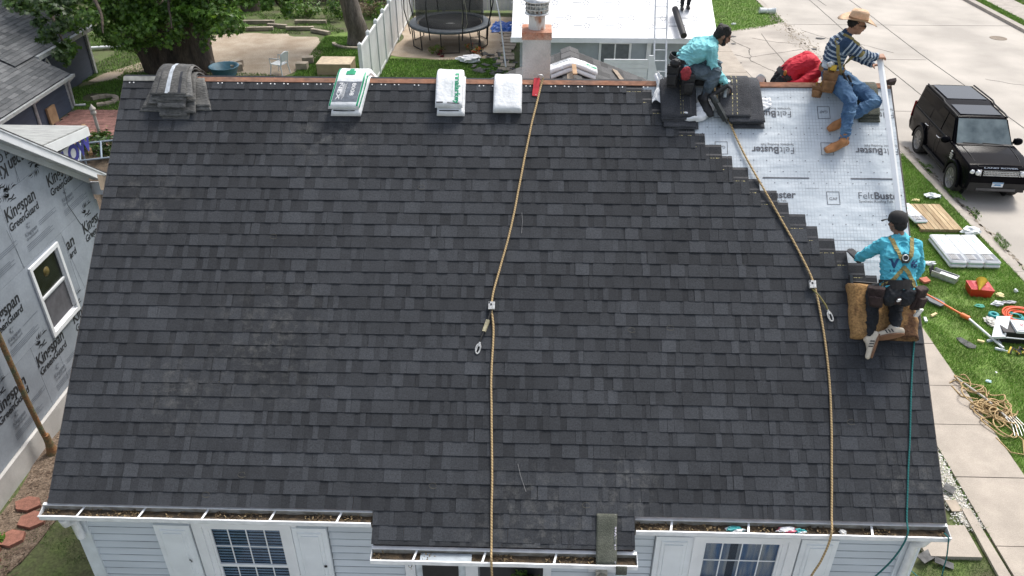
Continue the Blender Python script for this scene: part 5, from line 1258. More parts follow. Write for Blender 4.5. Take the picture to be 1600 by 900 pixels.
# scrap beside the wing
crumple((2.45,25.1,.15), (.42,.30,.14), mat('white_wrap', (.74,.75,.77), .4, ns=6, na=.1), 'plastic_sheet', 11, 'crumpled white plastic sheet on the grass behind the ridge', 'plastic sheet')
M_scrap = mat('torn_shingle', (.09,.09,.09), .9, ns=10, na=.4)
for i in range(26):
    x, y = random.uniform(2.6,4.3), random.uniform(23.6,26.6)
    q = MB(); q.box((x,y,.03+random.uniform(0,.03)), (random.uniform(.12,.4),random.uniform(.1,.25),.012), Euler((random.uniform(-.2,.2),random.uniform(-.2,.2),random.uniform(0,3))).to_matrix())
    q.build('torn_shingle', M_scrap, label='torn grey shingle piece dropped on the grass behind the ridge', cat='shingle scrap', group='torn shingle scraps behind the ridge')
for i in range(12):
    x, y = 3.85+.12*sin(i*2.2), 24.2+i*.46
    q = MB(); q.box((x,y,.035),(.52+.1*sin(i*3),.36,.05),Matrix.Rotation(.1*sin(i*5),3,'Z')); q.build('stepping_stone', M_stone, label='flat buff path stone beside the tarp, '+['nearest','second nearest','third nearest','fourth nearest','fifth nearest','sixth nearest','seventh','eighth','ninth','tenth','eleventh','farthest'][i]+' in the path', cat='stepping stone', group='buff stepping stones beside the tarp')
# white rope from the chimney side up past the trampoline
q = MB(); q.tube([(3.9,23.9,.2),(3.6,26.0,1.5),(3.2,27.5,2.7)], .03, 5); q.build('white_line', M_white, label='thin white pole slanting in front of the trampoline net', cat='pole')
# buckets on the far grass
for i, (x, y) in enumerate(((15.45,32.95),(15.83,32.9))):
    bk = thing('bucket', (x,y,.13), ['white bucket lying on the rear lawn, left one','white bucket lying on the rear lawn, right one'][i], 'bucket'); R = Matrix.Rotation(pi/2*(1 if i else -1),3,'Y')
    q = MB(); q.lathe((x,y,.14), [(.11,-.17),(.135,.17),(.145,.17),(.145,.15)], 16, M=R); q.build('body', M_white, bk)
    q = MB(); q.tube([Vector((x,y,.14))+R@Vector((.14*cos(a),.0+.14*sin(a)*.3,.17+.1*sin(a))) for a in [pi*k/8 for k in range(9)]], .005, 4); q.build('handle', M_galv, bk)
crumple((13.7,30.9,.04), (.10,.05,.05), M_white, 'scrap', 21, 'white scrap on the rear lawn edge', 'litter')
for i, (x, y, a, b) in enumerate(((12.45,25.6,.32,.22),(12.62,25.3,.22,.16),(12.0,27.4,.16,.1),(12.25,27.3,.14,.09),(13.1,27.9,.1,.07),(12.2,23.7,.2,.1),(16.2,27.6,.25,.12),(15.4,26.0,.12,.08),(17.0,29.2,.2,.1),(13.3,29.0,.12,.08))):
    q = MB(); z_ = .012 if x < 15.7 else -.09
    q.prism([(x+a*cos(t_)*(1+.3*sin(3*t_+i)), y+b*sin(t_)*(1+.3*cos(2*t_+i)), z_) for t_ in [2*pi*k/9 for k in range(9)]], (0,0,.01)); q.build('torn_shingle', M_scrap, label='dark shingle scrap dropped on the pale driveway concrete', cat='shingle scrap', group='shingle scraps on the driveway')

hb = thing('hanging_plant', (5.02,-.02,1.9), 'leafy plant hanging in the dark porch doorway', 'plant')
leafcloud('foliage', [(5.0,.02,1.95,.17,.10,.12),(4.92,.03,1.82,.12,.08,.12)], 420, .05, ML, hb, 77, 'leaf')
q = MB(); q.lathe((5.0,.02,1.78), [(.07,0),(.11,.12),(.0,.12)], 12); q.build('pot', M_black, hb)
# broad cracks and tar snakes on the road
q = MB()
for (pts, w_) in (([(16.6,30.5),(17.6,28.9),(18.3,28.6),(19.4,27.2)],.02), ([(21.5,24.0),(22.6,23.3),(23.9,23.6),(26,22.9)],.02), ([(14.0,28.8),(15.0,28.2),(16.4,27.7)],.02), ([(12.9,29.0),(13.6,27.2),(13.3,25.6),(13.9,24.2)],.03), ([(19.0,35),(18.8,38),(19.1,42)],.03)):
    P = [Vector((a,b,0)) for a, b in pts]
    for i in range(len(P)-1):
        for j in range(8):
            a, b = P[i].lerp(P[i+1], j/8), P[i].lerp(P[i+1], (j+1)/8)
            o1, o2 = (Vector((noise.noise(v*3), noise.noise(v*3+Vector((7,0,0))),0))*.09 for v in (a,b)); a, b = a+o1, b+o2; d = (b-a).normalized(); n = Vector((-d.y,d.x,0))*w_*.5*random.uniform(.5,1.5)
            z_ = -.1075 if min(a.x,b.x) > 16.15 else (.0065 if max(a.x,b.x) < 15.74 else None)
            if z_ is None: continue
            z_ = Vector((0,0,z_)); q.prism([a-n+z_, b-n+z_, b+n+z_, a+n+z_], (0,0,.003))
q.build('cracks', M_crack, road, kind='stuff')
# ================================================================ shingle bundles and loose stacks draped on the ridge
class Drape:      # d = distance down the front slope from the apex, n = height above the surface
    def __init__(s, apex, across, down, ang, ang2=None):
        s.a = Vector(apex); s.x = Vector(across); s.dn = Vector(down); s.t = ang; s.R = .10
    def P(s, x, d, n):
        t, R = s.t, s.R; C = s.a-Vector((0,0,R/cos(t))); arc = R*t; sg = 1 if d >= 0 else -1; a = abs(d); st = R*tan(t)
        # surface length to tangent point along the slope is R*tan(t); remap so straight part keeps true distance
        if a < st: ph = t*a/st; p = C+(s.dn*sg*sin(ph)+Vector((0,0,cos(ph))))*(R+n)
        else: p = C+(s.dn*sg*sin(t)+Vector((0,0,cos(t))))*(R+n)+(s.dn*sg*cos(t)-Vector((0,0,sin(t))))*(a-st)
        return p+s.x*x
DM = Drape(RIDGE, (1,0,0), (0,-1,0), TH)
DW = Drape((WX,7.75,WZ+.02), (0,1,0), (1,0,0), ang)
def bent(dr, x0, x1, d0, d1, n0, n1, skew=0.0, nz=.004, seed=0, rnd=.02, nu=8, nv=26, taper=0.0, curl=0.0):
    """slab with rounded rim following the drape"""
    q = MB(); prof = []
    ring = [(0,0),(0,.35),(0,1),(1,1),(1,.35),(1,0)]
    def pt(u, v, top):
        d = d0+(d1-d0)*v; w = taper*abs(v-.5)*2; x = x0-w+(x1-x0+2*w)*u+skew*(v-.5); e = min(u,1-u)*(x1-x0); ev = min(v,1-v)*(d1-d0)
        r = min(1, (e/rnd)) ; rv = min(1, ev/(rnd*1.3)); f = sqrt(max(0,1-(1-r)**2))*sqrt(max(0,1-(1-rv)**2))
        h = n1-n0
        n = n0+h*(.30+.70*f if top else (.25*(1-f)))
        p0 = noise.noise(Vector((x*9+seed,d*9,top*3.0)))*nz*2+noise.noise(Vector((x*30+seed,d*22,top)))*nz*.6
        n += p0*(1 if top else .3); n += curl*(max(0,v-.8)/.2)**2
        return dr.P(x, d, n)
    us = [0,.03,.10]+[.10+.8*i/(nu-1) for i in range(1,nu)]+[.97,1]
    vsx = [0,.012,.04]+[.04+.92*i/(nv-1) for i in range(1,nv)]+[.988,1]
    A = [[pt(u,v,1) for v in vsx] for u in us]; B = [[pt(u,v,0) for v in vsx] for u in us]; w = len(vsx); h = len(us)
    V = [p for r in A for p in r]+[p for r in B for p in r]; o = w*h
    F = [(i*w+j,(i+1)*w+j,(i+1)*w+j+1,i*w+j+1) for i in range(h-1) for j in range(w-1)]
    F += [tuple(o+k for k in f[::-1]) for f in F]
    for i in range(h-1): F += [(i*w,i*w+o,(i+1)*w+o,(i+1)*w),((i+1)*w+w-1,(i+1)*w+w-1+o,i*w+w-1+o,i*w+w-1)]
    for j in range(w-1): F += [(j+1,j+1+o,j+o,j),((h-1)*w+j,(h-1)*w+j+o,(h-1)*w+j+1+o,(h-1)*w+j+1)]
    q.add(V, F, 0, True); q.pt = pt
    return q
M_wrap = mat('bundle_plastic', (.78,.80,.81), .32, ns=12, na=.07, bump=.35, bs=28)
M_wrapg = mat('grey_print_panel', (.16,.18,.21), .4, ns=30, na=.2); M_green = mat('green_print', (.0,.28,.13), .4); M_greenl = mat('pale_green_print', (.30,.62,.50), .4); M_wht = mat('white_print', (.8,.8,.8), .4)
def patch(mb, pt, u0, u1, v0, v1, mi, off=.0022, nu=6, nv=14):
    V = []; 
    for i in range(nu+1):
        for j in range(nv+1):
            u, v = u0+(u1-u0)*i/nu, v0+(v1-v0)*j/nv; p = pt(u,v,1); n = (pt(u+.01,v,1)-pt(u-.01,v,1)).cross(pt(u,v+.01,1)-pt(u,v-.01,1)).normalized()
            V.append(p-n*off if n.z < 0 else p+n*off)
    mb.add(V, [(i*(nv+1)+j,(i+1)*(nv+1)+j,(i+1)*(nv+1)+j+1,i*(nv+1)+j+1) for i in range(nu) for j in range(nv)], mi, True)
def ptext(mb, pt, txt, u0, v0, width, Wm, Dm, mi, vertical=True, bold=.02, off=.003, height=None, flip=False):
    """text running along v (down the slope) when vertical"""
    def fn(a, b):
        if vertical: u, v = u0+b/Wm, v0+a/Dm
        else: u, v = u0+a/Wm, v0-b/Dm
        if flip: u, v = (u0-b/Wm, v0-a/Dm) if vertical else (u0-a/Wm, v0+b/Dm)
        p = pt(u,v,1); n = (pt(u+.01,v,1)-pt(u-.01,v,1)).cross(pt(u,v+.01,1)-pt(u,v-.01,1)).normalized()
        return p+(n if n.z > 0 else -n)*off
    put_text(mb, txt, width=width, height=height, fn=fn, bold=bold, mi=mi)
PM = [M_wrapg, M_green, M_greenl, M_wht, M_ink]
def bundle(dr, x0, x1, d0, d1, n0, label, style, seed, skew=0.0, th=.085, taper=0.0, group='wrapped shingle bundles draped over the ridge'):
    t_ = thing('shingle_bundle', dr.P((x0+x1)/2, 0, n0), label, 'shingle bundle', group)
    q = bent(dr, x0, x1, d0, d1, n0, n0+th, skew=skew, seed=seed, nz=.005, taper=taper); q.build('wrapper', M_wrap, t_)
    pt = q.pt; W = x1-x0; D = d1-d0; z = MB()
    if style == 'panel':       # grey data panel, green edge and leaf mark
        patch(z, pt, .10,.90,.64,.93,0); patch(z, pt, .0,.09,.50,.99,1,.0018,2,18); patch(z, pt, .91,1.0,.55,.99,1,.0018,2,18)
        for i, (u, w) in enumerate(((.20,.24),(.34,.16),(.42,.20),(.62,.18))):
            ptext(z, pt, ['NEX','SHINGLES','POLYMER MODIFIED','8008'][i], u, .66, w*.95, W, D, 3, bold=.02 if i in (0,3) else 0, height=.045 if i in (0,3) else .012, off=.0045)
        for k in range(5): patch(z, pt, .30+.03*k,.31+.03*k,.68,.90-.02*(k%3),3,.0042,1,6)
        patch(z, pt, .32,.62,.535,.575,1); patch(z, pt, .40,.54,.505,.54,1,.0028)
    elif style == 'name':
        ptext(z, pt, 'malarkey', .93, .46, .40, W, D, 1, height=.065, bold=.025, flip=False) if False else ptext(z, pt, 'malarkey', .72, .56, .36, W, D, 1, height=.062, bold=.03)
        ptext(z, pt, 'ROOFING PRODUCTS', .60, .64, .20, W, D, 2, height=.012, bold=0)
        patch(z, pt, .06,.30,.945,.965,4,.003,2,2); patch(z, pt, .45,.9,.955,.968,4,.003,2,2)
    elif style == 'green':
        patch(z, pt, .30,.62,.72,.96,1); ptext(z, pt, 'ARMA', .34,.74,.10,W,D,3,height=.05,off=.004); patch(z, pt, .70,.8,.1,.45,0); ptext(z, pt, 'malarkey', .5,.12,.28,W,D,0,height=.04)
    elif style == 'end': patch(z, pt, .1,.8,.95,.965,4,.003,2,2)
    if z.f: z.build('printed_label', PM, t_)
    return t_, pt
G_ = 'wrapped shingle bundles draped over the ridge'
bundle(DM, 2.64, 3.00, -.42, .50, .014, 'lower wrapped bundle under the one with the grey data panel', 'end', 31, skew=-.14, th=.075)
bundle(DM, 2.63,3.00, -.48, .45, .090, 'wrapped bundle with dark grey data panel and green edges, leftmost on the ridge', 'panel', 32, skew=-.16, th=.075)
bundle(DM, 3.83, 4.16, -.44, .485, .014, 'lower crumpled bundle beneath the one with green lettering', 'end', 33, th=.075)
bundle(DM, 3.81, 4.135, -.45, .42, .090, 'white wrapped bundle with vertical green lettering on the ridge', 'name', 34, th=.075, skew=.01)
bundle(DM, 4.495,4.835, -.44, .44, .014, 'plain white wrapped bundle beside the red anchor bracket', 'none', 35, th=.10)
for i, (lab, n0, st, dx) in enumerate((('lower wrapped bundle bent over the rear wing ridge', .02, 'end', 0), ('upper wrapped bundle with green end label bent over the rear wing ridge', .10, 'green', .02))):
    bundle(DW, -.30+dx, .02+dx, -.36, .40, n0, lab, st, 40+i, th=.07, group='wrapped bundles on the rear wing')
# stick under the wing bundles
q = MB(); q.box((5.62,7.2,5.36),(.07,.5,.02)); q.build('wood_strip', MATS['raw_board'], label='short raw wood strip under the rear wing bundles', cat='wood strip')

M_shA = mat('old_grey_shingle', (.075,.075,.073), .85, ns=7, col2=(.15,.148,.14), stretch=(.4,1,1), fine=.35, fs=70, bump=.4, bs=60, rnd=.25, lo=.4, hi=.62)
M_shB = mat('dark_shingle_sheet', (.032,.034,.04), .85, ns=6, col2=(.055,.058,.065), fine=.35, fs=90, bump=.4, bs=70, rnd=.15)
M_shG = mat('green_grey_shingle', (.06,.066,.050), .85, ns=6, col2=(.095,.10,.08), fine=.3, fs=90, bump=.4, bs=70, rnd=.12)
M_foil = mat('release_film', (.48,.52,.56), .3, ns=20, na=.2)
def loose(dr, name, label, cat, sheets, m, stripes, group=None):
    t_ = thing(name, dr.P((sheets[0][0]+sheets[0][1])/2, 0, 0), label, cat, group); top = None
    for i, (x0,x1,d0,d1,n,sk,tp) in enumerate(sheets):
        q = bent(dr, x0,x1,d0,d1,n,n+.014, skew=sk, seed=i*7.7, nz=.004, rnd=.004, taper=tp, nu=6, nv=22); q.build('shingle', m, t_)
        top = q.pt if i == stripes[0] else top
        if i == stripes[0]: pt = q.pt
    z = MB()
    for (u0,u1,v0,v1,mi) in stripes[1]: 
        if mi == 1:
            k = v0
            while k < v1: patch(z, pt, u0,u1,k,k+.035,1,.002,1,2); k += .055
        else: patch(z, pt, u0,u1,v0,v1,mi,.002,2,18)
    z.build('sealant_strip', [M_foil, M_yel, M_tar], t_); return t_
sheetsA = [(.40,.66,-.38,.46,.016,-.22,.03),(.78,1.00,-.38,.44,.018,.20,.03),(.42,.66,-.38,.42,.040,-.20,.03),(.76,.99,-.38,.40,.042,.20,.03),(.56,.84,-.40,.56,.016,.02,.03),(.58,.86,-.42,.53,.032,-.06,.03),(.50,.80,-.4,.52,.046,.08,.02),(.60,.90,-.4,.50,.060,.07,.03),(.45,.70,-.4,.40,.075,-.10,.04),(.66,.90,-.4,.36,.090,-.02,.07),(.46,.76,-.4,.40,.106,-.06,.03),(.52,.82,-.42,.46,.120,.04,.02),(.56,.86,-.42,.40,.136,-.05,.03),(.50,.82,-.43,.38,.152,-.04,.04),(.56,.86,-.45,.345,.170,.10,.05),(.50,.84,-.46,.33,.188,-.03,.05)]
loose(DM, 'shingle_stack', 'fanned stack of weathered grey shingles hanging over the ridge at its left end', 'shingle stack', sheetsA, M_shA, (15, [(.42,.54,.02,.98,0),(.18,.20,.02,.98,2),(.78,.86,.02,.98,2)]))
sheetsB = [(6.58,6.90,-.4,.62,.014,.02,0),(6.50,6.88,-.4,.60,0.029,0,0),(6.47,6.87,-.4,.54,0.043,.02,0),(6.48,6.88,-.42,.52,0.058,-.02,0),(6.46,6.87,-.42,.50,0.072,.02,0),(6.47,6.88,-.42,.485,0.087,.0,0)]
loose(DM, 'shingle_stack', 'dark shingle stack under the squatting worker in turquoise', 'shingle stack', sheetsB, M_shB, (5, [(.55,.565,.5,.96,1),(.62,.635,.5,.96,1),(.82,.86,.5,.96,2)]))
sheetsC = [(7.28,7.66,-.4,.60,.014,0.043,0),(7.20,7.58,-.4,.52,0.029,.0,0),(7.26,7.64,-.4,.56,.050,.04,0),(7.17,7.58,-.42,.50,.070,-.02,0),(7.22,7.64,-.42,.56,.090,.06,0),(7.16,7.52,-.42,.50,.110,-.04,0)]
loose(DM, 'shingle_stack', 'dark shingle stack with yellow dashed sealant lines, right of the squatting worker', 'shingle stack', sheetsC, M_shB, (5, [(.40,.43,.45,.97,1),(.55,.58,.45,.97,1),(.02,.06,.45,.97,2)]))
sheetsD = [(8.78,9.03,-.2,.50,.012,.0,0),(8.74,9.01,-.2,.46,.030,.02,0),(8.77,9.03,-.2,.43,.048,-.02,0)]
loose(DM, 'shingle_stack', 'olive grey shingle sheets behind the straw-hatted worker', 'shingle stack', sheetsD, M_shG, (2, [(.5,.51,.4,.98,2)]))
q = bent(Drape(RF(0,0), (1,0,0), (0,-1,0), TH), 0,.001,0,.001,0,.001) if False else None
# upside-down olive shingle hanging over the porch gutter
def slopeslab(x0, x1, s0, s1, n0, n1, bend, m, name, label, cat, group=None, sk=0.0, parent=None):
    q = MB(); q.sheet(lambda u,v: (RF(x0+(x1-x0)*u+sk*v, s0+(s1-s0)*v, n0+bend(u,v)), RN), 8, 16, 0, n1-n0); return q.build(name, m, parent, label, cat, group)
olive = slopeslab(5.672, 5.88, -.47, .02, .026, .034, lambda u,v: .004*sin(v*9), M_shG, 'loose_shingle', 'long olive-backed shingle lying across the porch gutter', 'shingle', sk=.012)
q = MB(); q.sheet(lambda u,v: (RF(5.853+.020*u+.012*v+.004*noise.noise(Vector((v*30,0,0))), -.465+.48*v, .0345), RN), 1, 30, 0, .0015); q.build('chalky_edge', mat('chalk', (.55,.52,.60), .8, ns=60, col2=(.12,.13,.11), lo=.42, hi=.52), olive)
q = MB(); q.sheet(lambda u,v: (Vector((5.87+.11*u, -.40-.03*sin(v*2.6), 2.725-.11*v)), Vector((0,-1,0))), 4, 10, 0, .006); q.build('loose_shingle', M_shG, label='small curled olive shingle hooked over the porch gutter end', cat='shingle')
# ================================================================ ropes
def rope(name, pts, r, mats, label, fn=lambda p: p, parent=None, twist=True, cat='rope', wob=.004):
    P = [Vector(p) for p in pts]; out = []
    for i in range(len(P)-1):
        a = P[max(i-1,0)]; b, c = P[i], P[i+1]; d_ = P[min(i+2,len(P)-1)]; k = max(3,int((c-b).length/.03))
        for j in range(k):
            t_ = j/k; v = .5*((2*b)+(c-a)*t_+(2*a-5*b+4*c-d_)*t_*t_+(3*b-a-3*c+d_)*t_**3); out.append(v+Vector((wob*noise.noise(v*3),0,0)))
    out.append(P[-1]); q = MB(); q.tube(out, r, 8)
    return q.build(name, mats, parent, label, cat)
def rope_mat(name, c1, c2, sc=90):
    m = mat(name, c1, .85, ns=60, na=.2); nt = m.node_tree; L = nt.links; b = nt.nodes['Principled BSDF']
    w = nd(nt,'ShaderNodeTexWave'); w.inputs['Scale'].default_value = sc/6; w.inputs['Distortion'].default_value = 1.5; w.bands_direction = 'DIAGONAL'
    g = nd(nt,'ShaderNodeNewGeometry'); L.new(g.outputs['Position'], w.inputs['Vector'])
    mx = nd(nt,'ShaderNodeMix',data_type='RGBA'); mx.inputs['A'].default_value = c1+(1,); mx.inputs['B'].default_value = c2+(1,); L.new(w.outputs['Fac'], mx.inputs['Factor']); L.new(mx.outputs['Result'], b.inputs['Base Color']); return m
M_rope = rope_mat('manila_rope', (.58,.43,.22), (.30,.20,.10)); M_teal = rope_mat('teal_rope', (.015,.16,.15), (.01,.09,.09))
RP = lambda x, s, n=.036: RF(x, s, n)
rope('rope', [RP(5.085,5.03,.06),RP(5.06,4.93),RP(4.96,4.45),RP(4.88,3.97),RP(4.75,3.17),RP(4.63,2.64),RP(4.55,2.23,.05),RP(4.575,1.9),RP(4.57,1.33),RP(4.60,.6),RP(4.61,0.01),RP(4.62,-.33,.04),(4.625,-.395,2.73),(4.63,-.41,2.3),(4.63,-.40,.2)], .0115, M_rope, 'tan safety rope running down the middle of the shingle roof')
rope('rope', [RP(7.08,4.99,.14),RP(7.10,4.84,.12),RP(7.18,4.66,.04),RP(7.25,4.54),RP(7.41,4.09,.03),RP(7.66,3.53,.035),RP(7.94,2.91),RP(8.08,2.5,.05),RP(8.14,2.03),RP(8.16,1.47),RP(8.14,1.0),RP(8.12,.73),RP(8.06,.09),(8.03,-.14,2.95),(8.00,-.16,2.6),(7.93,-.13,2.0),(7.9,-.13,.2)], .0115, M_rope, 'tan safety rope curving down past the bare felt to the right gutter')
rope('rope', [RP(9.20,2.40,.10),RP(9.16,2.15,.04),RP(9.07,1.7,.035),RP(9.0,1.3),RP(8.94,.88),RP(8.86,.4),RP(8.81,.04),(8.78,-.14,2.955),(8.70,-.17,2.62),(8.52,-.17,2.2),(8.3,-.15,1.6)], .009, M_teal, 'thin teal rope hanging down the right edge of the roof')
rope('rope', [(9.16,-.10,2.97),(9.19,-.14,2.95),(9.21,-.14,2.88),(9.3,-.1,2.5),(9.42,.1,1.9),(10.2,1.9,.1)], .007, M_teal, 'thin teal rope tied to the right end of the gutter')
# rope grabs with lanyards
def grab(x, s, lan, lab, shock):
    t_ = thing('rope_grab', RP(x,s,.05), lab, 'rope grab'); R = Matrix.Rotation(TH,3,'X')
    q = MB(); c = RP(x,s,.062); X = Vector((1,0,0))
    o = c-X*.015; q.box(o, (.07,.085,.034), R)
    for dx, dy in ((-.026,.03),): q.box(o+R@Vector((dx,dy,.018)), (.012,.02,.006), R, 1)
    q.box(o+R@Vector((-.005,.01,.0185)), (.018,.022,.004), R, 1)
    q.build('body', [mat('bright_steel', (.62,.62,.60), .4, .3, ns=30, na=.3), M_black], t_)
    q = MB(); pts = [RP(x-.02,s-.05,.06)]+[RP(*p) for p in lan]; q.tube(pts, .010, 6)
    q.build('webbing', mat('dark_webbing', (.03,.03,.03), .8) if shock else mat('olive_webbing', (.22,.19,.07), .8), t_)
    a = RP(*lan[0]); b = RP(*lan[-2] if shock else lan[-1])
    if shock:
        a, b = RP(*lan[0]), RP(*lan[1]); d_ = (b-a); q = MB(); M = d_.to_track_quat('Z','Y').to_matrix()
        q.box((a+b)/2, (.036,.030,d_.length), M); q.build('shock_pack', mat('tan_pack', (.42,.38,.25), .7, ns=20, na=.25, bump=.4), t_)
    e = RP(*lan[-1]); d_ = (e-RP(*lan[-2])).normalized(); sd_ = d_.cross(RN).normalized(); q = MB()
    loop = [e+d_*(.055-.055*cos(a_))+sd_*.022*sin(a_)*(1.25 if a_ < pi else .9) for a_ in [2*pi*k/18 for k in range(19)]]
    q.tube(loop, .0085, 6); q.tube([e-d_*.02,e+d_*.03], .012, 6); q.tube([e+d_*.03+sd_*.012, e+d_*.085+sd_*.018], .007, 6)
    q.build('snap_hook', MATS['bright_steel'], t_)
    return t_
grab(4.565, 2.19, [(4.515,2.03,.05),(4.475,1.90,.05),(4.445,1.83,.05),(4.43,1.765,.04)], 'white rope grab with shock pack on the middle rope', True)
grab(8.075, 2.49, [(8.13,2.36,.05),(8.19,2.26,.045),(8.215,2.19,.04)], 'white rope grab with olive lanyard on the right rope', False)
# red ridge anchor
t_ = thing('roof_anchor', RP(5.0,4.9,0), 'red steel roof anchor bracket screwed over the ridge', 'roof anchor')
q = MB(); q.hexa([RP(4.955,4.80,.022),RP(5.035,4.79,.022),RP(5.045,5.03,.03),(RP(4.975,5.03,.03)),RP(4.955,4.80,.03),RP(5.035,4.79,.03),RP(5.045,5.03,.045),RP(4.975,5.03,.045)])
q.hexa([RP(4.975,5.03,.03),RP(5.045,5.03,.03),BF(5.045,4.8,.02),BF(4.975,4.8,.02),RP(4.975,5.03,.045),RP(5.045,5.03,.045),BF(5.045,4.8,.03),BF(4.975,4.8,.03)])
q.build('plate', mat('red_enamel', (.55,.04,.05), .35, ns=10, na=.15), t_)
q = MB(); q.tube([RP(5.02,5.03,.04),RP(5.03,5.04,.10),RP(5.07,5.03,.11),RP(5.085,5.02,.05)], .008, 6); q.build('ring', M_galv, t_)
q = MB(); put_text(q, 'V', height=.05, fn=lambda u,v: RP(4.975+u,4.81+v,.0312), bold=.03); q.build('white_mark', M_wht, t_)
# thin scratches / curled strings and wires on the shingles
for (pts, lab) in ((((4.87,.50),(4.90,.38),(4.96,.22)), 'fine silver wire lying on the shingles right of the middle rope'), (((4.86,3.30),(4.87,3.2),(4.86,3.05)), 'faint thin wire on the upper shingles right of the middle rope')):
    q = MB(); q.tube([RP(a,b,.034) for a, b in pts], .0022, 5); q.build('wire', mat('dull_wire', (.25,.25,.25), .6), label=lab, cat='wire')
M_twine = mat('dull_twine', (.13,.12,.085), .9)
for i, (x, s) in enumerate(((2.0,.33),(1.65,.12),(4.0,.26),(5.58,.10),(6.5,1.98),(2.05,2.97),(8.35,1.0),(6.08,1.95),(3.7,3.6))):
    q = MB(); q.tube([RP(x+.033*cos(a)*(1+.1*a), s+.027*sin(a), .031) for a in [.5*k for k in range(12)]], .0014, 4); q.build('twine_curl', M_twine, label='tiny curl of dull twine lying on the dark shingles', cat='twine', group='twine curls on the shingles')
# metal drip-edge strip held by the worker
strip = thing('drip_edge_strip', (9.1, 1.5, 5), 'long white L-shaped metal strip held up by the straw-hatted worker', 'metal strip')
a, b = Vector((8.955,3.66,6.66)), RF(9.12,3.22,.04); n = 14
def stp(t_): return a.lerp(b,t_)+Vector((0,-.03*sin(pi*t_),.0))
q = MB()
V = []
for i in range(n+1):
    p = stp(i/n); V += [p+Vector((-.045,0,.0)), p+Vector((.0,-.008,.004)), p+Vector((.035,.03,-.004)), p+Vector((.033,.032,-.008)), p+Vector((.0,-.004,.0)), p+Vector((-.045,.004,-.004))]
q.add(V, [(i*6+j,i*6+(j+1)%6,(i+1)*6+(j+1)%6,(i+1)*6+j) for i in range(n) for j in range(6)]+[(5,4,3,2,1,0),tuple(n*6+k for k in range(6))], 0)
q.build('metal_strip', mat('white_coil_metal', (.82,.84,.86), .3, .1, ns=5, na=.05), strip)
q = MB(); q.hexa([RF(RW-.06,4.98,.035),RF(RW+.03,4.98,.035),RF(RW+.03,5.05,.02),RF(RW-.06,5.05,.02),RF(RW-.05,4.99,.09),RF(RW+.02,4.99,.12),RF(RW+.02,5.03,.12),RF(RW-.05,5.03,.09)]); q.build('flashing_end', mat('dark_flashing', (.05,.03,.03), .6), label='bent dark metal flashing at the right end of the ridge', cat='flashing')
# white wrapper sheets on the roof near the squatting worker
def cloth(fn, nu, nv, th, m, name, label, cat):
    q = MB(); q.sheet(lambda u,v: (fn(u,v), RN), nu, nv, 0, th); return q.build(name, m, None, label, cat)
M_film = mat('white_film', (.76,.78,.80), .3, ns=8, na=.06, bump=.4, bs=20)
def film1(u, v):
    a = -2.0+u*2.3; r = .07+.20*v; n_ = noise.noise(Vector((u*4,v*4,1)))
    return RF(6.80+r*cos(a)*1.15+.03*n_, 4.69+r*sin(a)*.85, .03+.05*abs(noise.noise(Vector((u*5,v*3,7))))+.04*sin(pi*v))
cloth(film1, 30, 14, .004, M_film, 'wrapper_film', 'crumpled white wrapper film below the squatting worker', 'plastic film')
def film2(u, v): return RF(6.40+.15*u+.03*sin(v*5), 5.06-.36*v+.04*sin(u*5), .05+.05*abs(noise.noise(Vector((u*4,v*4,9)))))
cloth(film2, 14, 20, .004, M_film, 'wrapper_film', 'white wrapper film hanging left of the dark shingle stack', 'plastic film')
def film3(u, v): return RF(7.64+.14*u, 4.80-.19*v*(1-.4*u), .02+.03*abs(noise.noise(Vector((u*4,v*4,3)))))
cloth(film3, 12, 12, .004, M_film, 'wrapper_film', 'white film tucked right of the shingle stack on the felt', 'plastic film')
def film4(u, v): return BF(7.62+.12*u, 4.99-.1*v, .03+.10*(1-v)*(.5+.5*sin(u*3)))
cloth(film4, 8, 8, .004, M_film, 'wrapper_film', 'small white film end sticking up behind the ridge', 'plastic film')
# yellow hose / lanyard strands near the nail gun
q = MB(); q.tube([RF(7.02,4.83,.05),RF(7.12,4.68,.05),RF(7.22,4.56,.05),RF(7.30,4.44,.035)], .007, 6); q.build('yellow_strap', mat('yellow_strap', (.45,.36,.12), .7), label='yellow strap lying beside the rope at the nail gun', cat='strap')
# foam seat pad under the kneeling worker
M_pad = mat('old_foam', (.33,.19,.075), .95, ns=3.2, col2=(.075,.035,.015), fine=.35, fs=45, bump=1.0, bs=18, lo=.50, hi=.60, detail=9)
q = MB()
def pad(u, v, top):
    x, s = 8.43+.70*u-.04*v*0, 1.90+.60*v-.03*u; e = min(u,1-u,v,1-v); bowl = -.045*math.exp(-((u-.55)/.22)**2)
    n_ = .03+(.11+bowl+.012*noise.noise(Vector((u*6,v*6,0)))) *(1-.35*max(0,1-e*18)) if top else .03
    if u < .06 or u > .94: x += .012*noise.noise(Vector((s*9,u,0)))
    return RF(x+.02*noise.noise(Vector((s*5,u*3,1))), s+.02*noise.noise(Vector((x*5,v*3,2))), n_)
nu = nv = 36; V = [pad(i/nu,j/nv,1) for i in range(nu+1) for j in range(nv+1)]+[pad(i/nu,j/nv,0) for i in range(nu+1) for j in range(nv+1)]; o = (nu+1)*(nv+1); w = nv+1
F = [(i*w+j,(i+1)*w+j,(i+1)*w+j+1,i*w+j+1) for i in range(nu) for j in range(nv)]
for i in range(nu): F += [(i*w,i*w+o,(i+1)*w+o,(i+1)*w),((i+1)*w+nv,(i+1)*w+nv+o,i*w+nv+o,i*w+nv)]
for j in range(nv): F += [(j+1,j+1+o,j+o,j),(nu*w+j,nu*w+j+o,nu*w+j+1+o,nu*w+j+1)]
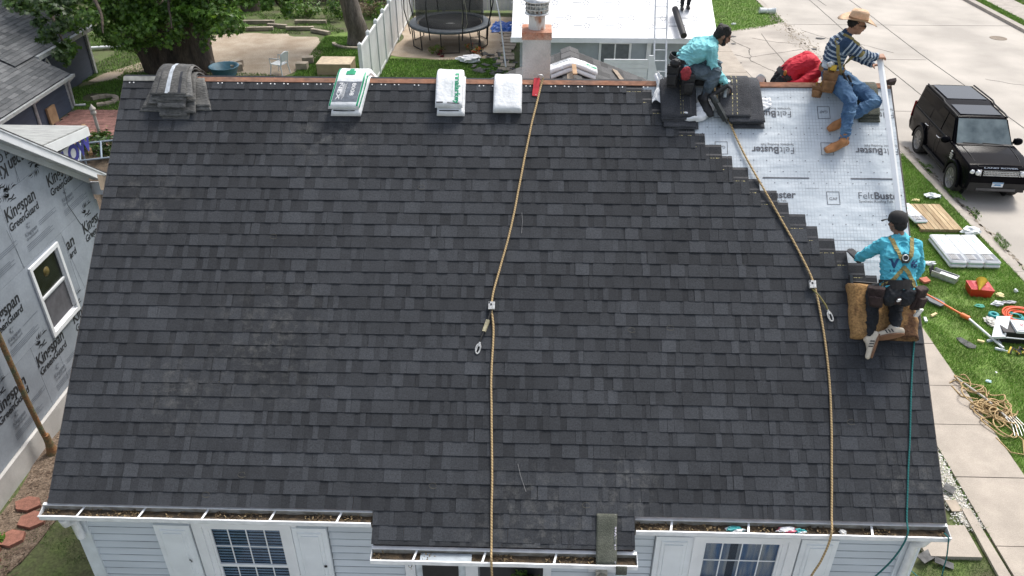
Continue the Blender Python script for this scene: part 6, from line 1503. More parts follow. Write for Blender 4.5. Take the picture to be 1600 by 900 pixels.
q.add(V, F, 0, True); q.build('foam_pad', M_pad, label='torn brown foam pad under the kneeling worker', cat='foam pad')

# ================================================================ things on the street lawn
def flatbundle(c, rz, L, W, H, label, prints, grp):
    c = Vector(c); M = Matrix.Rotation(rz,3,'Z'); t_ = thing('shingle_bundle', c, label, 'shingle bundle', grp)
    b = bmesh.new(); bmesh.ops.create_cube(b, size=1)
    for v in b.verts: v.co = Vector((v.co.x*W, v.co.y*L, (v.co.z+.5)*H))
    bmesh.ops.bevel(b, geom=b.edges[:], offset=.018, segments=2, affect='EDGES'); bmesh.ops.subdivide_edges(b, edges=[e for e in b.edges if e.calc_length() > .15], cuts=5, use_grid_fill=True)
    for v in b.verts: v.co = M@(v.co+v.co.normalized()*.006*noise.noise(v.co*14+c))
    me = bpy.data.meshes.new('wrapper'); b.to_mesh(me); b.free(); me.materials.append(M_wrap); me.polygons.foreach_set('use_smooth',[True]*len(me.polygons))
    o = bpy.data.objects.new('wrapper', me); COL.objects.link(o); o.parent = t_
    if prints:
        q = MB(); T = lambda x,y,z=H+.004: c+M@Vector((x,y,z))
        def rect(x0,x1,y0,y1,mi,z=H+.004): q.add([T(x0,y0,z),T(x1,y0,z),T(x1,y1,z),T(x0,y1,z)],[(0,1,2,3)],mi)
        rect(-W*.42,W*.42,-L*.46,-L*.22,0); rect(-W*.36,W*.05,-L*.44,-L*.24,4,H+.006)
        for k in range(5): rect(-W*.36+.04*k,-W*.36+.04*k+.012,-L*.42,-L*.26,3,H+.008)
        put_text(q, 'malarkey', width=.34, height=.05, fn=lambda a,b_: T(-.01+b_-.02, L*.32-a), bold=.02, mi=2)
        rect(-W*.1,W*.02,-L*.19,-L*.17,4)
        q.hexa([T(-W*.48,-L/2-.0035,.02),T(W*.4,-L/2-.0035,.02),T(W*.4,-L/2-.001,.02),T(-W*.48,-L/2-.001,.02),T(-W*.48,-L/2-.0035,.035),T(W*.4,-L/2-.0035,.035),T(W*.4,-L/2-.001,.035),T(-W*.48,-L/2-.001,.035)],2)
        q.build('printed_label', PM, t_)
    return t_
ptexts = 'wrapped shingle bundles stacked flat on the lawn'
M_pal = mat('pallet_wood', (.46,.36,.22), .85, ns=4, col2=(.32,.22,.12), stretch=(5,.6,1), fine=.15, fs=30, rnd=.12)
def pallet(x0,x1,y0,y1,lab, ply=False):
    t_ = thing('pallet', ((x0+x1)/2,(y0+y1)/2,0), lab, 'pallet')
    n = 9; w = (x1-x0)/n
    for k in range(n): q = MB(); q.bb((x0+k*w+.006,y0,.085),(x0+(k+1)*w-.006,y1,.105+.004*(k%2))); q.build('board', M_pal, t_)
    for y in (y0+.03,(y0+y1)/2,y1-.08): q = MB(); q.bb((x0,y,.0),(x1,y+.05,.084)); q.build('stringer', M_pal, t_)
    return t_
pallet(14.36,15.36,11.78,13.15,'bare wooden pallet with one bundle on it near the kerb')
flatbundle((14.42,12.55,.112), .10, .98,.33,.07, 'single white bundle lying on the bare pallet', True, ptexts)
for lay in range(2):
    for k, nm in enumerate(('left','middle','right')):
        L_ = 1.28; flatbundle((14.54+k*.365, 10.73+.01*lay, .02+lay*.088), .02*(k-1), L_, .355, .084, ['bottom','top'][lay]+' '+nm+' bundle of the big white stack on the lawn'+(', two layers high' if lay else ''), lay == 1, ptexts)
crumple((15.50,11.66,.13), (.20,.13,.11), M_wrap, 'plastic_bag', 41, 'crumpled white plastic bag at the corner of the big bundle stack', 'plastic bag')
crumple((15.43,13.72,.07), (.20,.13,.06), mat('clear_bag', (.62,.66,.68), .2, ns=8, na=.15), 'plastic_bag', 44, 'translucent grey bag on the lawn nearest the parked car', 'plastic bag')
crumple((14.92,13.5,.04), (.09,.05,.035), mat('cream_scrap', (.72,.62,.30), .6, ns=12, na=.3), 'scrap', 45, 'cream and yellow scrap above the bare pallet', 'litter')
crumple((13.95,10.25,.05), (.14,.06,.05), M_white, 'scrap', 46, 'white rag between the kneeling worker and the big stack', 'litter')
# metal box (open aluminium gutter box)
mbx = thing('metal_box', (14.02,9.68,0), 'open grey metal box lying on the lawn with a black end flap', 'metal box'); c = Vector((14.05,9.66,0)); M = Matrix.Rotation(radians(-43),3,'Z')
T = lambda x,y,z: c+M@Vector((x,y,z))
q = MB()
for a, b in (((-.26,-.10,.01),(.26,.10,.02)),((-.26,-.10,.021),(.26,-.09,.15)),((-.26,.09,.021),(.26,.10,.15)),((.25,-.089,.021),(.26,.089,.15)),((-.1,-.089,.135),(.25,.03,.145))):
    q.box(T((a[0]+b[0])/2,(a[1]+b[1])/2,(a[2]+b[2])/2), (b[0]-a[0],b[1]-a[1],b[2]-a[2]), M)
q.build('body', mat('brushed_metal', (.50,.51,.53), .4, .5, ns=10, na=.2), mbx)
q = MB(); q.box(T(-.29,0,.10), (.02,.2,.19), M@Euler((0,-.4,0)).to_matrix()); q.build('flap', M_black, mbx)
# red box with yellow cone
rb = thing('tool_box', (14.55,9.15,0), 'red plastic box with a yellow funnel on top', 'box')
q = MB(); q.hexa([(14.30,8.95,0),(14.70,8.90,0),(14.74,9.22,0),(14.34,9.27,0),(14.27,8.93,.20),(14.73,8.87,.20),(14.77,9.25,.20),(14.31,9.30,.20)]); q.build('body', mat('red_plastic', (.48,.035,.015), .35, ns=5, na=.15), rb)
q = MB(); q.hexa([(14.29,8.95,.201),(14.71,8.89,.201),(14.75,9.24,.201),(14.33,9.29,.201),(14.36,9.0,.235),(14.66,8.96,.235),(14.68,9.2,.235),(14.38,9.23,.235)]); q.build('lid', mat('pink_red', (.50,.06,.07), .4), rb)
q = MB(); q.lathe((14.47,9.0,.25), [(.0,-.14),(.02,-.12),(.10,.16),(.11,.17)], 12, M=Euler((-1.0,1.1,0)).to_matrix()); q.build('funnel', mat('yellow_plastic', (.75,.50,.04), .4), label='yellow plastic funnel lying on the red box', cat='funnel')
# magnetic sweeper / long pole with orange head
pl = thing('roofing_shovel', (13.8,7.9,0), 'long pole tool with orange shaft end and silver handle on the lawn', 'shovel')
q = MB(); q.tube([(13.24,9.02,.1),(13.80,8.11,.07)], .022, 8); q.tube([(13.76,8.16,.07),(13.86,8.02,.07)], .05, 8); q.build('shaft', mat('orange_plastic', (.68,.16,.04), .4, ns=6, na=.15), pl)
q = MB(); q.tube([(13.84,8.05,.07),(14.08,7.04,.06)], .026, 8); q.build('handle', mat('silver_tube', (.66,.68,.68), .35, .2), pl)
q = MB(); q.prism([(13.28,8.80,.06),(13.42,8.84,.06),(13.60,8.62,.06),(13.58,8.50,.06),(13.45,8.44,.06),(13.30,8.62,.06)], (0,0,.03)); q.build('blade', mat('dark_blade', (.10,.11,.12), .6, ns=9, na=.2), pl)
q = MB(); q.box((13.16,9.12,.08), (.22,.14,.10), Matrix.Rotation(-1.0,3,'Z')); q.build('head', MATS['orange_plastic'], pl)
# garden hose coils
def coil(c, r0, r1, n, r, m, lab, zz=.03, ph=0):
    q = MB(); P = []
    for k in range(n*26): a = 2*pi*k/26; rr = r0+(r1-r0)*k/(n*26); P.append((c[0]+rr*cos(a+ph)*(1+.08*sin(a*2)), c[1]+rr*sin(a+ph)*.85, zz+.02*sin(a*1.3)+.012*(k/26)))
    q.tube(P, r, 6); return q.build('hose', m, label=lab, cat='hose')
coil((14.98,8.15), .18, .42, 6, .017, mat('orange_hose', (.70,.10,.03), .45), 'coiled bright orange hose behind the cooler')
coil((14.86,8.16), .10, .17, 3, .014, mat('teal_hose', (.02,.30,.30), .45), 'coiled teal hose inside the orange coil')
q = MB(); q.lathe((14.42,8.18,.03), [(.10,0),(.10,.06),(.05,.06),(.05,0)], 16); q.build('tape_roll', MATS['teal_hose'], label='teal tape roll left of the orange coil', cat='roll')
# cooler
cl_ = thing('cooler', (14.3,7.4,0), 'black cooler with white lid standing open on the lawn', 'cooler'); c = Vector((14.42,7.42,0)); M = Matrix.Rotation(radians(-8),3,'Z')
T = lambda x,y,z: c+M@Vector((x,y,z))
def hx(x0,x1,y0,y1,z0,z1,e=.0): return [T(x0+e,y0+e,z0),T(x1-e,y0+e,z0),T(x1-e,y1-e,z0),T(x0+e,y1-e,z0),T(x0,y0,z1),T(x1,y0,z1),T(x1,y1,z1),T(x0,y1,z1)]
q = MB(); q.hexa(hx(-.27,.27,-.18,.18,0,.28,.02)); q.build('body', M_black, cl_)
q = MB(); q.hexa(hx(-.05,.29,-.20,.20,.281,.33)); q.hexa(hx(-.02,.26,-.17,.17,.331,.345)); q.build('lid', M_white, cl_)
q = MB(); q.tube([T(-.24,-.19,.26),T(-.24,-.26,.2),T(.24,-.26,.2),T(.24,-.19,.26)], .014, 6); q.build('handle', M_white, cl_)
q = MB()
for k in range(5): q.box(T(.10+.03*cos(k*2.1),.02+.04*sin(k*2.7),.3475), (.07,.012,.003), Matrix.Rotation(k*1.3,3,'Z'))
q.build('red_mark', mat('faded_red', (.55,.12,.14), .6), cl_)
q = MB(); P = [T(x,y,z) for x,y,z in ((-.46,-.22,.14),(-.24,-.26,.20),(-.04,.24,.36),(-.26,.30,.30))]; nn = Vector((-.005,0,.022)); q.hexa([p-nn for p in P]+[p+nn for p in P]); q.build('cooler_cover', M_white, label='white cooler lid panel leaning on the cooler', cat='lid')
for i, (x, y, a) in enumerate(((13.98,7.32,.3),(14.10,7.22,1.3),(14.02,7.02,-.4))):
    bt = thing('bottle', (x,y,.03), ['clear plastic bottle beside the cooler handle','clear plastic bottle nearest the pole handle','small clear bottle at the end of the pole'][i], 'bottle'); R = Matrix.Rotation(a,3,'Z')@Matrix.Rotation(pi/2,3,'Y')
    q = MB(); q.lathe((x,y,.035), [(.03,-.1),(.033,-.08),(.033,.04),(.014,.085),(.014,.1)], 10, M=R); q.build('body', mat('bottle_plastic', (.60,.68,.72), .1, trans=.4), bt)
    q = MB(); q.lathe(Vector((x,y,.035))+R@Vector((0,0,.1)), [(.016,0),(.016,.02)], 8, M=R); q.build('cap', M_white, bt)
crumple((14.72,8.62,.06), (.12,.07,.05), M_white, 'rag', 51, 'white rag above the orange hose coil', 'rag')
crumple((14.98,8.70,.04), (.16,.05,.03), mat('grey_rag', (.40,.41,.42), .7), 'rag', 52, 'grey flattened rag right of the white rag', 'rag')
crumple((14.32,8.56,.03), (.09,.06,.03), mat('teal_rag', (.05,.30,.22), .7), 'rag', 53, 'green rag in the grass below the red box', 'rag')
crumple((14.93,8.98,.04), (.08,.07,.04), mat('cream_tape', (.66,.60,.30), .6), 'tape_roll', 54, 'cream roll right of the red box', 'roll')
crumple((14.26,7.95,.05), (.10,.16,.04), mat('grey_bits', (.45,.44,.40), .6, ns=20, na=.5), 'tool_heap', 55, 'heap of small grey tools left of the cooler', 'tools')
q = MB(); q.prism([(13.34,7.40,.02),(13.44,7.42,.02),(13.62,7.14,.02),(13.56,7.05,.02),(13.44,7.08,.02),(13.36,7.24,.02)], (.0,0,.012)); q.build('shingle_scrap', M_scrap, label='pointed dark shingle scrap on the lawn below the pole tool', cat='shingle scrap')
for i, (x, y, a, l, lab) in enumerate(((13.22,8.18,.6,.17,'cream wood offcut near the sidewalk'),(13.76,7.28,-.4,.12,'pale yellow wood offcut below the pole handle'),(13.10,8.66,1.5,.13,'white plastic piece by the orange tool head'),(12.98,8.0,1.4,.14,'white plastic piece at the sidewalk edge'))):
    q = MB(); q.box((x,y,.04), (l,.05,.04), Matrix.Rotation(a,3,'Z')); q.build('offcut', mat('cream_wood', (.66,.52,.27), .7) if i < 2 else M_white, label=lab, cat='offcut')
q = MB(); q.prism([(13.45,9.55,.03),(13.64,9.62,.03),(13.66,9.45,.03),(13.5,9.38,.03)],(0,0,.05)); q.build('red_block', mat('brick_red', (.42,.13,.08), .8), label='red-brown block beside the kneeling worker', cat='block')
crumple((15.35,9.15,.04), (.04,.04,.04), M_white, 'scrap', 57, 'white paper scrap by the kerb right of the red box', 'litter')
crumple((13.35,6.05,.03), (.05,.035,.02), mat('bluish_scrap',(.45,.62,.70),.4), 'scrap', 58, 'pale blue scrap in the grass above the rope heap', 'litter')
# yellow and black work gloves / strap pile
yg = thing('harness_heap', (14.35,6.9,0), 'heap of yellow and black safety straps at the end of the pole', 'safety straps')
for k in range(9):
    a = k*2.4; x, y = 14.32+.17*cos(a)+.02*k, 6.93+.07*sin(a*1.3); q = MB()
    q.tube([(x-.10,y-.03,.04),(x-.04,y+.05,.10+.02*(k%3)),(x+.04,y+.02,.08),(x+.10,y-.05,.04)], .024, 6); q.build('strap', mat('yellow_strap2', (.60,.45,.06), .7) if k%2 else M_black, yg)
# rope heap on the lawn edge
q = MB(); rg = random.Random(5)
for k in range(22):
    cx, cy = 12.98+rg.gauss(0,.11), 5.28-rg.gauss(0,.22); r0 = rg.uniform(.10,.26); P = []; ph = rg.uniform(0,6); el = rg.uniform(.6,1.2); h = rg.uniform(.03,.16)
    for j in range(26): a = ph+j*.30; P.append((cx+r0*cos(a)*(1+.2*sin(a*2+k)), cy+r0*el*sin(a+.3*cos(a)), .03+h*(.5+.5*sin(a*1.5+k))))
    q.tube(P, .013, 5)
q.tube([(12.62,5.98,.04),(12.75,6.05,.05),(12.95,5.8,.05),(13.1,5.4,.08)], .013, 5); q.tube([(12.62,5.9,.03),(12.66,5.6,.04),(12.9,5.5,.06)], .013, 5)
q.tube([(13.05,4.95,.05),(13.2,4.5,.03),(13.05,4.15,.03),(12.85,4.2,.03),(12.78,4.55,.03)], .013, 5); q.tube([(13.25,5.1,.05),(13.45,4.75,.03),(13.3,4.45,.03)], .013, 5)
q.build('rope_heap', M_rope, label='tangled heap of tan rope between sidewalk and lawn', cat='rope')
fk = thing('pitchfork', (13.0,5.3,.1), 'roofing fork lying under the rope heap', 'fork')
q = MB(); q.tube([(12.75,6.12,.07),(13.0,5.5,.10),(13.15,4.95,.10)], .02, 6); q.build('handle', mat('grey_wood_handle', (.42,.40,.36), .8, ns=8, na=.2), fk)
for k in range(5): q = MB(); q.tube([(13.14+.045*k-.02,4.98+.01*k,.10),(13.15+.05*k,4.8,.09),(13.10+.06*k,4.58,.05)], .008, 5); q.build('tine', M_galv, fk)
# black shingle pieces at the corner by the concrete pad
for i, (x, y, a, w_, l_) in enumerate(((10.62,2.02,.6,.14,.34),(10.83,1.93,-.3,.10,.26),(11.5,3.35,.9,.16,.22),(11.42,3.0,.2,.2,.2))):
    q = MB(); q.box((x,y,.05+.03*(i == 0)), (l_,w_,.012), Euler((.15,.2,a)).to_matrix()); q.build('shingle_scrap', M_scrap if i < 3 else M_stone, label=['dark shingle strip leaning on the concrete pad edge','dark curled shingle strip beside the pad','dark shingle piece beside the white gravel','buff stone piece at the end of the gravel bed'][i], cat='shingle scrap' if i < 3 else 'stone')
# lawn specks
for i, (x, y) in enumerate(((14.2,12.2),(13.6,6.3),(15.2,8.2),(14.9,6.1))):
    q = MB(); q.box((x,y,.045), (.05,.035,.01), Euler((.3,.2,i)).to_matrix()); q.build('paper_scrap', M_white, label='small white paper scrap on the street lawn', cat='litter', group='white scraps on the street lawn')
# ================================================================ parked black off-road car
CS = .925; ch_ = Vector((-sin(.068), -cos(.068), 0)); cr_ = Vector((ch_.y, -ch_.x, 0))
C0 = Vector((17.05,15.82,-.108))
def CT_(x, y, z): return C0+cr_*x*CS*.95+ch_*y*CS+Vector((0,0,z*CS))      # x: car's right, y: forward
car = thing('parked_car', C0, 'black boxy off-road car parked at the kerb facing the camera', 'car')
M_paint = mat('black_car_paint', (.005,.005,.007), .18, ns=2, na=.2, coat=.0, spec=.16)
M_cglass = mat('tinted_glass', (.004,.005,.006), .05, spec=.18, coat=.0); M_chrome = mat('satin_chrome', (.62,.63,.65), .22, .9)
M_plast = mat('dark_plastic', (.014,.014,.015), .65); M_tyre = mat('tyre_rubber', (.028,.026,.024), .85, ns=20, na=.3); M_rim = mat('dusty_alloy', (.32,.31,.30), .45, .4, ns=8, na=.2)
M_paint.node_tree.nodes['Principled BSDF'].inputs['IOR'].default_value = 1.22; M_cglass.node_tree.nodes['Principled BSDF'].inputs['IOR'].default_value = 1.25
def polyext(poly, w, bev=.05, seg=3, taper=None):      # side profile (y,z) extruded in x
    b = bmesh.new(); A = [b.verts.new((-w/2,y,z)) for y, z in poly]; B = [b.verts.new((w/2,y,z)) for y, z in poly]; n = len(poly)
    b.faces.new(A[::-1]); b.faces.new(B)
    for i in range(n): b.faces.new((A[i],A[(i+1)%n],B[(i+1)%n],B[i]))
    bmesh.ops.recalc_face_normals(b, faces=b.faces)
    if bev: bmesh.ops.bevel(b, geom=b.edges[:], offset=bev, segments=seg, affect='EDGES', profile=.6)
    if taper:
        for v in b.verts: v.co = taper(v.co)
    return b
def car_obj(name, b, m, smooth=True, parent=car, raw=False):
    me = bpy.data.meshes.new(name); b.to_mesh(me); b.free(); me.materials.append(m)
    if smooth:
        me.polygons.foreach_set('use_smooth', [True]*len(me.polygons)); me.set_sharp_from_angle(angle=radians(32))
    o = bpy.data.objects.new(name, me); COL.objects.link(o)
    if raw: return o
    off = wloc(parent)
    for v in me.vertices: v.co = CT_(*v.co)-off
    o.parent = parent; return o
def finish(o, parent=car):
    off = wloc(parent)
    for v in o.data.vertices: v.co = CT_(*v.co)-off
    o.parent = parent; o.data.flip_normals(); return o
# body shell
prof = [(2.26,.36),(2.38,.46),(2.42,.62),(2.42,.84),(2.36,1.04),(2.22,1.12),(1.60,1.19),(1.02,1.22),(.9,1.2),(-2.40,1.20),(-2.46,1.1),(-2.47,.62),(-2.38,.40)]
def tp(c):
    x, y, z = c; f = 1-.05*max(0,(z-.95))/.25
    if y > 1.6: f *= 1-.10*((y-1.6)/.82)**2.2
    if y < -2.0: f *= 1-.03*((-2-y)/.47)**2
    if z < .5: f *= 1-.06*(.5-z)/.15
    if y > 1.0 and z > 1.1: z += .015*(1-(x/.9)**2)
    return Vector((x*f, y, z))
b = polyext(prof, 1.90, .045, 3); bmesh.ops.subdivide_edges(b, edges=[e for e in b.edges if e.calc_length() > .7 and abs(e.verts[0].co.x-e.verts[1].co.x) > .7], cuts=7)
for v in b.verts: v.co = tp(v.co)
body = car_obj('body', b, M_paint, True, raw=True)
for y in (1.55,-1.335):
    for s_ in (-1,1):
        c = bmesh.new(); bmesh.ops.create_cone(c, cap_ends=True, segments=36, radius1=.455, radius2=.455, depth=.5, matrix=Matrix.Translation((s_*.95,y,.41))@Matrix.Rotation(pi/2,4,'Y'))
        me = bpy.data.meshes.new('c'); c.to_mesh(me); c.free(); co = bpy.data.objects.new('c', me); COL.objects.link(co)
        md = body.modifiers.new('b','BOOLEAN'); md.object = co; md.operation = 'DIFFERENCE'; md.solver = 'EXACT'
        me2 = evalmesh(body); body.modifiers.clear(); body.data = me2; bpy.data.objects.remove(co)
body.data.set_sharp_from_angle(angle=radians(30)); finish(body)
# greenhouse
b = bmesh.new()
def gh(x, y, z): return b.verts.new((x,y,z))
secs = [(1.00,.86,1.19,.86,1.19),(.42,.86,1.19,.735,1.80),(.30,.87,1.19,.74,1.835),(-.55,.88,1.19,.755,1.85),(-.75,.88,1.19,.76,1.905),(-2.25,.87,1.19,.74,1.885),(-2.38,.86,1.19,.72,1.84),(-2.45,.85,1.19,.85,1.19)]
R_ = []
for y, xb, zb, xt, zt in secs:
    R_.append([gh(-xb,y,zb), gh(-xt,y,zt), gh(-xt*.5,y,zt+.022*(zt>1.3)), gh(xt*.5,y,zt+.022*(zt>1.3)), gh(xt,y,zt), gh(xb,y,zb)])
for i in range(len(R_)-1):
    for j in range(5): b.faces.new((R_[i][j],R_[i][j+1],R_[i+1][j+1],R_[i+1][j]))
bmesh.ops.remove_doubles(b, verts=b.verts, dist=.002); bmesh.ops.recalc_face_normals(b, faces=b.faces)
bmesh.ops.bevel(b, geom=[e for e in b.edges if e.calc_length() > .2 and abs((e.verts[0].co.z+e.verts[1].co.z)/2) > 1.3], offset=.03, segments=2, affect='EDGES')
car_obj('cabin', b, M_paint).data.flip_normals()
def side_x(z, off=.006): return .875-(z-1.19)*(.875-.745)/.65+off
def quad(name, pts, m, th=.006, parent=car):
    q = MB(); P = [CT_(*p) for p in pts]; n = (P[1]-P[0]).cross(P[2]-P[0]).normalized()*th
    k = len(P); q.prism([p-n*.5 for p in P], n); return q.build(name, m, parent)
# windscreen and rear glass
quad('windscreen', [(-.80,1.02-.03,1.235),(.80,.99,1.235),(.70,.455,1.79),(-.70,.455,1.79)], mat('windscreen_glass', (.05,.075,.085), .08, spec=.7, coat=.2, ns=2.5, col2=(.20,.25,.26), lo=.3, hi=.8), .02)
quad('rear_window', [(-.72,-2.462,1.30),(.72,-2.462,1.30),(.64,-2.40,1.78),(-.64,-2.40,1.78)], M_cglass, .02)
wins = [(.80,.22,.60,.22),(.14,-.62,.14,-.62),(-.74,-1.38,-.74,-1.38),(-1.46,-2.30,-1.46,-2.22)]
for s_ in (-1,1):
    for k, (a, b_, c, d_) in enumerate(((.84,-.02,.40,-.02),(-.10,-.98,-.10,-.98),(-1.07,-2.28,-1.07,-2.20))):
        z0, z1 = 1.225, 1.765
        pts = [(s_*side_x(z0),a,z0),(s_*side_x(z0),b_,z0),(s_*side_x(z1),d_,z1),(s_*side_x(z1),c,z1)]
        quad('side_window', pts if s_ > 0 else pts[::-1], M_cglass, .016)
    q = MB(); q.tube([CT_(s_*(side_x(1.215)+.008),.9,1.215), CT_(s_*(side_x(1.215)+.008),-2.3,1.215)], .012, 5); q.build('window_trim', M_plast, car)
    q = MB(); q.tube([CT_(s_*.73,.42,1.84),CT_(s_*.745,.2,1.87),CT_(s_*.75,-.6,1.89),CT_(s_*.75,-.78,1.945),CT_(s_*.73,-2.2,1.93)], .022, 6); q.build('roof_rail', M_plast, car)
# roof glass panels, rack joint
quad('roof_glass', [(-.60,-.85,1.935),(.60,-.85,1.935),(.58,-2.15,1.915),(-.58,-2.15,1.915)], mat('roof_glass', (.006,.008,.014), .08, spec=.45, coat=.0), .01)
quad('roof_glass', [(-.60,.28,1.862),(.60,.28,1.862),(.60,-.48,1.878),(-.60,-.48,1.878)], MATS['roof_glass'], .01)
# bonnet lines, cowl, wipers
q = MB()
for s_ in (-1,1): q.tube([CT_(s_*.62,2.30,1.10),CT_(s_*.66,1.7,1.195),CT_(s_*.70,1.08,1.228)], .007, 4)
q.tube([CT_(x_,2.315-.03*abs(x_)**2,1.085) for x_ in (-.62,-.3,0,.3,.62)], .007, 4); q.build('bonnet_gap', M_plast, car)
quad('cowl', [(-.80,1.10,1.236),(.80,1.10,1.236),(.80,1.0,1.245),(-.80,1.0,1.245)], M_plast, .012)
for x0, x1 in ((-.55,.05),(.05,.62)):
    q = MB(); q.tube([CT_(x0,1.06,1.25),CT_((x0+x1)/2,1.02,1.262),CT_(x1,1.0,1.268)], .010, 5); q.build('wiper', M_plast, car)
# front: grille, lamps, bumper
def frontq(name, x0, x1, z0, z1, y, m, th=.02, parent=car, dx=0):
    q = MB(); q.hexa([CT_(x0,y,z0),CT_(x1,y,z0),CT_(x1,y-dx*0+th,z0),CT_(x0,y+th,z0),CT_(x0,y,z1),CT_(x1,y,z1),CT_(x1,y+th,z1),CT_(x0,y+th,z1)]); return q.build(name, m, parent)
gl_ = frontq('grille', -.50,.50,.86,1.03,2.40, M_plast, .035)
q = MB()
for z in (.885,.94,.995): q.hexa([CT_(-.49,2.436,z),CT_(.49,2.436,z),CT_(.49,2.455,z),CT_(-.49,2.455,z),CT_(-.49,2.436,z+.022),CT_(.49,2.436,z+.022),CT_(.49,2.450,z+.022),CT_(-.49,2.450,z+.022)])
for k in range(24):
    x = -.48+k*.0417
    for z in (.909,.964): q.box(CT_(x+.012*(z>.93),2.446,z+.013), (.012*CS,.012*CS,.028*CS), Matrix(((cr_.x,ch_.x,0),(cr_.y,ch_.y,0),(0,0,1))))
q.build('grille_bars', M_chrome, gl_)
for s_ in (-1,1):
    x0, x1 = (s_*.53, s_*.86)
    q = MB(); P = [(x0,2.405,.86),(x1,2.30,.87),(x1*1.02,2.10,.89),(x0,2.2,.86),(x0,2.385,1.02),(x1,2.27,1.04),(x1*1.02,2.06,1.05),(x0,2.2,1.03)]
    q.hexa([CT_(*p)+ch_*.02 for p in P]); hl = q.build('headlight', mat('lamp_housing', (.45,.47,.50), .12, .3, ns=25, na=.5, coat=1), car)
    for cx, cy, r in ((.62,2.405,.074),(.775,2.355,.066)):
        q = MB(); q.lathe(CT_(s_*cx,cy+.015,.945), [(r,0),(r*.95,.018),(r*.5,.03),(0,.034)], 14, M=(-ch_).to_track_quat('Z','Y').to_matrix()@Matrix.Rotation(pi,3,'Y')); q.build('lens', mat('lamp_lens', (.75,.78,.80), .06, .2, coat=1), hl)
    q = MB(); q.lathe(CT_(s_*.72,2.385,.60), [(.05,0),(.05,.02),(0,.022)], 12, M=(-ch_).to_track_quat('Z','Y').to_matrix()@Matrix.Rotation(pi,3,'Y')); q.build('fog_light', M_chrome, car)
q = MB(); put_text(q, 'LAND ROVER', width=.95, height=.038, fn=lambda u,v: CT_(.475-u, 2.365+.0-v*.35, 1.062+v*.85)+Vector((0,0,.006)), bold=.03); q.build('bonnet_lettering', M_chrome, car)
q = MB()
for z0, z1, y0, m in ((.68,.84,2.42,0),(.40,.66,2.40,1)):
    P = [(-.86,2.16,z0),(.86,2.16,z0),(.80,y0+.01,z0),(-.80,y0+.01,z0),(-.86,2.16,z1),(.86,2.16,z1),(.78,y0+.03,z1),(-.78,y0+.03,z1)]
    q.hexa([CT_(*p)+Vector((0,0,0)) for p in P], m)
q.build('bumper', [M_paint, M_plast], car)
frontq('skid_plate', -.55,.55,.43,.50,2.415, mat('grey_plastic', (.09,.09,.095), .5), .015)
pl_ = frontq('licence_plate', -.155,.155,.56,.70,2.445, mat('plate_white', (.72,.76,.80), .4), .01)
q = MB(); q.add([CT_(.15,2.4565,.668),CT_(-.15,2.4565,.668),CT_(-.15,2.4565,.697),CT_(.15,2.4565,.697)],[(0,1,2,3)]); q.add([CT_(.10,2.4565,.60),CT_(-.10,2.4565,.60),CT_(-.08,2.4565,.645),CT_(.08,2.4565,.645)],[(0,1,2,3)]); q.build('plate_print', mat('plate_blue', (.10,.30,.55), .4), pl_)
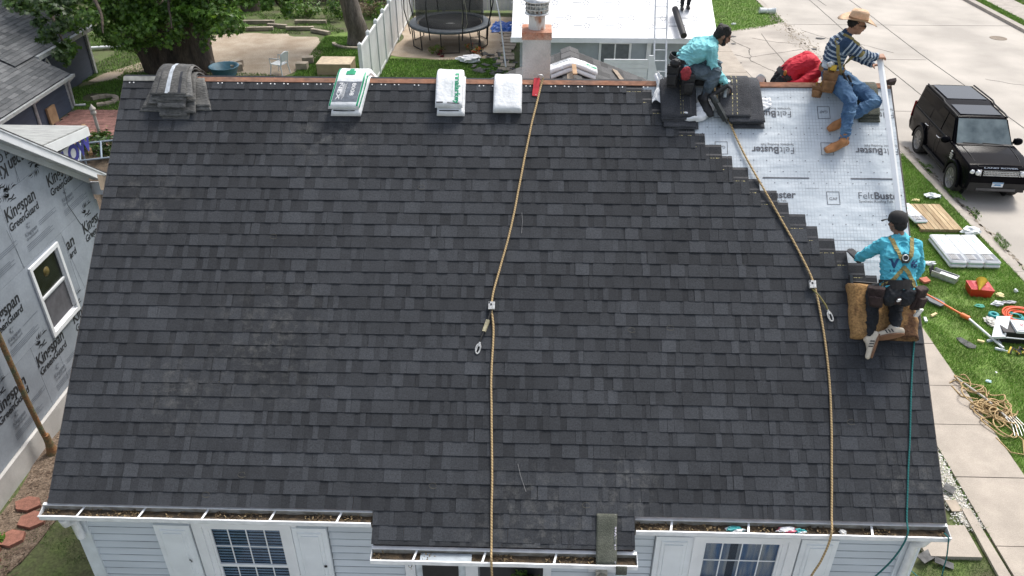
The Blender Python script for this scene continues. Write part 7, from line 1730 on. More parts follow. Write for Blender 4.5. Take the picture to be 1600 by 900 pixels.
# sides: arches, sills, handles, mirrors, vent, door gaps
for s_ in (-1,1):
    for y in (1.55,-1.335):
        q = MB(); pr = []
        n = 20; V = []
        for i in range(n+1):
            a = radians(-8+196*i/n)
            for r, x in ((.43,.93),(.44,.975),(.50,.975),(.53,.945),(.53,.90),(.43,.86)): V.append(CT_(s_*x, y+r*cos(a), .41+r*sin(a)))
        q.add(V, [(i*6+j,i*6+(j+1)%6,(i+1)*6+(j+1)%6,(i+1)*6+j) for i in range(n) for j in range(6)], 0, False); q.build('wheel_arch', M_paint, car)
        q = MB(); q.lathe(CT_(s_*.62,y,.41), [(.45,0),(.45,.02),(0,.021)], 20, M=(cr_*s_).to_track_quat('Z','Y').to_matrix()); q.build('wheel_well', M_black, car)
        W = (cr_*s_).to_track_quat('Z','Y').to_matrix(); wc = CT_(s_*.815,y,.392)
        wh = thing('wheel', wc, None, None); wh.parent = car; wh.location = wc-wloc(car)
        q = MB(); q.lathe(wc, [(.27,-.12),(.36,-.13),(.392,-.10),(.398,0),(.392,.10),(.372,.125),(.30,.135),(.272,.12)], 32, M=W, caps=False); q.build('tyre', M_tyre, wh)
        q = MB(); q.lathe(wc, [(.275,.118),(.262,.122),(.255,.10),(.24,.05),(.0,.045)], 28, M=W, caps=False)
        for k in range(10):
            a = 2*pi*k/10+.2; da = .09
            P = [(r*cos(a+t_)*CS, r*sin(a+t_)*CS, z) for r, t_, z in ((.05,-.35,.085),(.05,.35,.085),(.25,da,.105),(.25,-da,.105))]
            V = [wc+W@Vector(p) for p in P]; nn = W@Vector((0,0,.014)); q.hexa([v for v in V]+[v+nn for v in V])
        q.lathe(wc, [(.06,.085),(.055,.112),(0,.115)], 12, M=W, caps=False); q.build('rim', M_rim, wh)
    q = MB(); q.hexa([CT_(s_*x,y,z) for x,y,z in ((.86,-.82,.34),(.86,1.02,.34),(.955,1.02,.36),(.955,-.82,.36),(.86,-.82,.44),(.86,1.02,.44),(.965,1.02,.44),(.965,-.82,.44))]); q.build('sill', M_plast, car)
    for y in (.08,-.92):
        q = MB(); q.tube([CT_(s_*.957,y+.10,1.06),CT_(s_*.985,y+.06,1.065),CT_(s_*.985,y-.10,1.065),CT_(s_*.957,y-.14,1.06)], .013, 6); q.build('door_handle', M_chrome if s_ > 0 else M_paint, car)
    q = MB()
    for y in (1.04,.0-.06,-1.03): q.bb((0,0,0),(0,0,0)) if False else q.tube([CT_(s_*.953,y,.48),CT_(s_*.957,y,.8),CT_(s_*.935,y,1.15)], .006, 4)
    q.build('door_gap', M_plast, car)
    mi = thing('mirror', CT_(s_*1.02,.82,1.25), None, None); mi.location = CT_(s_*1.02,.82,1.25)-wloc(car); mi.parent = car
    q = MB(); q.ell(CT_(s_*1.06,.80,1.27), (.13,.085,.10), Matrix(((cr_.x,ch_.x,0),(cr_.y,ch_.y,0),(0,0,1))), 12, 8); q.tube([CT_(s_*.87,.80,1.22),CT_(s_*.99,.80,1.24)], .03, 6); q.build('mirror_shell', M_paint, mi)
    q = MB(); q.bb((0,0,0),(0,0,0)) if False else q.add([CT_(s_*x,.705,z) for x,z in ((.97,1.20),(1.14,1.20),(1.14,1.33),(.97,1.33))], [(0,1,2,3)]); q.build('mirror_glass', M_chrome, mi)
    q = MB()
    for z in (.86,.92,.98): q.hexa([CT_(s_*x,y,z+dz) for dz in (0,.035) for x, y in ((.935,1.14),(.935,1.30),(.963,1.30),(.963,1.14))])
    q.build('side_vent', mat('silver_vent', (.5,.51,.52), .3, .5), car)
    q = MB(); q.box(CT_(s_*.955,1.22,1.075), (.02,.06,.03)); q.build('side_repeater', M_white, car)
quad('tail_light', [(.86,-2.47,.8),(.93,-2.42,.8),(.90,-2.42,1.3),(.82,-2.47,1.3)], mat('red_lens', (.35,.01,.01), .15), .02)
quad('tail_light', [(-.86,-2.47,.8),(-.93,-2.42,.8),(-.90,-2.42,1.3),(-.82,-2.47,1.3)], MATS['red_lens'], .02)
# floor so that the light does not pass beneath
q = MB(); q.hexa([CT_(*p) for p in ((-.6,-2.2,.26),(.6,-2.2,.26),(.6,2.1,.26),(-.6,2.1,.26),(-.6,-2.2,.42),(.6,-2.2,.42),(.6,2.1,.42),(-.6,2.1,.42))]); q.build('underbody', M_plast, car)
# fallen leaves and twigs behind the wheels on the gutter
for i, (x, y) in enumerate(((16.05,15.55),(16.25,13.1),(16.0,20.1))):
    leafcloud('leaf_litter', [(x,y,-.07,.13,.4,.025)], 160, .06, ML, None, 60+i, 'leaf', kind='stuff')
# ================================================================ people
M_skin = mat('tan_skin', (.42,.22,.14), .55, ns=12, na=.08); M_skin2 = mat('brown_skin', (.26,.135,.085), .55, ns=12, na=.08)
M_hair = mat('black_hair', (.012,.010,.009), .6, ns=60, na=.5, bump=.6, bs=80)
M_eye = mat('eye_dark', (.02,.015,.012), .3)
M_turq = mat('turquoise_shirt', (.24,.60,.63), .85, ns=7, na=.16, fine=.05, fs=120); M_cyan = mat('cyan_shirt', (.09,.46,.58), .85, ns=7, na=.16, fine=.05, fs=120)
M_redc = mat('red_shirt', (.55,.015,.035), .75, ns=4, na=.10)
M_blackp = mat('black_trousers', (.016,.018,.022), .85, ns=6, na=.3); M_denim = mat('blue_denim', (.045,.105,.21), .85, ns=6, col2=(.12,.22,.35), fine=.12, fs=120, lo=.4, hi=.62); M_denimd = mat('grey_wash_denim', (.035,.05,.065), .85, ns=5, col2=(.12,.16,.19), fine=.15, fs=100, lo=.42, hi=.66)
M_tan = mat('tan_leather', (.40,.18,.07), .75, ns=10, na=.18, bump=.3); M_brownl = mat('brown_leather', (.24,.12,.05), .7, ns=12, na=.25, bump=.3)
M_glove = mat('dark_glove', (.05,.05,.055), .8, ns=20, na=.3); M_webo = mat('olive_harness', (.27,.22,.08), .8, ns=30, na=.15)
V3 = lambda *a: Vector(a)
def cap(q, a, b, ra, rb, n=12):
    """rounded cone between a and b"""
    a, b = Vector(a), Vector(b); d = b-a; L = max(d.length,1e-4); d = d/L; u = d.orthogonal().normalized(); w = d.cross(u); P = []
    st = [(-1,.0)]+[(-cos(pi/2*i/4)*1.0, sin(pi/2*i/4)) for i in range(1,4)]
    rings = [(a-d*ra*cos(t_), ra*sin(t_)) for t_ in (.02,.5,1.0,pi/2)]+[(a.lerp(b,.5),(ra+rb)/2)]+[(b+d*rb*cos(t_), rb*sin(t_)) for t_ in (pi/2,1.0,.5,.02)]
    for c, r in rings:
        for j in range(n): t_ = 2*pi*j/n; P.append(c+(u*cos(t_)+w*sin(t_))*r)
    k = len(rings); q.add(P, [(i*n+j,i*n+(j+1)%n,(i+1)*n+(j+1)%n,(i+1)*n+j) for i in range(k-1) for j in range(n)]+[tuple(range(n))[::-1], tuple(range((k-1)*n,k*n))], 0, True)
def chain(q, pts, rs):
    for i in range(len(pts)-1): cap(q, pts[i], pts[i+1], rs[i], rs[i+1])
def blob(name, q, m, parent, vox=.012, it=3, fold=0.0, fs=9.0, label=None, keepfn=None):
    me = q.mesh(name, m); tmp = bpy.data.objects.new(name, me); COL.objects.link(tmp)
    md = tmp.modifiers.new('r','REMESH'); md.mode = 'VOXEL'; md.voxel_size = vox; md.use_smooth_shade = True
    s_ = tmp.modifiers.new('s','SMOOTH'); s_.factor = .5; s_.iterations = it
    me2 = evalmesh(tmp); bpy.data.objects.remove(tmp); me2.name = name
    if fold > 0:
        nr = [v.normal.copy() for v in me2.vertices]
        for v, n in zip(me2.vertices, nr):
            c = v.co; w_ = Vector((noise.noise(c*5),noise.noise(c*5+Vector((9,0,0))),noise.noise(c*5+Vector((0,9,0)))))*.06; c2 = c+w_
            a_ = noise.noise(Vector((c2.x*fs,c2.y*fs,c2.z*fs*2.0))); b_ = noise.noise(Vector((c2.x*fs*2+4,c2.y*fs*2,c2.z*fs*4.2)))
            f = max(0,1-5*abs(a_))**1.3*1.1+max(0,1-4*abs(b_))*.55; v.co = c+n*fold*(f-.35)
    if not me2.materials: me2.materials.append(m)
    org = wloc(parent)
    for v in me2.vertices: v.co = v.co-org
    me2.polygons.foreach_set('use_smooth', [True]*len(me2.polygons))
    o = bpy.data.objects.new(name, me2); COL.objects.link(o); o.parent = parent
    return tag(o, label)
def frame(f, u):
    f = Vector(f).normalized(); u = Vector(u); r = f.cross(u).normalized(); u = r.cross(f); return f, u, r     # forward, up, right
def hand(q, w, d, palm, curl=.6, s=1.0, side=1):
    """five fingers; w wrist, d direction, palm: direction the palm faces"""
    d = Vector(d).normalized(); palm = Vector(palm); palm = (palm-d*palm.dot(d)).normalized(); x = d.cross(palm)*side     # x: towards the thumb
    for k in (-.024,-.008,.008,.024): cap(q, w+x*k*.8*s+d*.015*s, w+x*k*1.1*s+d*.085*s, .014*s, .0125*s, 8)
    for k, L in ((.029,.068),(.010,.078),(-.010,.072),(-.029,.056)):
        p = w+x*k*s+d*.085*s; dd = d
        for j, l in enumerate((.45,.32,.23)):
            a = curl*(.7+.25*j); dd = (dd*cos(a)+palm*sin(a)).normalized(); p2 = p+dd*L*l*s; cap(q, p, p2, (.0095-.001*j)*s, (.0088-.001*j)*s, 8); p = p2
    p = w+x*.026*s+d*.022*s; dd = (d*.5+x*.75+palm*.25).normalized(); p2 = p+dd*.045*s; cap(q,p,p2,.013*s,.0105*s,8); dd = (d*.7+x*.2+palm*.6).normalized(); cap(q,p2,p2+dd*.032*s,.0105*s,.009*s,8)
def head(q, c, f, u, s=1.0):
    f, u, r = frame(f,u); M = Matrix(((r.x,f.x,u.x),(r.y,f.y,u.y),(r.z,f.z,u.z)))
    T = lambda x,y,z: c+M@Vector((x*s,y*s,z*s))
    q.ell(T(0,-.012,.025), (.074*s,.092*s,.088*s), M, 14, 10); q.ell(T(0,.022,-.035), (.058*s,.066*s,.072*s), M, 12, 8); q.ell(T(0,.060,-.078), (.026*s,.022*s,.022*s), M, 8, 6)
    cap(q, T(0,.078,.02), T(0,.100,-.018), .011*s, .015*s, 8)
    q.ell(T(0,.085,-.046), (.024*s,.012*s,.010*s), M, 8, 5)
    for e in (-1,1): q.ell(T(e*.073,-.005,-.005), (.010*s,.020*s,.030*s), M, 8, 6); q.ell(T(e*.045,.055,-.015), (.022*s,.02*s,.02*s), M, 8, 5)
    cap(q, T(-.04,.076,.032), T(.04,.076,.032), .011*s, .011*s, 8)
    return T, M
def person(name_label, J, st):
    """J: joints in world metres; st: style"""
    base = J['base']; t_ = thing('person', base, name_label, 'person')
    if st.get('group'): t_['group'] = st['group']
    S = st.get('s', 1.0); q = MB()
    hl, hr, sl_, sr = [Vector(J[k]) for k in ('hipL','hipR','shL','shR')]; ch, nk = Vector(J['chest']), Vector(J['neck']); pel = (hl+hr)/2; sh = (sl_+sr)/2
    ax = (sr-sl_).normalized(); hx_ = (hr-hl).normalized(); wa = Vector(J['waist'])
    def torso(q, g=0.0, low=True):
        for e in (-1,1):
            chain(q, [(pel if low else pel.lerp(wa,st.get('hem',.35)))+hx_*.075*e*S, wa+(ax+hx_).normalized()*.062*e*S, ch+ax*.075*e*S, sh+ax*.085*e*S-(nk-wa).normalized()*.03*S], [(.105+g)*S,(.098+g)*S,(.112+g)*S,(.085+g)*S])
            cap(q, sh+ax*.05*e*S, (sl_ if e < 0 else sr), (.072+g)*S, (.060+g)*S)
            cap(q, nk, sh+ax*.11*e*S, (.046+g)*S, (.050+g)*S)
    def arm(q, k, g=0.0, t1=1.0):
        s_, e_, w_ = Vector(J['sh'+k]), Vector(J['el'+k]), Vector(J['wr'+k])
        chain(q, [s_, s_.lerp(e_,.5), e_], [(.056+g)*S,(.050+g)*S,(.042+g)*S]); chain(q, [e_, e_.lerp(w_,.3), e_.lerp(w_,t1)], [(.043+g)*S,(.043+g)*S,(.028+g)*S])
    def leg(q, k, g=0.0, t1=1.0):
        h, n_, a = Vector(J['hip'+k]), Vector(J['kn'+k]), Vector(J['an'+k])
        chain(q, [h, h.lerp(n_,.5), n_], [(.092+g)*S,(.078+g)*S,(.058+g)*S]); chain(q, [n_, n_.lerp(a,.33), n_.lerp(a,t1)], [(.057+g)*S,(.056+g)*S,(.038+g)*S])
    torso(q); [arm(q,k) for k in 'LR']; [leg(q,k) for k in 'LR']
    hc = Vector(J['head']); T, HM = head(q, hc, J['face'], J['up'], S)
    cap(q, nk, hc-Vector(J['up']).normalized()*.05*S-Vector(J['face']).normalized()*.02*S, .055*S, .050*S)
    for k in 'LR':
        if J.get('hand'+k): hand(q, Vector(J['wr'+k]), J['hand'+k][0], J['hand'+k][1], J['hand'+k][2], 1.05*S, -1 if k == 'L' else 1)
    for k in 'LR':
        a, to = Vector(J['an'+k]), Vector(J['toe'+k]); cap(q, a, a.lerp(to,.45), .034*S, .026*S)
    body = blob('body', q, st['skin'], t_, .0085, 2)
    # face
    z = MB()
    for e in (-1,1): z.ell(T(e*.030,.083,.012), (.011*S,.008*S,.007*S), HM, 8, 5); z.tube([T(e*.016,.092,.032),T(e*.046,.080,.034)], .005*S, 5)
    z.tube([T(-.022,.093,-.045),T(0,.098,-.043),T(.022,.093,-.045)], .0035*S, 5); z.build('face_features', M_eye, t_)
    # hair
    if st.get('hair'):
        z = MB(); hs_ = st['hair']
        if hs_ < 1: z.ell(T(0,-.030,.030), ((.078)*S,(.085)*S,(.078)*S), HM, 14, 10)
        else:
            z.ell(T(0,-.020,.038), ((.082)*S,(.098)*S,(.088)*S), HM, 14, 10); z.ell(T(0,-.06,-.01), (.072*S,.055*S,.065*S), HM, 10, 8)
        if hs_ > 1:
            for k in range(26):
                a = k*2.4; rr = .055; z.ell(T(.055*cos(a),-.025+.062*sin(a),.075+.03*cos(k*.9)-.02*abs(sin(a))), (.030*S,)*3, None, 6, 4)
        if st.get('beard'): z.ell(T(0,.045,-.072), (.050*S,.042*S,.035*S), HM, 10, 6); [cap(z, T(e*.064,.012,-.0), T(e*.045,.045,-.065), .016*S, .020*S, 8) for e in (-1,1)]
        blob('hair', z, M_hair, t_, .008, 1, .006, 45)
    # shirt
    q = MB(); torso(q, .013, False); tl = st.get('sleeve', .92); [arm(q,k,.014,tl) for k in 'LR']
    o = blob('shirt', q, st['shirt'], t_, .0095, 2, st.get('fold',.012), 8)
    if st.get('stripes'):
        org = wloc(o); P = [v.co+org for v in o.data.vertices]; vals = []
        segs = [('t',pel,wa),('t',wa,ch),('t',ch,nk)]+[(k,Vector(J['sh'+k]),Vector(J['el'+k])) for k in 'LR']+[(k+'f',Vector(J['el'+k]),Vector(J['wr'+k])) for k in 'LR']
        off = {0:0,1:(wa-pel).length,2:(wa-pel).length+(ch-wa).length}
        for p in P:
            best = 9; val = 0
            for i, (nm, a, b) in enumerate(segs):
                d = b-a; L = d.length; t__ = max(0,min(1,(p-a).dot(d)/L/L)); ds = (p-a-d*t__).length-(.07 if nm == 't' else 0)
                if ds < best:
                    best = ds; val = t__*L+(off[i] if i < 3 else (0 if i < 5 else (segs[i-2][2]-segs[i-2][1]).length))
            vals.append(val)
        o.data.attributes.new('band','FLOAT','POINT').data.foreach_set('value', vals)
    # trousers
    q = MB()
    for e in (-1,1): chain(q, [pel+hx_*.07*e*S, wa.lerp(pel,.45)+hx_*.06*e*S], [.132*S,.118*S])
    [leg(q,k,.018,st.get('tleg',.93)) for k in 'LR']; blob('trousers', q, st['pants'], t_, .0095, 2, st.get('pfold',.013), 7)
    # shoes
    for k in 'LR':
        a, to, kn = Vector(J['an'+k]), Vector(J['toe'+k]), Vector(J['kn'+k]); sole = Vector(J['sole'+k]).normalized(); d = (to-a); d = (d-sole*d.dot(sole)).normalized()
        q = MB(); hl_ = a-d*.045*S+sole*.045*S; fr = hl_+d*.26*S; sx_ = d.cross(sole)
        for e in (-1,1): chain(q, [hl_+sx_*.012*e, hl_+d*.09*S+sx_*.014*e, hl_+d*.17*S+sx_*.020*e, fr+sx_*.012*e], [.038*S,.036*S,.036*S,.028*S])
        chain(q, [hl_-sole*.0+d*.03, a-sole*.015+d*.03], [.040*S,.045*S]); cap(q, a+d*.03, a+d*.12+sole*.035, .045*S, .032*S)
        if st.get('boot'): cap(q, a, a.lerp(kn,.22), .052*S, .056*S)
        sh_o = blob('boot' if st.get('boot') else 'shoe', q, st['shoe'], t_, .009, 2)
        z = MB(); c0 = hl_+sole*.030*S; n = 18; prof_ = []
        for i in range(n): a_ = 2*pi*i/n; L_ = .145*S; w_ = (.047+.006*cos(a_))*S; prof_.append(c0+d*.118*S+d*L_*cos(a_)*(1 if abs(cos(a_))<.99 else 1)+sx_*w_*sin(a_)*1.0)
        z.prism(prof_, sole*.018*S); z.build('sole', st['sole'], sh_o)
        if st.get('sock'):
            z = MB(); cap(z, a, a.lerp(kn,.16), .040*S, .042*S); blob('sock', z, M_white, t_, .009, 1)
        if st.get('shoestripes'):
            z = MB()
            for sg_ in (-1,1):
                for i in range(3):
                    p = hl_+d*(.085+.03*i)*S+sx_*sg_*.052*S; z.prism([p-sole*.02, p+d*.012-sole*.02, p+d*.0+sole*.022, p-d*.012+sole*.022], sx_*sg_*.003)
            z.build('shoe_stripes', M_ink, sh_o)
    if st.get('gloves'):
        q = MB()
        for k in st['gloves']:
            if J.get('hand'+k): hand(q, Vector(J['wr'+k]), J['hand'+k][0], J['hand'+k][1], J['hand'+k][2], 1.18*S, -1 if k == 'L' else 1); cap(q, Vector(J['wr'+k]), Vector(J['wr'+k])-Vector(J['hand'+k][0]).normalized()*.03, .034, .036)
        blob('glove', q, M_glove, t_, .009, 1)
    return t_, T, HM, o
def belt(t_, c, n, u, r1, r2, h, m, name='tool_belt'):
    """elliptic band; n axis, u direction of r1"""
    n = Vector(n).normalized(); u = Vector(u); u = (u-n*u.dot(n)).normalized(); w = n.cross(u); q = MB(); k = 32; V = []
    for i in range(k):
        a = 2*pi*i/k; 
        for rr, hh in ((0,-h/2),(.008,-h/2),(.008,h/2),(0,h/2)): V.append(c+u*(r1+rr)*cos(a)+w*(r2+rr)*sin(a)+n*hh)
    q.add(V, [(i*4+j,i*4+(j+1)%4,((i+1)%k)*4+(j+1)%4,((i+1)%k)*4+j) for i in range(k) for j in range(4)], 0, False); return q.build(name, m, t_)
def pouch(t_, c, out, up, w, h, d, m, name='tool_pouch', tools=True, sub=True):
    f, u, r = frame(out, up); q = MB(); c = Vector(c)
    for a, b in ((0,1),):
        P = lambda x,y,z: c+r*x+f*y+u*z
        q.hexa([P(-w*.40,0,-h/2),P(w*.40,0,-h/2),P(w*.36,d*.9,-h*.45),P(-w*.36,d*.9,-h*.45),P(-w*.5,0,h/2),P(w*.5,0,h/2),P(w*.48,d*1.15,h*.42),P(-w*.48,d*1.15,h*.42)])
    o = blob(name, q, m, t_, .010, 3, .006, 20)
    q = MB(); q.hexa([P(-w*.34,d*.9,-h*.40),P(w*.34,d*.9,-h*.40),P(w*.28,d*1.5,-h*.32),P(-w*.28,d*1.5,-h*.32),P(-w*.40,d*.95,h*.08),P(w*.40,d*.95,h*.08),P(w*.36,d*1.75,h*.10),P(-w*.36,d*1.75,h*.10)])
    blob('pocket', q, m, o, .010, 3, .004, 20)
    if tools:
        q = MB(); q.tube([P(-w*.2,d*.4,h*.3),P(-w*.25,d*.5,h*.75)], .014, 6); q.tube([P(w*.15,d*.5,h*.3),P(w*.2,d*.4,h*.68)], .011, 6); q.build('tools', [mat('tool_grip',(.35,.20,.03),.5)], o)
    return o
def strap(t_, target, pts, nrm, w, m, name='harness_strap', off=.006, n=26, th=.004):
    """webbing laid on the target surface by projecting along -nrm"""
    org = wloc(target); me = target.data; bvh = BVHTree.FromPolygons([v.co+org for v in me.vertices], [tuple(p.vertices) for p in me.polygons])
    P = [Vector(p) for p in pts]; L = []
    for i in range(len(P)-1):
        for j in range(n//(len(P)-1)): L.append(P[i].lerp(P[i+1], j/(n//(len(P)-1))))
    L.append(P[-1]); nrm = Vector(nrm).normalized(); H = []
    for p in L:
        h = bvh.ray_cast(p+nrm*.4, -nrm, .9)
        if h[0] is None: h = bvh.find_nearest(p)
        nn = h[1] if h[1] is not None else nrm
        if nn.dot(nrm) < 0: nn = -nn
        H.append((h[0], (nn+nrm).normalized()))
    for _ in range(2): H = [(( H[max(i-1,0)][0]+H[i][0]*2+H[min(i+1,len(H)-1)][0])/4, H[i][1]) for i in range(len(H))]
    q = MB(); V = []
    for i, (p, nn) in enumerate(H):
        d = (H[min(i+1,len(H)-1)][0]-H[max(i-1,0)][0]).normalized(); s_ = d.cross(nn).normalized()*w/2
        for a, b in ((-1,off),(1,off),(1,off+th),(-1,off+th)): V.append(p+s_*a+nn*b)
    k = len(H); q.add(V, [(i*4+j,i*4+(j+1)%4,(i+1)*4+(j+1)%4,(i+1)*4+j) for i in range(k-1) for j in range(4)]+[(3,2,1,0),tuple((k-1)*4+j for j in range(4))]); q.build(name, m, t_); return H, bvh
def bodytext(t_, target, txt, c, right, up, nrm, height, m, bold=.03):
    org = wloc(target); bvh = BVHTree.FromPolygons([v.co+org for v in target.data.vertices], [tuple(p.vertices) for p in target.data.polygons])
    nrm = Vector(nrm).normalized(); right = Vector(right).normalized(); up = Vector(up).normalized()
    def fn(u, v):
        p = Vector(c)+right*u+up*v; h = bvh.ray_cast(p+nrm*.4, -nrm, .9); return (h[0] if h[0] is not None else p)+nrm*.005
    q = MB(); put_text(q, txt, height=height, fn=fn, bold=bold); q.build('shirt_lettering', m, target)

# ---- striped shirt worker astride the ridge
def stripe_mat():
    m = bpy.data.materials.new('striped_knit'); m.use_nodes = True; nt = m.node_tree; L = nt.links; b = nt.nodes['Principled BSDF']; b.inputs['Roughness'].default_value = .85
    at = nd(nt,'ShaderNodeAttribute', attribute_name='band'); dv = nd(nt,'ShaderNodeMath',operation='DIVIDE'); L.new(at.outputs['Fac'],dv.inputs[0]); dv.inputs[1].default_value = .046
    fr = nd(nt,'ShaderNodeMath',operation='FRACT'); L.new(dv.outputs[0],fr.inputs[0]); cr = nd(nt,'ShaderNodeValToRGB'); L.new(fr.outputs[0],cr.inputs[0]); e = cr.color_ramp; e.interpolation = 'CONSTANT'
    nv_, wh_, bl_ = (.028,.06,.12,1),(.55,.60,.64,1),(.12,.24,.38,1)
    e.elements[0].position = 0; e.elements[0].color = nv_; e.elements[1].position = .50; e.elements[1].color = wh_
    for p, c in ((.64,bl_),(.72,wh_),(.86,nv_)): x = e.elements.new(p); x.color = c
    no = nd(nt,'ShaderNodeTexNoise'); no.inputs['Scale'].default_value = 60; tc = nd(nt,'ShaderNodeTexCoord'); L.new(tc.outputs['Object'],no.inputs['Vector'])
    hv = nd(nt,'ShaderNodeHueSaturation'); L.new(cr.outputs[0],hv.inputs['Color']); mr = nd(nt,'ShaderNodeMapRange'); mr.inputs['To Min'].default_value = .8; mr.inputs['To Max'].default_value = 1.15; L.new(no.outputs['Fac'],mr.inputs['Value']); L.new(mr.outputs[0],hv.inputs['Value']); L.new(hv.outputs[0],b.inputs['Base Color']); return m
J = dict(base=(8.5,3.75,6.28), hipL=(8.53,3.86,6.40), hipR=(8.48,3.70,6.38), waist=(8.46,3.77,6.55), chest=(8.50,3.77,6.72), neck=(8.555,3.77,6.87), shL=(8.575,3.92,6.80), shR=(8.53,3.62,6.80),
    head=(8.645,3.76,6.975), face=(.95,-.20,-.14), up=(.08,0,1), elL=(8.74,3.92,6.60), wrL=(8.925,3.72,6.53), elR=(8.70,3.55,6.70), wrR=(8.895,3.60,6.66),
    handL=((.5,-.75,.25),(0,-.2,-1),.9), handR=((.95,.25,.05),(.1,.5,-.8),1.0),
    knR=(8.60,3.42,6.12), anR=(8.53,3.22,5.72), toeR=(8.46,3.05,5.60), soleR=(0,.45,-.85), knL=(8.93,3.50,6.22), anL=(8.66,3.33,5.98), toeL=(8.60,3.2,5.88), soleL=(-.4,.5,-.7))
sh_ = lambda x,s,n: RF(x,s,n)
J['anR'] = sh_(8.545,4.20,.11); J['toeR'] = sh_(8.40,4.08,.09); J['soleR'] = -RN; J['knR'] = sh_(8.60,4.63,.28)
J['anL'] = sh_(8.60,4.50,.09); J['toeL'] = sh_(8.50,4.44,.07); J['soleL'] = -RN; J['knL'] = sh_(8.905,4.66,.22)
J['toeR'] = sh_(8.38,4.12,.07)
pB, TB, HB, shB = person('man in striped shirt and straw hat straddling the ridge holding a metal strip', J, dict(skin=M_skin, shirt=stripe_mat(), stripes=True, pants=M_denim, shoe=M_tan, sole=mat('tan_sole',(.30,.20,.12),.8), boot=True, hair=.5, s=.97, sleeve=.93, fold=.011))
q = MB(); prof_ = [(.200,-.0),(.205,.004),(.14,.0),(.10,.006),(.098,.04),(.092,.09),(.082,.112),(.05,.118),(0,.100)]
n = 36; V = []
for r, z_ in prof_:
    for j in range(n):
        a = 2*pi*j/n; x, y = r*cos(a), r*1.12*sin(a); zz = z_+(.030*abs(cos(a))**2.2*(r/.185)**3 - .026*abs(sin(a))**2*(r/.185)**3 if r > .11 else 0)-( .022*math.exp(-(x/.03)**2) if z_ > .1 else 0)
        V.append(TB(x, y-.005, .062+zz))
q.add(V, [(i*n+j,i*n+(j+1)%n,(i+1)*n+(j+1)%n,(i+1)*n+j) for i in range(len(prof_)-1) for j in range(n)], 0, True)
hat = q.build('straw_hat', mat('straw_felt', (.62,.42,.27), .85, ns=30, na=.12, bump=.3), pB)
q = MB(); V = []
for r, z_ in ((.1015,.010),(.1005,.030)):
    for j in range(n): a = 2*pi*j/n; V.append(TB(r*cos(a), r*1.12*sin(a)-.005, .062+z_))
q.add(V, [(j,(j+1)%n,n+(j+1)%n,n+j) for j in range(n)], 0, True); q.build('hat_band', mat('hat_band', (.28,.16,.08), .8), hat)
q = MB()
for e in (-1,1): q.ell(TB(e*.032,.098,.010), (.022,.008,.016), HB, 8, 5); q.tube([TB(e*.05,.09,.014),TB(e*.074,.0,.01)], .004, 4)
q.build('sunglasses', M_black, pB)
for pts in ([(8.42,3.62,6.90),(8.44,3.58,6.70),(8.52,3.58,6.50),(8.60,3.6,6.42)], [(8.70,3.6,6.72),(8.62,3.58,6.60),(8.58,3.58,6.48)], [(8.50,3.6,6.92),(8.60,3.58,6.84),(8.66,3.6,6.78)]):
    strap(pB, shB, pts, (0,-1,.35), .036, M_webo)
belt(pB, Vector((8.475,3.77,6.47)), (.05,0,1), (1,0,0), .135, .165, .05, M_brownl)
pouch(pB, (8.40,3.57,6.38), (-.25,-1,.1), (0,0,1), .17, .26, .06, M_brownl, 'tool_pouch'); pouch(pB, (8.31,3.62,6.25), (-.5,-1,.1), (0,0,1), .13, .15, .05, M_brownl, 'tool_pouch')
q = MB(); q.lathe((8.40,3.53,6.53), [(.035,0),(.035,.05),(.0,.051)], 12); q.build('tape_measure', mat('tape_yellow', (.65,.42,.03), .4), pB)
q = MB(); q.lathe((8.37,3.55,6.585), [(.030,-.035),(.033,-.03),(.033,.03),(0,.035)], 10, M=Euler((1.2,.3,0)).to_matrix()); q.build('can_top', M_galv, pB)
q = MB()
for pts in ([(8.55,3.60,6.47),(8.62,3.55,6.36),(8.56,3.55,6.25)],[(8.62,3.62,6.44),(8.68,3.56,6.34),(8.60,3.55,6.22)]): q.tube(pts, .014, 6)
q.build('leg_strap', mat('dark_strap', (.04,.035,.03), .8), pB)

# ---- squatting worker in turquoise on the dark stack
J = dict(base=(6.8,3.75,6.3), hipL=(6.74,3.86,6.49), hipR=(6.71,3.68,6.47), waist=(6.765,3.77,6.585), chest=(6.90,3.77,6.69), neck=(7.055,3.76,6.79), shL=(7.03,3.91,6.73), shR=(7.01,3.62,6.72),
    head=(7.145,3.75,6.845), face=(.90,-.05,-.44), up=(.45,0,.9), elL=(7.10,3.90,6.52), wrL=(7.17,3.72,6.36), elR=(7.045,3.60,6.50), wrR=(7.20,3.55,6.36),
    handL=((.5,-.5,-.6),(-.3,-.3,-.6),.8), handR=((.75,-.2,-.55),(-.3,.1,-1),.9),
    knR=(7.08,3.58,6.46), anR=(6.98,3.46,6.13), toeR=(7.05,3.30,5.97), soleR=-RN, knL=(7.13,3.86,6.47), anL=(6.95,3.74,6.34), toeL=(7.08,3.72,6.31), soleL=(0,0,-1))
J['anR'] = RF(6.965,4.73,.12); J['toeR'] = RF(7.03,4.58,.09)
pA, TA, HA, shA = person('dark-haired man in turquoise long-sleeved shirt squatting on a shingle stack with a nail gun', J, dict(skin=M_skin2, shirt=M_turq, pants=M_denimd, shoe=M_black, sole=mat('grey_sole',(.3,.3,.3),.8), boot=True, hair=2, beard=True, s=.97, gloves='LR', tleg=.86, fold=.013, pfold=.015))
belt(pA, Vector((6.70,3.77,6.57)), (.25,0,1), (1,0,0), .135, .165, .06, M_black)
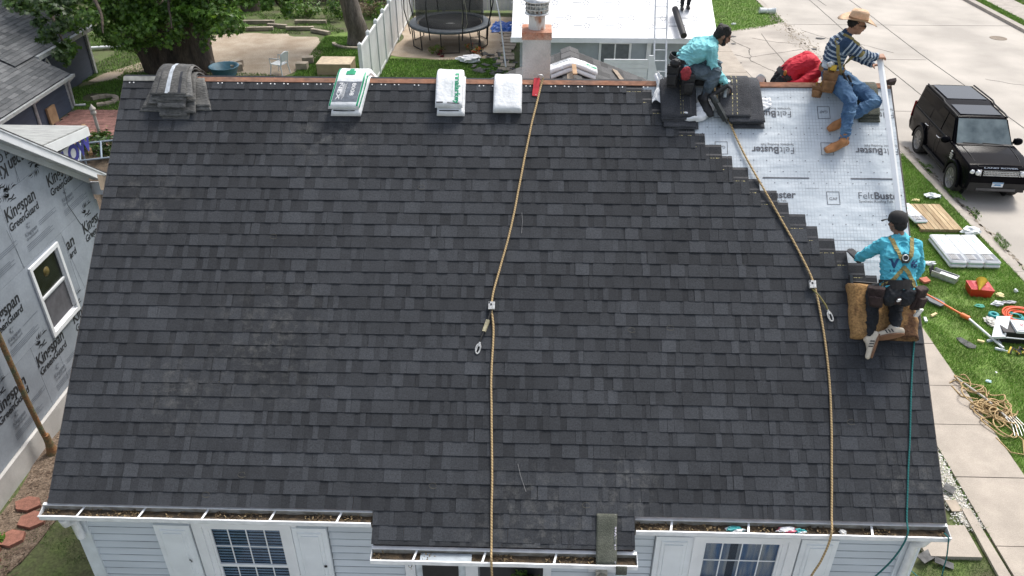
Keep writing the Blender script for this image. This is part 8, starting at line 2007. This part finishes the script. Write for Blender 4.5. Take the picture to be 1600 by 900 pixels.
pouch(pA, (6.60,3.60,6.42), (-.35,-1,.1), (0,0,1), .15, .28, .06, M_black, 'tool_pouch', False); pouch(pA, (6.76,3.56,6.34), (.1,-1,.1), (0,0,1), .17, .26, .06, M_black, 'tool_pouch', False)
q = MB(); q.ell((6.725,3.50,6.48), (.060,.030,.085), None, 12, 8); blob('red_hip_pad', q, mat('dull_red_cloth', (.35,.04,.05), .8, ns=20, na=.3), pA, .01, 1, .01, 22)
q = MB(); q.ell((6.60,3.55,6.585), (.065,.05,.05), None, 10, 7); blob('back_pouch', q, M_black, pA, .01, 1, .008, 20)
# nail gun in his right hand
ng = thing('nail_gun', (7.2,3.52,6.2), 'black pneumatic nail gun held by the squatting worker', 'nail gun')
q = MB(); q.tube([(7.06,3.47,6.24),(7.22,3.50,6.34)], .026, 10); q.tube([(7.06,3.47,6.24),(7.03,3.45,6.21)], .034, 10); q.build('grip', M_black, ng)
q = MB(); a, b = Vector((7.075,3.44,6.20)), Vector((7.215,3.32,5.99)); M = (b-a).to_track_quat('Z','Y').to_matrix(); q.box((a+b)/2, (.05,.055,(b-a).length), M); q.lathe(a, [(.036,-.04),(.04,-.03),(.04,.05),(.03,.06)], 12, M=M); q.lathe(b, [(.016,-.01),(.012,.05)], 8, M=M); q.build('barrel', mat('gun_body', (.05,.055,.055), .4, .3, ns=14, na=.3), ng)
q = MB(); q.lathe((7.16,3.40,6.06), [(.045,-.02),(.05,0),(.045,.02)], 14, M=Euler((.5,.9,0)).to_matrix()); q.build('magazine', M_plast, ng)
q = MB(); P = [(7.24,3.56,6.38),(7.23,3.60,6.28),(7.205,3.5,6.2)]; q.tube(P, .022, 8); q.build('grey_canister', mat('light_canister', (.45,.50,.52), .4), ng)

# ---- kneeling worker in harness, seen from behind
def K(x, s, n): return RF(x, s, n)
Wd = lambda x,y,z: Vector((x,y,z))
hipc = K(8.93,1.98,.33)
J = dict(base=K(8.8,1.9,.1), hipL=Wd(8.70,1.45,4.83), hipR=Wd(8.88,1.44,4.83), waist=Wd(8.80,1.55,4.98), chest=Wd(8.82,1.66,5.15), neck=Wd(8.82,1.78,5.32), shL=Wd(8.66,1.76,5.24), shR=Wd(8.985,1.74,5.24),
    head=Wd(8.80,1.875,5.425), face=(-.25,.9,-.30), up=(0,.10,1), elL=Wd(8.56,1.86,5.06), wrL=Wd(8.545,2.00,4.92), elR=Wd(9.10,1.74,4.98), wrR=Wd(9.12,1.86,4.74),
    handL=((-.25,.75,.2),-RN,.25), handR=((-.4,.8,-.2),(-.3,.2,-1),.8),
    knL=K(8.68,2.40,.14), knR=K(8.92,2.40,.14), anL=K(8.605,1.90,.10), toeL=K(8.575,1.72,.07), soleL=(RN*.35+Vector((.75,0,0))-RS*.35),
    anR=K(8.86,1.98,.16), toeR=K(8.74,1.90,.14), soleR=(-RS*.8+RN*.3))
pD, TD, HD, shD = person('man in bright cyan shirt and olive harness kneeling with his back to the camera', J, dict(skin=M_skin2, shirt=M_cyan, pants=M_blackp, shoe=mat('cream_trainer',(.62,.55,.44),.7,ns=10,na=.1), sole=mat('gum_sole',(.25,.13,.07),.7), sock=True, shoestripes=True, hair=1, hem=.22, s=.98, gloves='LR', fold=.013, tleg=.90))
# cap worn backwards-left
q = MB(); prof_ = [(.097,.0),(.098,.02),(.093,.055),(.075,.085),(.04,.103),(0,.108)]
q.lathe(TD(0,-.012,.022), [(r*1.03,z_*1.08) for r, z_ in prof_], 24, M=HD@Matrix.Diagonal((.90,1.10,1)).to_3x3()); cp = q.build('cap', mat('charcoal_cap', (.022,.022,.022), .85, ns=40, na=.2), pD)
q = MB()
def brim(u,v): a = radians(60+70*u); r = .085+.075*v*sin(pi*(.12+.76*u)); x, y = r*cos(a)*1.0, r*sin(a)*1.05; return TD(x-.035*v, y, .034-.02*v*v+.0), HD@Vector((0,0,1))
q.sheet(brim, 12, 6, 0, .004); q.build('brim', MATS['charcoal_cap'], cp)
q = MB(); q.tube([TD(-.05,-.06,.105),TD(-.02,-.045,.118),TD(.02,-.05,.12)], .004, 4); q.build('cap_logo', M_white, cp)
bk = Vector((0,-.9,.55)).normalized()
strap(pD, shD, [(8.710,1.75,5.335),(8.750,1.6,5.225),(8.800,1.55,5.145)], bk, .042, M_webo); strap(pD, shD, [(8.930,1.75,5.335),(8.885,1.6,5.225),(8.840,1.55,5.145)], bk, .042, M_webo)
strap(pD, shD, [(8.840,1.5,5.125),(8.775,1.5,5.055),(8.675,1.5,4.925),(8.615,1.5,4.885)], bk, .042, M_webo); strap(pD, shD, [(8.800,1.5,5.125),(8.855,1.5,5.055),(8.905,1.5,4.925),(8.925,1.5,4.865)], bk, .042, M_webo)
H_, bv_ = strap(pD, shD, [(8.635,1.5,4.925),(8.815,1.5,4.925),(8.995,1.5,4.925)], bk, .035, M_black, 'waist_strap', n=24)
h = bv_.ray_cast(Vector((8.820,1.6,5.165))+bk*.4, -bk, .9); pc = h[0]+bk*.018
f_, u_, r_ = frame(bk, (0,.2,1)); MM = Matrix(((r_.x,f_.x,u_.x),(r_.y,f_.y,u_.y),(r_.z,f_.z,u_.z)))
q = MB(); q.box(pc, (.085,.022,.075), MM); q.box(pc-u_*.04, (.06,.020,.03), MM); q.build('back_pad', mat('dark_pad', (.03,.032,.028), .7), pD)
q = MB(); q.tube([pc+f_*.014+r_*.03*cos(a)+u_*.03*sin(a) for a in [2*pi*k/14 for k in range(15)]], .006, 6); q.build('dee_ring', M_galv, pD)
M_navy = mat('navy_print', (.015,.06,.16), .8)
bodytext(pD, shD, 'V', (8.665,1.5,5.110), (1,0,0), (0,.45,.9), bk, .085, M_navy, .06); bodytext(pD, shD, 'tt', (8.872,1.5,5.110), (1,0,0), (0,.45,.9), bk, .085, M_navy, .06); bodytext(pD, shD, 'R O', (8.675,1.5,5.055), (1,0,0), (0,.45,.9), bk, .022, M_navy, .03)
belt(pD, Vector((8.79,1.50,4.905)), (0,.5,.85), (1,0,0), .172, .140, .095, mat('black_belt', (.02,.018,.018), .8, ns=20, na=.3))
pouch(pD, (8.585,1.43,4.80), (-.6,-.8,.1), (0,.35,1), .17, .24, .05, mat('dark_brown_pouch', (.035,.02,.018), .8, ns=14, na=.4), 'tool_pouch', False); pouch(pD, (8.985,1.42,4.80), (.5,-.85,.1), (0,.35,1), .16, .27, .06, MATS['dark_brown_pouch'], 'tool_pouch', False)
pouch(pD, (8.77,1.365,4.83), (0,-1,.4), (0,.35,1), .09, .15, .025, MATS['dark_brown_pouch'], 'hammer_loop', False)
q = MB(); q.box((8.76,1.31,4.83), (.035,.015,.035), Euler((.3,0,.3)).to_matrix()); q.build('steel_buckle', M_wht, pD)
q = MB(); q.box((9.05,1.40,4.62), (.045,.02,.12), Euler((.3,.15,0)).to_matrix()); q.build('white_tag', M_wht, pD)
# hammer-like hatchet beside left hand
hm = thing('hammer', K(8.56,2.5,.06), 'dark roofing hammer lying by the kneeling worker\'s left hand', 'hammer')
q = MB(); q.tube([K(8.50,2.53,.05),K(8.84,2.50,.07)], .013, 8); q.build('handle', M_black, hm)
q = MB(); q.box(K(8.49,2.55,.05), (.03,.11,.03), Matrix.Rotation(TH,3,'X')); q.build('head', mat('steel_dark', (.12,.12,.12), .4, .7), hm)

# ---- red shirt worker bent over behind the ridge
B2 = lambda x,s,n: BF(x,s,n)
J = dict(base=B2(8.1,4.5,0), hipL=(8.06,4.30,6.14), hipR=(8.08,4.10,6.15), waist=(8.17,4.20,6.34), chest=(8.32,4.18,6.41), neck=(8.47,4.16,6.37), shL=(8.43,4.34,6.35), shR=(8.42,4.01,6.37),
    head=(8.56,4.12,6.34), face=(.75,0,-.65), up=(.6,0,.8), elL=(8.48,4.30,6.18), wrL=(8.40,4.2,5.98), elR=(8.20,3.93,6.24), wrR=(8.03,4.02,6.12),
    handL=((.3,0,-1),(0,-.2,-1),.5), handR=((-.2,.2,-1),(0,.2,-1),.5),
    knL=B2(8.22,4.52,.12), knR=B2(8.25,4.72,.12), anL=B2(7.86,4.42,.09), anR=B2(7.88,4.62,.09), toeL=B2(7.74,4.42,.07), toeR=B2(7.76,4.62,.07), soleL=(-.8,0,-.3), soleR=(-.8,0,-.3))
pC, TC_, HC, shC = person('worker in bright red shirt bent over behind the ridge with a dark tool belt', J, dict(skin=M_skin2, shirt=M_redc, pants=M_blackp, shoe=M_black, sole=M_black, hair=1, s=1.0, fold=.006))
belt(pC, Vector((8.09,4.19,6.25)), (.55,0,.75), (0,1,0), .17, .13, .05, M_black)
q = MB(); q.ell((8.02,4.03,6.33), (.022,.02,.035), None, 8, 6); q.build('tool_grip', mat('orange_brown', (.40,.16,.03), .6), pC)
# ---- worker standing on the garage roof, only the legs in frame
f0 = GR(9.66,20.62)
J = dict(base=f0, hipL=f0+V3(-.09,.02,.90), hipR=f0+V3(.11,.02,.90), waist=f0+V3(0,.02,1.05), chest=f0+V3(0,.02,1.25), neck=f0+V3(0,.0,1.46), shL=f0+V3(-.19,0,1.38), shR=f0+V3(.19,0,1.38), head=f0+V3(0,-.04,1.60), face=(0,-1,-.2), up=(0,0,1),
    elL=f0+V3(-.25,0,1.12), wrL=f0+V3(-.25,-.1,.88), elR=f0+V3(.25,0,1.12), wrR=f0+V3(.25,-.1,.88), handL=((0,-.1,-1),(0,-1,0),.4), handR=((0,-.1,-1),(0,-1,0),.4),
    knL=f0+V3(-.10,-.05,.48), knR=f0+V3(.16,.0,.50), anL=f0+V3(-.09,.0,.09), anR=f0+V3(.10,.05,.11), toeL=f0+V3(-.10,-.16,.03), toeR=f0+V3(.11,-.11,.05), soleL=(0,0,-1), soleR=(0,0,-1))
person('standing worker in black trousers on the white garage roof, only legs in view', J, dict(skin=M_skin2, shirt=M_blackp, pants=M_blackp, shoe=M_black, sole=M_black, hair=1, s=1.0))
